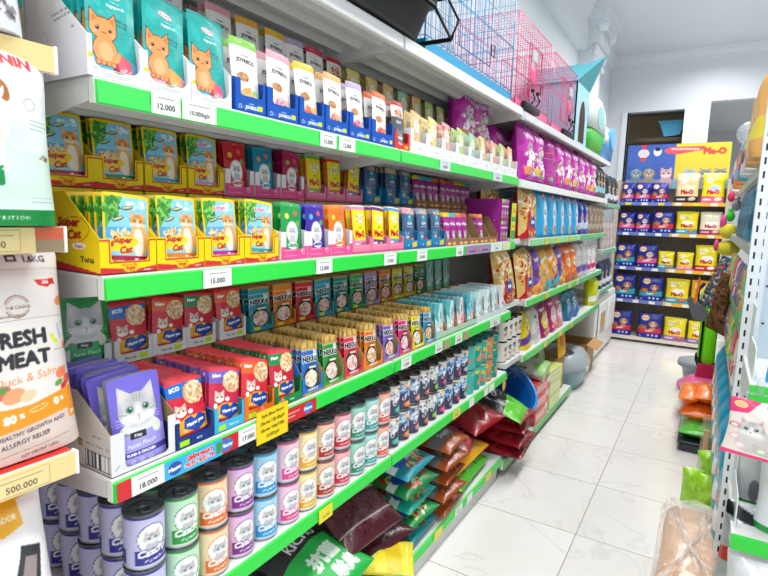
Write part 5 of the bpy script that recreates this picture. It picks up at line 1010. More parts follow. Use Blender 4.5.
# D2
yb_ = plast('', 'e8d01e', ['f2f0a0', '6a3a9c', 'c9a03a'], 'Cat', .18, .25, .08, 460, acc='6a3a9c'); wb = plast('', 'e6e4e2', ['333', '888', 'f4f4f4'], 'cat', .2, .25, .08, 461, acc='c9c6c8', tc='222')
mg2 = bag(a_pinkbag('b01c6e', 1, 'e8dc4a'), .22, .24, .08, 'a01862', seed=462); mg3 = bag(a_pinkbag('c42a80', 2), .22, .25, .08, 'b0206e', seed=463); pk3 = bag(a_pinkbag('e88ab0', 3, 'f6d8e4'), .2, .23, .08, 'e07aa4', seed=464)
tl = plast('', '1a86a8', ['5ac0d8', '3a5ac0', 'f0f0f0'], 'Cat', .24, .26, .08, 465, acc='2a58b8')
for me, y, nm, rl in ((yb_, 3.5, 'yellow and purple bag at the near end of the farther fourth shelf', -.05), (wb, 3.72, 'white bag with black print on the farther fourth shelf', -.12), (mg2, 3.96, 'magenta bag with a yellow disc', -.22), (mg3, 4.2, 'magenta bag with a pale disc', -.12), (pk3, 4.4, 'light pink bag by the magenta bags', -.08), (tl, 4.78, 'teal and blue bag slumped, nearer of two', -.5), (tl, 5.02, 'teal and blue bag slumped, farther of two', -.55)):
    stand(me, -1.0, y, .714, nm, tilt=.16, roll=rl)
# third short run
snk = plast('', '20303a', ['e8a03a', 'f2c85a', 'd8d8e0'], 'Snack', .3, .32, .08, 470, acc='88c8e0')
for i, (z_, base, nm) in enumerate(((1.762, '28323c', 'black and orange snack bag'), (1.272, 'b9a8a6', 'grey and pink film bag'), (.842, '2a3358', 'navy bag'))):
    me = plast('', base, ['e8c0b0', 'd8d4d0', 'e8a03a' if i == 0 else 'b89a9a'], '', .22, .3, .08, 480+i, 'crinkle' if i == 1 else 'bagfilm', acc='c9b8b4' if i == 1 else 'd8dce8')
    for k in range(3): stand(me, -.99, 6.16+k*.26, z_, '%s on the short run of shelving, %s' % (nm, ['nearest', 'middle', 'farthest'][k]), tilt=.04)
yl = plast('', 'd8dc1e', ['e8f060', 'b8b010'], '', .3, .3, .12, 486); stand(yl, -1.0, 5.83, .714, 'lime yellow bag on the farther fourth shelf end', tilt=.05, name='litter_bag')
# ------------------------------------------------------------------ near shelf with price strips and three dog and cat food bags
t = thing('display_gondola', 'nearest shelving bay with cream price strips, cut off by the frame', 'shelving')
XN = -.952
def nshelf(z, surf, tg, tagtxt, y1=.5):
    b = MB(); b.box(-1.36, -.4, z-.03, XN-.004, y1, z, surf, 'paint'); b.box(XN-.004, -.4, z-.043, XN, y1, z, 'f0eeea', 'paint'); b.box(XN-.01, y1, z-.044, XN+.008, y1+.006, z+.001, 'f2f2f0', 'plastic', bev=.002); 
    if surf != WH:
        for k in range(12): b.box(XN-.03, y1-.03-k*.05, z, XN-.024, y1-.018-k*.05, z+.0006, '1c1214', 'paint')
    o = b.build('shelf', t)
    b = MB(); b.box(XN, -.4, z-.042, XN+.006, y1, z-.001, 'f1d795', 'label'); 
    if z < 1.7 and z > 1.4: b.box(XN+.006, y1-.045, z-.042, XN+.0066, y1, z-.021, '9a8266', 'label'); b.box(XN+.006, y1-.045, z-.021, XN+.0066, y1, z-.001, 'd0603c', 'label')
    b.build('price_strip', o)
    if tagtxt:
        ya, yb, txt = tagtxt; b = MB(); b.box(XN+.006, ya, z-.038, XN+.0065, yb, z-.005, 'f2da9c', 'label')
        for q in ((ya, ya+.0006, z-.038, z-.005), (yb-.0006, yb, z-.038, z-.005), (ya, yb, z-.0385, z-.038), (ya, yb, z-.0055, z-.005)): b.box(XN+.0065, q[0], q[2], XN+.0067, q[1], q[3], '9a8a5a', 'label')
        b.text(txt, (XN+.0072, (ya+yb)/2, z-.027), (0, 1, 0), (0, 0, 1), .0155, '4a4434', bold=.0); b.box(XN+.0065, ya+.01, z-.014, XN+.0068, yb-.01, z-.013, '8a7a5a', 'label'); b.build('price_tag', o)
nshelf(1.832, WH, 1, None); nshelf(1.539, 'b8604a', 1, (.34, .432, '460.000')); nshelf(1.135, 'e2382f', 1, (.365, .455, '500.000')); nshelf(.56, WH, 1, None)
b = MB(); b.box(-1.39, -.4, 0, -1.365, .5, 2.3, 'cfd2cf', 'paint'); b.build('back_panel', t)
b = MB(); b.box(-1.4, .5, 0, -1.362, .53, 2.5, 'd8dad8', 'paint'); b.build('upright', t)
# bag 1: white and mint puppy food
c = Cv(230, 300, 'eef0f2', 1.8); c.rect(0, 26, 230, 120, 'd3ebdd'); c.rect(0, 0, 230, 26, '0c8a3c'); c.text('S M A R T   N U T R I T I O N', 118, 13, 8.5, 'd9f2de', 0, .02)
c.poly([(0, 120), (230, 120), (230, 150), (140, 175), (60, 240), (0, 240)], 'e3efe8'); c.poly([(60, 120), (150, 120), (120, 235), (70, 250)], 'cfe9dc')
c.text('ROYAL CANIN', 112, 266, 26, 'd2222c', -2, .04); c.text('mini', 98, 82, 48, '128a4a', 0, .04); c.text('adult', 96, 46, 24, '8a9a94', 0, .0); c.line([(176, 46), (222, 46)], 1.4, '9aaaa2'); c.line([(176, 39), (215, 39)], 1.4, '9aaaa2')
c.ell(120, 150, 30, 40, 'f4f2ee'); c.ell(108, 130, 14, 36, 'f8f6f2'); c.ell(134, 128, 12, 34, 'f2efe9'); c.dog(122, 212, 25, 'f2ece4', 'a8652f', 'f6f2ec'); c.ell(104, 222, 12, 13, 'b06a34'); c.ell(134, 222, 12, 13, 'b06a34'); c.ell(108, 215, 3.6, 4, '1c1410'); c.ell(128, 215, 3.6, 4, '1c1410')
c.ell(186, 196, 10, 10, '98a5a0', ring=1); c.line([(184, 172), (214, 172)], 2, '8ab8a4'); c.line([(184, 165), (218, 165)], 2, '8ab8a4'); c.line([(184, 158), (210, 158)], 2, '8ab8a4'); c.specks(206, 112, 9, 5, ['9a6a4a', '7a4a2e'], 14, 2.6, 3)
b1 = bag(c, .23, .285, .09, 'eceef0', seed=501, crump=.003, step=1.6); stand(b1, -.955, .378, 1.541, 'white and mint puppy food bag with a green bottom band', tilt=.03)
stand(b1, -1.09, .37, 1.541, 'white and mint puppy food bag standing behind the front one', tilt=.02)
# bag 2: fresh meat
c = Cv(240, 350, 'e9e2dd', 1.8); c.rect(0, 0, 240, 78, 'dcc9bf'); c.rect(0, 322, 240, 350, 'f3efec'); c.line([(0, 318), (240, 318)], 1.2, 'cfc3bd')
c.text('1.6KG', 196, 335, 15, '3a2f3a', 0, .04); c.rect(150, 331, 168, 342, '3a2f3a'); c.rect(154, 334, 164, 339, 'f3efec')
c.poly([(184, 300), (190, 290), (206, 286), (216, 292), (224, 290), (222, 302), (210, 300)], 'd0202c'); c.text('USA', 204, 295, 7.5, 'fff', 0, .05)
c.ell(148, 258, 21, 19, 'a0714e', ring=2); c.ell(148, 258, 17, 15, 'a0714e', ring=1); c.rect(122, 252, 176, 263, 'e9e2dd'); c.text('THE CHOICE', 149, 257, 7, '8a5a3a', 0, .02)
c.line([(100, 236), (226, 236)], 1.2, 'b5a59c'); c.text('GRAINS & CEREALS', 138, 243, 5, '6a5a54')
for s_, y in (('FRESH', 205), ('MEAT', 170)): c.text(s_, 144 if s_ == 'FRESH' else 152, y, 35, '2a2a30', 0, .04)
c.poly([(196, 206), (204, 206), (214, 188), (206, 188)], 'd8e23a'); c.poly([(213, 222), (217, 222), (221, 196), (217, 196)], 'a8b8e8')
c.text('Duck & Salmon', 164, 139, 20, 'e88a3a', 3, .01, shear=.15)
for x, y, rx, ry, q in ((228, 262, 12, 8, 'ef8f4e'), (232, 180, 8, 9, 'ee7a48'), (214, 132, 12, 9, 'f28a5a'), (226, 118, 10, 9, 'e8603a'), (100, 118, 26, 12, 'd86a58'), (128, 112, 18, 12, 'f0a070'), (150, 108, 14, 9, 'e9c9a0'), (206, 116, 9, 5, '6aa04a'), (216, 108, 8, 6, 'd0304a'), (88, 106, 14, 8, 'e8dcc8'), (110, 124, 12, 5, '5a9a4a'), (228, 104, 8, 6, 'e6e29a')): c.ell(x, y, rx, ry, q, 20)
c.poly([(0, 46), (240, 82), (240, 108), (150, 92), (0, 96)], 'f09a1c'); c.poly([(0, 40), (240, 70), (240, 84), (0, 60)], 'f09a1c'); c.text('80', 118, 75, 18, 'fff', 5, .05); c.text('%', 136, 77, 11, 'fff', 5, .04); c.ell(164, 83, 17, 4, 'fff', 8, ring=1); c.text('0', 196, 86, 18, 'fff', 6, .05); c.text('%', 207, 88, 10, 'fff', 6, .04); c.rect(216, 48, 236, 72, 'f09a1c'); c.text('m', 226, 58, 12, 'fff', 0, .05)
c.text('HEALTHY GROWTH AND', 152, 50, 9.5, '4a4048', 6, .02); c.text('ALLERGY RELIEF', 140, 34, 10.5, '4a4048', 6, .02); c.line([(80, 12), (210, 24)], 1, '8a7a74'); c.text('NET WEIGHT 1.6KG', 160, 10, 6.5, '5a4a44', 5)
b2 = bag(c, .26, .36, .085, 'd9cfc8', seed=502, crump=.003, step=1.5, taper=.1, m='film'); stand(b2, -1.01, .412, 1.137, 'tall white and orange duck and salmon food bag on the red shelf', tilt=.06)
for k in range(1): stand(b2, -1.14-.11*k, .355, 1.137, 'tall white and orange food bag packed behind the front one', tilt=.06, group='white and orange bags behind')
# bag 3: white with a husky
c = Cv(240, 400, 'f1efee', 1.5); c.rect(0, 385, 240, 400, 'ece9e6'); c.poly([(84, 400), (240, 400), (240, 386), (190, 380), (190, 340), (150, 330), (118, 344), (118, 384), (84, 384)], 'f0b41e'); c.text('GANADOR', 152, 356, 12, 'fff3cf', 0, .05); c.ell(152, 372, 9, 4, 'fff3cf', 20)
c.ell(120, 180, 70, 60, '3a3c42'); c.poly([(150, 220), (175, 310), (212, 300), (196, 200)], '33353a'); c.poly([(164, 226), (180, 290), (202, 284), (188, 214)], '9a8a88'); c.poly([(60, 220), (50, 300), (100, 250)], '33353a'); c.ell(120, 160, 42, 46, 'eeeef0'); c.ell(100, 190, 9, 7, '4a8ac0'); c.ell(144, 190, 9, 7, '4a8ac0'); c.ell(120, 140, 14, 10, '15161a')
b3 = bag(c, .25, .42, .09, '5a3028', seed=503, crump=.003, step=2, taper=.16, m='film'); stand(b3, -.975, .365, .66, 'white dog food bag with husky picture and yellow crest', tilt=.12)
stand(b3, -1.1, .31, .655, 'white husky dog food bag standing behind the front one', tilt=.06)
for i in range(2): stand(b1, -.96, .13-.25*i, 1.541, 'white and mint puppy food bag further along the near shelf, %s' % ('second', 'third')[i], tilt=.03); stand(b2, -1.01, .13-.28*i, 1.137, 'white and orange food bag further along the red shelf, %s' % ('second', 'third')[i], tilt=.06); stand(b3, -.975, .08-.28*i, .66, 'white husky dog food bag further along the near shelf, %s' % ('second', 'third')[i], tilt=.12)
# boxes top left
wtop = bag(Cv(220, 300, 'e8ecf4', 1).ell(120, 60, 50, 30, '8ab0e8').text('Puppy', 120, 120, 40, '4a7ad0', 0, .04).specks(180, 30, 20, 14, ['5a4a4a', '888'], 14, 6, 3), .22, .3, .09, 'e2e6ee', seed=505, m='film'); stand(wtop, -.97, .355, 1.834, 'white bag with blue print on the topmost near shelf')
b = MB(); b.box(-.055, 0, 0, .055, .15, .25, '9a6a34', 'card', bev=.002); b.box(-.055, -.002, .08, .055, .0, .17, '1c7a78', 'card'); b.tube([(.0, -.006, 0), (.01, -.008, .12), (-.01, -.006, .25)], .004, 'e8e4dc', 'plastic', 6)
o = b.build('treat_box'); o.location = (-1.06, .455, 1.834); o.rotation_euler = (0, 0, FACE); tag(o, 'brown and teal box beside the white bag on the topmost near shelf', 'box')

# ------------------------------------------------------------------ cages and litter boxes on the top shelf
def cage(nm, label, loc, dx, dy, dz, col, pancol, base=.05, nv=16, door=True):
    """loc = lower aisle-side near corner; extends to -x, +y, +z"""
    t = thing('wire_cage', label, 'cage', loc)
    b = MB(); b.box(-dx, 0, 0, 0, dy, .012, pancol, 'plastic')
    for q in ((-.006, 0, 0, dy), (-dx, -dx+.006, 0, dy)): b.box(min(q[0], q[1]) if q[1] < 0 else q[0], 0, .0, q[1] if q[1] < 0 else 0, dy, base, pancol, 'plastic')
    b.box(-dx, 0, 0, 0, .006, base, pancol, 'plastic'); b.box(-dx, dy-.006, 0, 0, dy, base, pancol, 'plastic'); b.build('base_tray', t)
    r = .0014; z0 = base+.012
    fr = MB()
    for x in (0, -dx):
        for y in (0, dy): fr.tube([(x, y, base*.3), (x, y, dz)], .003, col, 'gloss', 5)
        for z in (z0, dz*.5, dz): fr.tube([(x, 0, z), (x, dy, z)], .002, col, 'gloss', 5)
    for y in (0, dy):
        for z in (z0, dz*.5, dz): fr.tube([(0, y, z), (-dx, y, z)], .002, col, 'gloss', 5)
    fr.build('frame', t)
    for nm_, fx in (('side_panel', 0), ('side_panel', -dx)):
        p = MB()
        for k in range(1, int(dy/.042)): p.tube([(fx, k*.042, z0), (fx, k*.042, dz)], r, col, 'gloss', 4)
        for z in np.arange(z0+.1, dz, .11): p.tube([(fx, 0, z), (fx, dy, z)], r, col, 'gloss', 4)
        p.build(nm_, t)
    for fy in (0, dy):
        p = MB()
        for k in range(1, int(dx/.042)): p.tube([(-k*.042, fy, z0), (-k*.042, fy, dz)], r, col, 'gloss', 4)
        for z in np.arange(z0+.1, dz, .11): p.tube([(0, fy, z), (-dx, fy, z)], r, col, 'gloss', 4)
        p.build('end_panel', t)
    for nm_, z in (('top_panel', dz), ('floor_grid', z0)):
        p = MB()
        for k in range(1, int(dy/.042)): p.tube([(0, k*.042, z), (-dx, k*.042, z)], r, col, 'gloss', 4)
        for x in np.arange(.06, dx, .06): p.tube([(-x, 0, z), (-x, dy, z)], r, col, 'gloss', 4)
        p.build(nm_, t)
    d = MB(); y0, y1, za, zb_ = dy*.3, dy*.66, z0+.04, dz*.78
    d.tube([(.006, y0, za), (.006, y1, za), (.006, y1, zb_), (.006, y0, zb_)], .003, col, 'gloss', 5, closed=True)
    for k in range(1, 7): d.tube([(.006, y0+(y1-y0)*k/7, za), (.006, y0+(y1-y0)*k/7, zb_)], r, col, 'gloss', 4)
    o = d.build('door', t)
    l = MB(); l.tube([(.01, y1, za+.05), (.014, y1+.03, za+.05), (.014, y1+.03, za+.1), (.01, y1, za+.1)], .003, mixc(col, '000000', .4), 'metal', 5, closed=True); l.build('latch', o)
    return t
zt = ZT+.001
cage('', 'turquoise blue wire cage on the top shelf', (-.975, 1.86, zt), .38, 1.0, .56, '2f9fd0', '2f9fd0')
t2 = cage('', 'pink wire cage beside the turquoise cage on the top shelf', (-.985, 2.96, zt), .37, .68, .5, 'f0528c', 'ee6a9c')
t3 = cage('', 'pink wire cage next to the light blue cat house', (-.985, 3.74, 2.168), .37, .68, .5, 'f0528c', 'ee6a9c')
for tt, lc, y in ((t2, (.018, .26, .0), .26), (t3, (.018, .42, .02), .42)):
    b = MB(); b.box(.004, y-.16, .012, .03, y+.14, .05, '15161a', 'darkpan', bev=.006); b.build('feeding_tray', tt)
    for dy_ in (-.05, .05): b = MB(); b.tube([(.03, y+dy_, .05), (.05, y+dy_, .08), (.035, y+dy_, .12)], .006, '17181c', 'plastic', 6); b.ball((.034, y+dy_, .125), .013, '17181c', 'plastic', 10); b.build('door_clip', tt)
    b = MB(); b.ball((.012, y+.0, .22), .055, 'ee4a80', 'plastic', 18, (.12, 1, .9)); b.box(.014, y-.03, .3, .018, y+.07, .36, 'b9c4c4', 'label'); b.build('badge', tt)
# black pan with wire stand
t = thing('plastic_pan', 'large black plastic cage pan lying over the top shelf edge', 'pan', (-1.12, 1.18, 2.188), (0, 0, 0)); t.scale = (1, 1, 1.5)
b = MB(); sc_ = lambda sx, sy, z: [(x*sx, y*sy, z) for x, y, _ in oval(0, 1, 1, 40, 7.)]
loft(b, [sc_(.2, .6, 0), sc_(.235, .64, .075), sc_(.255, .66, .08), sc_(.255, .66, .09), sc_(.23, .635, .088), sc_(.19, .59, .012)], '26282c', 'darkpan')
for k in range(5): b.box(-.15, -.5+.22*k, -.002, .15, -.46+.22*k, .002, '1c1e21', 'darkpan')
b.build('pan', t); b = MB(); b.tube([(.27, -.66, .05), (.27, .5, .05), (.26, .66, .01), (-.2, .66, .01)], .006, '111214', 'metal', 6); b.tube([(.26, .66, .01), (.27, .7, .06), (.25, .64, .1), (-.2, .64, .1)], .005, '111214', 'metal', 6); b.build('wire_handle', t)
# cat house of light blue card
t = thing('cat_house', 'light blue pointed cardboard cat house with an arched doorway', 'cat house', (-.975, 4.4, 2.168))
b = MB(); b.prism([(0, 0), (.46, 0), (.46, .46), (.23, .6), (0, .46)], -.38, -.37, 'a9d8e8', 'card', axis='x'); b.prism([(0, 0), (.46, 0), (.46, .46), (.23, .6), (0, .46)], -.01, 0, 'a4d6e6', 'card', axis='x'); b.box(-.38, 0, 0, 0, .01, .46, '8cc8dc', 'card'); b.box(-.38, .45, 0, 0, .46, .46, '8cc8dc', 'card'); b.build('house_body', t)
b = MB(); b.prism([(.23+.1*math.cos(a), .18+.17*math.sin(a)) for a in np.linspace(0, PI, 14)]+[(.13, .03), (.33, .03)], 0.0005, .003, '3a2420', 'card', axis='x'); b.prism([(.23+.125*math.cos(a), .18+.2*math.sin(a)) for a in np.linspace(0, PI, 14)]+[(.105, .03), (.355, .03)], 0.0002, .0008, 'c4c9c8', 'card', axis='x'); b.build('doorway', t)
b = MB(); b.add([(-.4, -.02, .46), (.0, -.02, .46), (.0, .23, .64), (-.4, .23, .64), (.14, .3, .7), (-.4, .46, .46), (0, .46, .46)], [(0, 1, 2, 3), (3, 2, 6, 5), (1, 4, 2), (2, 4, 6), (1, 6, 4)], '62b4c2', 'card'); b.build('roof', t)
t = thing('litter_box', 'white and bright green enclosed litter box on the top shelf', 'litter box', (-.955, 4.92, 2.168), (0, 0, 0)); t.scale = (1, 1.75, 1.02)
b = MB(); loft(b, [[(x*.165-.19, y*.21+.22, z) for x, y, _ in oval(0, 1, 1, 36, 6)] for z in (0,)]+[[(x*.19-.19, y*.235+.22, .2) for x, y, _ in oval(0, 1, 1, 36, 6)]], '1fae1c', 'plastic'); b.build('base', t)
b = MB(); loft(b, [[(x*s_*.195-.19, y*s_*.24+.22, z) for x, y, _ in oval(0, 1, 1, 36, 6)] for s_, z in ((1, .2), (1, .34), (.97, .4), (.8, .5), (.55, .53))], 'e3ecec', 'plastic'); b.build('hood', t)
b = MB(); b.prism([(.22+.09*math.cos(a), .32+.1*math.sin(a)) for a in np.linspace(0, 2*PI, 18)], .005, .011, '9fd6d4', 'plastic', axis='x'); b.build('flap', t)
t = thing('pet_carrier', 'white and light blue pet carrier at the far end of the top shelf', 'carrier', (-.945, 5.72, 2.168)); t.scale = (1, 1.6, .95)
b = MB(); loft(b, [[(x*s_*.17-.19, y*s_*.2+.2, z) for x, y, _ in oval(0, 1, 1, 36, 5)] for s_, z in ((.9, 0), (1, .16), (1.04, .17))], '4fa8ea', 'plastic'); b.build('base', t)
b = MB(); loft(b, [[(x*s_*.17-.19, y*s_*.2+.2, z) for x, y, _ in oval(0, 1, 1, 36, 5)] for s_, z in ((1.02, .17), (.98, .26), (.7, .38), (.4, .42))], 'dbe8f4', 'plastic'); b.build('hood', t)
b = MB(); b.prism([(.2+.08*math.cos(a), .25+.11*math.sin(a)) for a in np.linspace(0, 2*PI, 18)], -.03, .0, '6ab8f0', 'plastic', axis='x'); b.build('door', t)
b = MB(); b.lathe([(.02, 0), (.024, .001), (.02, .002)], 'e8d83a', 'label', 20); o = b.build('round_sticker'); o.location = (-.953, 2.77, 2.16); o.rotation_euler = (0, PI/2, 0); tag(o, 'round yellow sticker on the edge of the top shelf', 'sticker')

# ------------------------------------------------------------------ end wall rack with header board
t = thing('display_rack', 'end rack with blue and yellow price strips under an animal header board', 'shelving', (0, 7.62, 0))
RX0, RX1 = -1.06, .12
for z in (1.82, 1.437, .99, .562, .075):
    b = MB(); b.box(RX0, 0, z-.03, RX1, .36, z, 'e4e0d8', 'paint'); o = b.build('shelf', t)
    b = MB(); b.box(RX0, -.012, z-.04, RX0+.62, 0, z+.002, '6f7ec2' if z > .1 else 'eadfce', 'label'); b.box(RX0+.62, -.012, z-.04, RX1, 0, z+.002, 'f0b83a' if z > .1 else 'eadfce', 'label'); b.build('price_strip', o)
    for k in range(6):
        if z > .1: b = MB(); x = RX0+.08+k*.19; b.box(x, -.014, z-.036, x+.07, -.012, z-.002, 'f2ede2' if k % 2 else ('e8d83a' if z > 1.8 and k != 3 else 'f4f4f0'), 'label'); b.build('price_tag', o)
for x in (RX0-.03, RX1): b = MB(); b.box(x, -.01, 0, x+.03, .4, 2.1, 'c9b8a4', 'paint'); b.build('upright', t)
b = MB(); b.box(RX0, .37, 0, RX1, .38, 2.1, '7c7366', 'paint')
for k in range(18):
    for j in range(5): b.box(RX0+.06+k*.063, .366, [.45, .85, 1.3, 1.7, 2.04][j], RX0+.07+k*.063, .37, [.47, .87, 1.32, 1.72, 2.06][j], '2c2824', 'paint')
b.build('back_panel', t)
c = Cv(1150, 560, '3d5fb4', .35); c.rect(560, 0, 1150, 560, 'e6cc33'); c.rect(0, 0, 1150, 120, '8a9ab0'); c.rect(560, 0, 1150, 120, '7ab0c8')
for x, q, d_ in ((120, '8fa0ac', 1), (270, 'b0a090', 1), (470, 'e8b8b8', 0)):
    c.ell(x, 90, 66, 90, mixc(q, '000000', .08)); (c.dog(x, 200, 62, q, mixc(q, '000000', .3), mixc(q, 'ffffff', .4)) if d_ else c.cat(x, 190, 66, q, '8a6a6a'))
for x, q in ((730, 'a9c8e0'), (900, '8f9a9a'), (1060, '8a8a80')): c.ell(x, 90, 66, 80, q); c.cat(x, 180, 64, q, '5a6a6a')
c.ell(190, 450, 66, 54, 'f4e8d8'); c.ell(190, 450, 56, 44, 'd8d4cc'); c.poly([(160, 560), (226, 560), (214, 505), (170, 505)], 'e2343c'); c.poly([(150, 400), (228, 400), (200, 350), (170, 350)], 'e2343c'); c.ell(350, 470, 46, 56, 'e9edf4'); c.ell(350, 500, 34, 24, '12141c')
c.poly([(420, 470), (470, 520), (860, 524), (930, 470), (870, 480), (600, 430), (470, 440)], 'e8525a'); c.text('COLLARS FOOD BOX', 660, 492, 32, 'ffe9e4', -2, .04); c.text('Me-O', 980, 460, 100, 'd8423a', 0, .08)
hb = MB(); X_, Z_ = np.meshgrid(np.linspace(0, 1.15, 200), np.linspace(0, .56, 98)); zt_ = np.minimum(Z_, .53+.0*X_); hb.grid(np.stack([X_-1.03, 0*X_, Z_], -1), c.samp(X_*1000, Z_*1000), 'gloss'); hb.box(-1.03, .002, 0, .12, .02, .56, '3a4a80', 'card', bev=.004)
o = hb.build('header_board', t); o.location = (0, .2, 2.0)
ped = [bag(a_pedi('d9273f', 'c98f56', 1), .2, .28, .08, '14278f', seed=601, step=4), bag(a_pedi('e8508a', 'd8c0b0', 2), .2, .28, .08, '14278f', seed=602, step=4), bag(a_pedi('17a0b0', 'b5703a', 3), .2, .28, .08, '14278f', seed=603, step=4)]
mb_ = [bag(a_meobag(), .2, .28, .08, 'e2cc10', seed=611, step=4), bag(a_meobag('f3dc10', 'f08a9a', 'f6a8b0', n=2), .2, .28, .08, 'e2cc10', seed=612, step=4), bag(a_meobag('f0dc0e', 'e8608a', 'f2e6c0', 'Me-O', 'c8161d', 'c8cfe0', 3), .2, .28, .08, 'e2cc10', seed=613, step=4), bag(a_meobag('f2cf9a', '2a1a1c', 'c8b0a0', 'Me-O', 'b8242c', 'f4d8b0', 4), .2, .28, .08, 'c9a070', seed=614, step=4), bag(a_meobag('f0e4cc', 'a8305a', 'd8b8a8', 'Me-O', 'c8303a', 'f6f2e8', 5), .2, .28, .08, 'e0d0b4', seed=615, step=4), bag(a_meobag('f6b81e', 'ef7a1e', 'f4e0c0', 'Me-O', 'c8161d', 'f8e0a0', 6), .2, .28, .08, 'e8a818', seed=616, step=4), bag(a_meobag('f3dc10', 'a878b8', 'd8323a', n=7), .2, .28, .08, 'e2cc10', seed=617, step=4), bag(a_meobag('f3dc10', 'c8202c', 'f4f0e0', n=8), .2, .28, .08, 'e2cc10', seed=618, step=4)]
rk_rows = ['top', 'second', 'third', 'fourth', 'lowest']
def rb_(me, x0, x1, row, hgt, nm):
    z_ = (1.821, 1.438, .991, .563, .076)[row]; w_ = x1-x0
    o = stand(me, (x0+x1)/2, 7.68, z_, nm+' on the %s shelf of the end rack' % rk_rows[row], face=0, tilt=.06, roll=(rnd.random()-.5)*.03, sc=(w_/.205, 1.1, hgt/.28)); return o
for a in ((ped[1], -1.05, -.89, 0, .25, 'blue dog food bag with pink band, first'), (ped[1], -.89, -.7, 0, .25, 'blue dog food bag with pink band, second'), (ped[0], -.7, -.5, 0, .25, 'blue dog food bag with red band, third'), (mb_[3], -.43, -.17, 0, .36, 'tan and dark brown cat food bag'), (mb_[2], -.15, .1, 0, .36, 'yellow cat food bag with pink base'),
          (ped[1], -1.06, -.85, 1, .27, 'blue dog food bag with pink band, first'), (ped[1], -.85, -.67, 1, .26, 'slim blue bag with pink band, second'), (ped[0], -.66, -.4, 1, .29, 'wide blue dog food bag with red band'), (mb_[0], -.39, -.14, 1, .28, 'yellow cat food bag with blue base'), (mb_[4], -.13, .11, 1, .28, 'cream cat food bag with purple base'),
          (ped[2], -1.06, -.81, 2, .3, 'blue dog food bag with teal band'), (ped[1], -.8, -.55, 2, .3, 'blue dog food bag with pink band'), (mb_[0], -.55, -.36, 2, .22, 'small yellow cat food bag with blue base'), (mb_[1], -.34, -.15, 2, .22, 'small yellow cat food bag with pink base'), (mb_[7], -.14, .11, 2, .32, 'tall yellow cat food bag with red base'),
          (ped[2], -1.06, -.77, 3, .33, 'blue dog food bag with teal band, first'), (ped[2], -.74, -.45, 3, .32, 'blue dog food bag with teal band, second'), (mb_[0], -.43, -.16, 3, .31, 'yellow cat food bag with blue base'), (mb_[5], -.15, .1, 3, .31, 'orange yellow cat food bag'),
          (ped[0], -1.06, -.78, 4, .33, 'blue dog food bag with red band, first'), (ped[0], -.72, -.42, 4, .33, 'blue dog food bag with red band, second'), (mb_[6], -.41, -.15, 4, .3, 'yellow cat food bag with lilac base, first'), (mb_[6], -.14, .1, 4, .28, 'yellow cat food bag with lilac base, second')): rb_(*a)

# ------------------------------------------------------------------ gondola on the other side with its slotted end cap
t = thing('display_gondola', 'opposite gondola with a slotted pegboard end and green price strips', 'shelving')
XR0, YR = .125, 2.06
for z, lc in ((1.8, 'c4d8bc'), (1.505, 'bccdbc'), (1.2, '4fc878'), (.945, '4fc878'), (.4, '4fc878')): shelf(t, 2.12, 6.4, z, XR0+.012, .5, lc)
b = MB(); b.box(.505, 2.1, 0, .515, 6.4, 2.3, 'd8dcda', 'paint'); b.build('back_panel', t)
b = MB(); b.box(.112, YR, 0, .16, YR+.04, 2.35, 'e9edf0', 'paint')
for k in range(50):
    z = .25+k*.042; b.box(.121, YR-.0008, z, .1265, YR+.001, z+.021, '15171a', 'paint'); b.box(.143, YR-.0008, z, .1455, YR+.001, z+.021, '3a3d40', 'paint')
b.build('upright', t)
b = MB(); b.box(.16, YR+.01, 0, .95, YR+.022, 2.35, 'ccd9e0', 'paint')
for k in range(22):
    for j in range(16): b.box(.165+j*.05+.025*(k % 2), YR+.009, .3+k*.06, .173+j*.05+.025*(k % 2), YR+.011, .306+k*.06, '2c3036', 'paint')
b.build('peg_panel', t)
for z in (1.15, .72):
    b = MB(); b.box(.128, 1.705, z-.006, .9, YR+.008, z, WH, 'paint'); b.box(.128, 1.705, z-.045, .9, 1.72, z-.0061, WH, 'paint'); b.prism([(1.73, z-.006), (YR+.008, z-.006), (YR+.008, z-.09), (1.95, z-.09), (1.73, z-.045)], .128, .132, 'dfe2e0', 'paint', axis='x'); o = b.build('end_shelf', t)
    b = MB(); b.box(.128, 1.699, z-.045, .9, 1.7045, z, '2ccf3c', 'plastic', bev=.001); b.build('price_strip', o)
    b = MB(); b.box(.138, 1.93, z+.0, .141, YR+.008, z+.18, 'dfe9ea', 'plastic'); b.box(.135, 1.74, z+.0, .138, 1.94, z+.09, 'e4eced', 'plastic'); b.build('divider', o)
b = MB(); b.lathe([(.008, 0), (.012, .01), (.012, .03), (.006, .045)], 'b9c4c4', 'clear', 12); b.box(-.03, -.004, -.004, .03, .004, .002, 'c9d0d0', 'clear'); o = b.build('label_clip'); o.location = (.152, 1.696, 1.13); tag(o, 'clear plastic clip on the upper green strip of the pegboard end', 'clip')
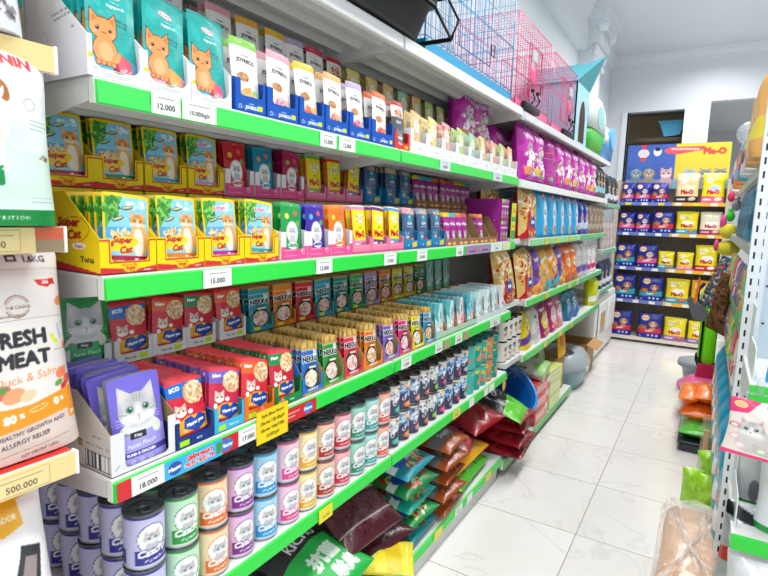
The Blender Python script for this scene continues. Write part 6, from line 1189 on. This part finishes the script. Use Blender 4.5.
# end cap goods
sky = bag(Cv(200, 300, '2aa6dc', 1).poly([(0, 120), (200, 160), (200, 100), (0, 80)], '7ad0f0'), .2, .34, .09, '1f96d0', seed=620, m='bagfilm')
stand(sky, .265, 1.76, 1.151, 'sky blue bag on the upper pegboard shelf, cut off by the frame', face=0, tilt=.02)
c = Cv(260, 165, 'efe4da', 2); c.rect(0, 0, 260, 12, 'ee3a7a'); c.poly([(0, 165), (70, 165), (40, 128), (0, 122)], 'ee3a7a'); c.ell(24, 148, 15, 9, 'f0d9a0'); c.ell(24, 148, 12, 7, 'e2c07a'); c.text('Royal Pets', 105, 152, 12, '7a6a6a', 0, .0)
c.text('BÁNH ĐO', 122, 134, 16, 'e0307a', 0, .06); c.text('TỊN YÊU', 124, 116, 15, 'e0307a', 0, .06); c.ell(150, 92, 70, 14, 'f6efe6'); c.text('MEO CON', 150, 92, 17, 'e8407a', 0, .05)
c.ell(60, 56, 40, 40, 'd6cfcc'); c.cat(52, 84, 28, 'dcd8d6', '6d6866'); c.ell(92, 40, 30, 24, 'c9c2be')
for x, y, q in ((18, 56, 'f2b8c8'), (110, 60, 'f0c83a'), (36, 34, 'f4d8e0'), (84, 30, 'b8dca8'), (14, 88, 'e86a8a'), (128, 30, '9ab8e0')): c.ell(x, y, 12, 8, q); c.ell(x, y, 8, 5, 'fbf4ea')
pk = bag(c, .27, .16, .05, 'efe4da', 'pillow', seed=621, step=1.6, m='film', crump=.002, name='biscuit_pack')
place(pk, 'biscuit_pack', (.212, 1.695, .945), (-.05, .07, 0), 'pink and cream biscuit pack with kittens, propped on the white bags', 'pack')
c = Cv(220, 300, 'e9eef0', 1.4); c.rect(0, 0, 220, 22, '14a03c'); c.ell(72, 200, 18, 22, 'f0a81e'); c.ell(78, 92, 36, 50, '5a5a60'); c.ell(66, 140, 18, 16, '6a6a70'); c.ell(88, 40, 50, 34, 'e3e3e6'); c.ell(72, 116, 8, 6, '18181c'); c.text('Dog', 150, 250, 40, '3a7a4a', 0, .04)
wd = bag(c, .24, .23, .09, 'e4eaec', seed=622, m='film'); stand(wd, .3, 1.79, .721, 'white bag with grey dog and orange dot on the lower pegboard shelf', face=0, tilt=.04)
stand(bag(Cv(160, 240, 'dfe6e6', 1).rect(0, 0, 160, 20, '14a03c').ell(60, 60, 20, 40, '8a8a90'), .12, .21, .06, 'dfe6e6', seed=623), .2, 1.93, .721, 'narrow white bag with green base behind the grey dog bag', face=0, tilt=.02)
c = Cv(240, 320, 'dcdde0', 1.4); c.ell(190, 196, 50, 52, 'c8462c', ring=12); c.line([(60, 230), (130, 226)], 2, 'c8204a'); c.line([(60, 214), (120, 218)], 2, 'c8204a'); c.line([(70, 190), (120, 200)], 2, '333'); c.rect(0, 300, 240, 320, 'c9cacd')
ws = bag(c, .26, .26, .1, 'd6d7da', seed=624, m='crinkle', crump=.006); stand(ws, .255, 1.72, .41, 'white bag with brown ring print below the lower pegboard shelf', face=0, tilt=.03)
c = Cv(120, 280, 'b9bcc2', 1.4); c.poly([(0, 280), (60, 250), (120, 200), (120, 180), (50, 226), (0, 240)], '17181c'); c.poly([(0, 130), (26, 160), (22, 100), (0, 90)], 'd04030'); c.line([(60, 120), (112, 20)], 7, 'b8304a')
sv_ = bag(c, .15, .27, .08, '8a8d94', seed=625, m='foil', crump=.006); stand(sv_, .175, 1.79, .5, 'silver and black bag beside the slotted upright', face=0, tilt=.08, roll=.06)
bb = MB(); bb.box(.06, 1.7, 0, .75, 2.03, .4, 'c9a274', 'card', bev=.004); tag(bb.build('cardboard_box'), 'brown box standing on the floor under the pegboard shelves', 'box')
# goods along the aisle on the opposite gondola (facing the long wall)
FR_ = -PI/2
def opp(me, Y, z, lab, X=.155, tilt=.05, roll=0, name='pet_food_bag', sc=None, cat='bag'): return place(me, name, (X-.025*(z > 1.79)*(X < .25), Y, z), (-tilt, roll, FR_), lab, cat, None, sc)
wb1 = plast('', 'eceef0', ['222', '444', 'd8a06a'], 'cat', .2, .28, .08, 640, acc='1c1c20', tc='b07a5a'); ob1 = plast('', 'eab264', ['f2c88a', 'd89a4a'], 'Bio', .22, .33, .09, 641, acc='f4e04a', tc='8a5a2a'); tb1 = plast('', '1fa8b8', ['e84a7a', 'f4f4f4', '111'], 'K9', .18, .26, .08, 642, acc='c9202c'); or1 = plast('', 'f08a3a', ['f4d8b0', 'c05a1a', 'e8e8f0'], 'Pro', .2, .25, .08, 643, acc='8ab0e0')
opp(ob1, 2.32, 1.802, 'light orange bag on the highest shelf of the opposite gondola', roll=.02); opp(ob1, 2.56, 1.802, 'light orange bag behind the first one, opposite gondola'); opp(wb1, 2.84, 1.802, 'white bag with black bands, nearer, opposite gondola'); opp(wb1, 3.1, 1.802, 'white bag with black bands, farther, opposite gondola'); opp(tb1, 3.42, 1.802, 'turquoise bag with pink print, opposite gondola'); opp(or1, 3.75, 1.802, 'orange bag with white print, nearer, opposite gondola'); opp(or1, 4.15, 1.802, 'orange bag with white print, farther, opposite gondola'); opp(wb1, 4.6, 1.802, 'white and black bag farthest along the opposite gondola')
gt = plast('', '149aa6', ['0c5a66', 'e8c83a', '1cb0b8'], '', .22, .3, .09, 644, acc='0a4a50'); o = opp(gt, 2.42, 2.12, 'teal bag lying on top of the light orange bags', tilt=.5, X=.26)
for k in range(6):
    tq = plast('', ['0f8fb0', '0f9ab8', '0c7a98'][k % 3], ['3ac0d8', '0a5a78'], '', .2, .27, .06, 650+k, 'bagfilm', acc='0a6a86') if k < 3 else tq
    opp(tq, 2.75+.2*k, 1.507, 'turquoise bag in the row on the second shelf, opposite gondola', name='treat_bag').__setitem__('group', 'turquoise bags')
for k in range(2): opp(wb1, 2.26+.2*k, 1.507, 'small white printed bag on the second shelf of the opposite gondola', X=.17, sc=(.8, 1, .8)).__setitem__('group', 'small white printed bags')
pal = ['3fd03a', 'e8e4e0', '1f8a9a', 'f2d03a', 'd83a3a', '8a5a3a', '4ad87a', 'e86a8a', '3a5ac0', 'f08a2a']
toys = [pouch(a_plainbag(q, pal[(i+3) % 10], '', 'fff', 660+i, 90, 150), .09, .15, .03, q, 'sachet', seed=660+i, m='crinkle', step=4).mesh('toy_pack') for i, q in enumerate(pal)]
nm10 = ['green', 'white', 'teal', 'yellow', 'red', 'brown', 'mint', 'rose', 'blue', 'orange']
for sh, (z_, y0_) in enumerate(((1.202, 2.2), (.947, 2.2))):
    for k in range(14):
        i = (k*3+sh*5) % 10
        place(toys[i], 'toy_pack', (.128, y0_+k*.14, z_), (-.08, .06*math.sin(k*2.1), FR_), '%s toy pack, %s from the slotted upright on the %s shelf' % (nm10[i], NTH[k].replace('nearest', 'first'), ('third', 'fourth')[sh]), 'pack', None, (1.25, 1, 1.35))
for k in range(9):
    me = plast('', '16a4cc', ['f0c83a', 'f4f4f4', 'e86a3a', '222'], '', .24, .34, .1, 690, acc='f4f4f4') if k == 0 else me
    opp(me, 2.26+.26*k, .402, 'aqua blue bag with orange toy print, low on the opposite gondola', name='litter_bag', X=.155).__setitem__('group', 'aqua bags')

# ------------------------------------------------------------------ things hanging and standing at the opposite gondola's far part
t = thing('pet_carrier', 'lime green and black fabric pet backpack standing by the opposite gondola', 'carrier', (.06, 5.2, .37), (0, .0, .1)); t.scale = (1.1, 1.1, 1.1)
b = MB(); loft(b, [[(x*s_*.05, y*s_*.17, z) for x, y, _ in oval(0, 1, 1, 28, 4)] for s_, z in ((.9, 0), (1, .04), (1, .4), (.85, .5), (.5, .54))], '7cf024', 'cloth'); b.build('body', t)
b = MB(); b.box(-.056, -.15, .02, -.05, -.1, .45, '15161a', 'cloth'); b.box(-.056, -.17, 0, .05, .17, .07, '15161a', 'cloth', bev=.01); b.build('trim_band', t)
b = MB(); b.ball((-.04, -.08, .54), .065, '74ea22', 'cloth', 18, (.8, 1, 1)); b.build('top_pocket', t)
b = MB(); b.tube([(-.05, -.1, .45), (-.09, -.08, .52), (-.1, -.05, .6), (-.06, 0, .64)], .014, '2c2c30', 'cloth', 8); b.build('strap', t)
t = MB(); t.prism([(-.06, 0), (.07, -.02), (.09, .1), (-.1, .25), (-.14, .22)], 0, .06, '6d7075', 'cloth'); o = t.build('folded_bag'); o.location = (-.02, 5.0, .8); o.scale = (.7, 1, .7); tag(o, 'folded dark grey cloth bag hanging by the lime backpack', 'bag')

c = Cv(160, 340, '3a5a72', .8); c.specks(80, 170, 120, 190, ['c8503a', '2a7a8a', 'e0b04a', '1c2a40', '5a8ab0', 'd8d0c0', '3a7a4a', 'a83a4a'], 420, 9, 6)
pc = bag(c, .2, .36, .09, '33506a', seed=700, m='cloth', name='patterned_bag'); place(pc, 'patterned_bag', (.05, 4.35, .995), (-.05, .35, FR_+.9), 'multicoloured patterned cloth bag hanging beside the opposite gondola', 'bag')
b = MB(); b.prism([(-.02, .05), (-.005, .03), (.015, .2), (-.0, .23)], -.01, .01, 'f08030', 'cloth'); o = b.build('cloth_strap'); o.location = (-.04, 4.3, .98); tag(o, 'orange cloth strap hanging next to the patterned bag', 'strap')
c = Cv(120, 300, '6a4a32', .8); c.specks(60, 150, 60, 150, ['4a3220', '8a6444', '5a3c28', '3a2618'], 120, 9, 9); br = bag(c, .15, .36, .07, '5f422c', 'pillow', seed=701, m='cloth', name='fur_bed'); place(br, 'fur_bed', (.075, 3.75, .93), (.0, .22, FR_+.8), 'brown leopard spotted fur bed rolled up by the opposite gondola', 'pet bed')
t = thing('cushion', 'yellow plush cushion with pink ears hanging by the opposite gondola', 'cushion', (.115, 4.9, 1.42))
b = MB(); b.ball((0, 0, .1), .07, 'e9df4a', 'cloth', 20, (.9, 1, .8)); b.ball((.01, .02, -.03), .08, 'e6dc44', 'cloth', 20, (1, 1, .75)); b.build('cushion_body', t); b = MB(); b.ball((-.04, 0, .17), .045, 'e8589a', 'cloth', 14, (.5, 1, 1.2)); b.build('ear', t); b = MB(); b.ball((-.07, 0, -.01), .035, 'e8589a', 'cloth', 14, (.5, 1, 1.3)); b.build('ear', t)
for z_, q, nm in ((1.78, 'e8486a', 'rose'), (1.63, '3fc83a', 'green'), (1.7, '9a9aa0', 'grey')):
    b = MB(); b.ball((0, 0, 0), .034, q, 'cloth', 14, (.8, 1, 1.1)); b.ball((0, .0, .045), .018, mixc(q, 'ffffff', .3), 'cloth', 10); o = b.build('plush_toy'); o.location = (.11+(.02 if nm == 'grey' else 0), 4.9 if nm == 'rose' else 4.6 if nm == 'green' else 4.3, z_); tag(o, '%s plush toy hanging at the edge of the opposite gondola' % nm, 'toy')
b = MB(); b.ball((0, 0, 0), .085, 'e8f0f4', 'clear', 24, (1, 1, 1)); o = b.build('plastic_bubble'); o.location = (.18, 5.0, 2.262); tag(o, 'clear plastic bubble bowl on top of the opposite gondola', 'bowl')
b = MB(); b.box(.14, 4.8, 1.802, .4, 5.2, 2.18, 'b9c4cc', 'card', bev=.004); tag(b.build('cardboard_box'), 'pale grey box holding up the clear bubble bowl', 'box')
b = MB(); b.lathe([(.07, 0), (.075, .02), (.075, .2), (.03, .26), (.03, .3)], '4fb0e8', 'plastic', 20); o = b.build('water_bottle'); o.location = (.25, 6.2, 1.802); tag(o, 'light blue bottle far along the opposite gondola top shelf', 'bottle')

# ------------------------------------------------------------------ floor goods on the opposite side of the aisle
t = thing('plastic_basin', 'grey round plastic basin on the floor by the opposite gondola', 'basin', (.02, 5.75, 0))
b = MB(); b.lathe([(.1, 0), (.13, .18), (.14, .22), (.175, .24), (.18, .26), (.165, .262), (.13, .25), (.1, .05)], '8e979c', 'plastic', 36, cap=False); b.lathe([(.001, .01), (.1, .01)], '7c868c', 'plastic', 36, cap=False); b.build('bowl', t); b = MB(); b.lathe([(.18, .262), (.175, .29), (.12, .31), (.001, .315)], 'a0a8ac', 'plastic', 36, cap=False); b.build('lid', t)
t = thing('litter_scoop_box', 'bright pink plastic litter tray with raised handle on the floor', 'litter tray', (.06, 4.98, 0)); t.scale = (1.08, 1, 1.05)
b = MB(); loft(b, [[(x*s_*.16, y*s_*.24, z) for x, y, _ in oval(0, 1, 1, 32, 2.6)] for s_, z in ((.8, 0), (.95, .2), (1.0, .22))], 'c9c9cc', 'plastic'); b.build('base', t)
b = MB(); loft(b, [[(x*s_*.17, y*s_*.25, z) for x, y, _ in oval(0, 1, 1, 32, 2.6)] for s_, z in ((1, .221), (1.02, .24), (.6, .3), (.45, .31))], 'ef6fa2', 'plastic'); b.build('lid', t)
b = MB(); b.prism([(-.06, .3), (-.045, .42), (.06, .42), (.08, .3)], .0, .04, 'c8285e', 'plastic'); b.build('handle', t)
b = MB(); b.box(-.09, -.3, .0, .11, .2, .06, '2a3038', 'plastic', bev=.02); b.box(-.1, -.31, .06, .12, .21, .075, '20262c', 'plastic', bev=.005); o = b.build('plastic_tray'); o.location = (.035, 4.42, 0); tag(o, 'dark grey plastic tray under the green cushion on the floor', 'tray')
def plump(col, w, h, t, sd, m='crinkle'): return bag(Cv(100, 100, col, 1).specks(50, 50, 60, 60, [mixc(col, 'ffffff', .12), mixc(col, '000000', .05)], 60, 10, sd), w, h, t, col, 'pillow', seed=sd, m=m, crump=.006, step=5)
pg_, po = plump('5fd04a', .27, .44, .13, 720), plump('ff7a1a', .3, .46, .15, 721)
lay(pg_, .07, 4.36, .125, 'lime green cushion in clear film on the dark tray', yaw=PI/2, cat='cushion', name='cushion')
po3 = plump('ff7a1a', .13, .4, .12, 722)
lay(po, .07, 4.45, .235, 'flat orange cushion in clear film on the lime green one', yaw=PI/2, cat='cushion', name='cushion')
for k, (x, nm) in enumerate(((-.025, 'edge'), (.07, 'middle'), (.165, 'gondola side'))): lay(po3, x, 4.42, .345+.02*(k == 1), 'rolled orange cushion in clear film, %s one of three' % nm, yaw=PI/2, cat='cushion', name='cushion')
gp_ = plump('9fdc2a', .12, .34, .11, 730); gp2 = plump('a8e02a', .16, .32, .09, 731)
place(gp_, 'cushion', (.045, 3.34, 0), (-.06, 0, .1), 'upright lime bolster in clear film on the floor', 'cushion', None, (.9, 1, .62))
place(gp2, 'cushion', (.115, 3.3, 0), (-.06, .1, .0), 'lime yellow bag beside the upright bolster', 'cushion', None, (.9, 1, .64))
place(gp_, 'cushion', (.16, 3.6, 0), (-.1, -.2, .0), 'leaning lime bolster behind the lime yellow bag', 'cushion', None, (1, 1, .7))
b = MB(); b.prism([(-.03, 0), (.04, 0), (.05, .3), (-.02, .33)], 0, .05, 'd8cfc0', 'clear'); b.prism([(-.01, 0), (.02, 0), (.02, .25), (-.01, .25)], .01, .03, 'f2b088', 'cloth'); o = b.build('toy_bag'); o.location = (.09, 3.75, .05); tag(o, 'clear film bag with an orange toy before the cushions', 'bag')
# film wrapped bale
t = thing('wrapped_bale', 'kraft coloured bale wrapped in crinkled clear film on the floor', 'bale', (.045, 1.74, 0))
def rugged(s_, z, seed, amp=.004):
    R = np.random.RandomState(seed); ph = R.rand(6)*6
    out = []
    for i, (x, y, _) in enumerate(oval(0, 1, 1, 72, 7)):
        a = 2*PI*i/72; d = 1+amp*sum(math.sin((k+3)*2*a+ph[k]) for k in range(6)); out.append((x*s_*.1*d, (y*s_*.33+.33)*1.0, z+.004*math.sin(5*a+seed)))
    return out
b = MB(); loft(b, [rugged(.95, 0, 1), rugged(1, .02, 1), rugged(1.02, .14, 2), rugged(.98, .2, 3), rugged(1.03, .28, 4), rugged(.99, .38, 5), rugged(.93, .43, 6), rugged(.5, .438, 7)], 'd9a470', 'wrap'); b.build('paper_pack', t)
RJ = np.random.RandomState(3)
def crink(z, s_):
    return [(x+RJ.randn()*.0045, y+RJ.randn()*.006, z+RJ.randn()*.006) for x, y, _ in rugged(s_, z, 11, .006)]
b = MB(); loft(b, [crink(z, 1.07+.02*math.sin(z*30)) for z in np.linspace(.004, .435, 34)]+[crink(.45, s_) for s_ in (1.0, .9, .78, .64, .5, .36, .22, .08)], 'fff8f2', 'clear'); b.S = [False]*len(b.S); b.build('film_wrap', t)
# ------------------------------------------------------------------ camera and light
cd = bpy.data.cameras.new('camera'); cam = bpy.data.objects.new('camera', cd); C.objects.link(cam)
cd.sensor_width = 36; cd.lens = 36*534.52/768; cd.clip_start = .02
yaw, pit, rol = [math.radians(a) for a in (31.135, -7.824, 1.590)]
f = Vector((-math.sin(yaw)*math.cos(pit), math.cos(yaw)*math.cos(pit), math.sin(pit)))
r0 = Vector((math.cos(yaw), math.sin(yaw), 0)); u0 = r0.cross(f)
r_ = r0*math.cos(rol)+u0*math.sin(rol); u_ = u0*math.cos(rol)-r0*math.sin(rol)
cam.matrix_world = Matrix(((r_.x, u_.x, -f.x, 0), (r_.y, u_.y, -f.y, 0), (r_.z, u_.z, -f.z, 1.575), (0, 0, 0, 1)))
bpy.context.scene.camera = cam
def area(x, y, z, sx, sy, p, col=(1, 1, 1), rot=(0, 0, 0)):
    l = bpy.data.lights.new('ceiling_lamp', 'AREA'); l.shape = 'RECTANGLE'; l.size = sx; l.size_y = sy; l.energy = p; l.spread = math.radians(150); l.color = col
    o = bpy.data.objects.new('ceiling_lamp', l); C.objects.link(o); o.location = (x, y, z); o.rotation_euler = rot
for y in (-.6, 1.6, 3.8, 6.0, 7.4): area(-.1, y, 3.82, .5, 1.3, 30)
for y in (.6, 3.4, 6.6): area(2.2, y, 3.82, .5, 1.3, 22)
area(1.2, 10.6, 3.2, .8, .8, 50); area(-1.4, 11.2, 3.3, .4, .4, 2.5)
w = bpy.data.worlds.new('world'); bpy.context.scene.world = w; w.use_nodes = True
w.node_tree.nodes['Background'].inputs[0].default_value = (.93, .97, 1, 1); w.node_tree.nodes['Background'].inputs[1].default_value = 1.15
sc = bpy.context.scene; sc.view_settings.view_transform = 'Standard'; sc.view_settings.look = 'None'; sc.view_settings.exposure = .15; sc.view_settings.gamma = 1
sc.cycles.use_denoising = True; sc.cycles.max_bounces = 8; sc.cycles.transparent_max_bounces = 12
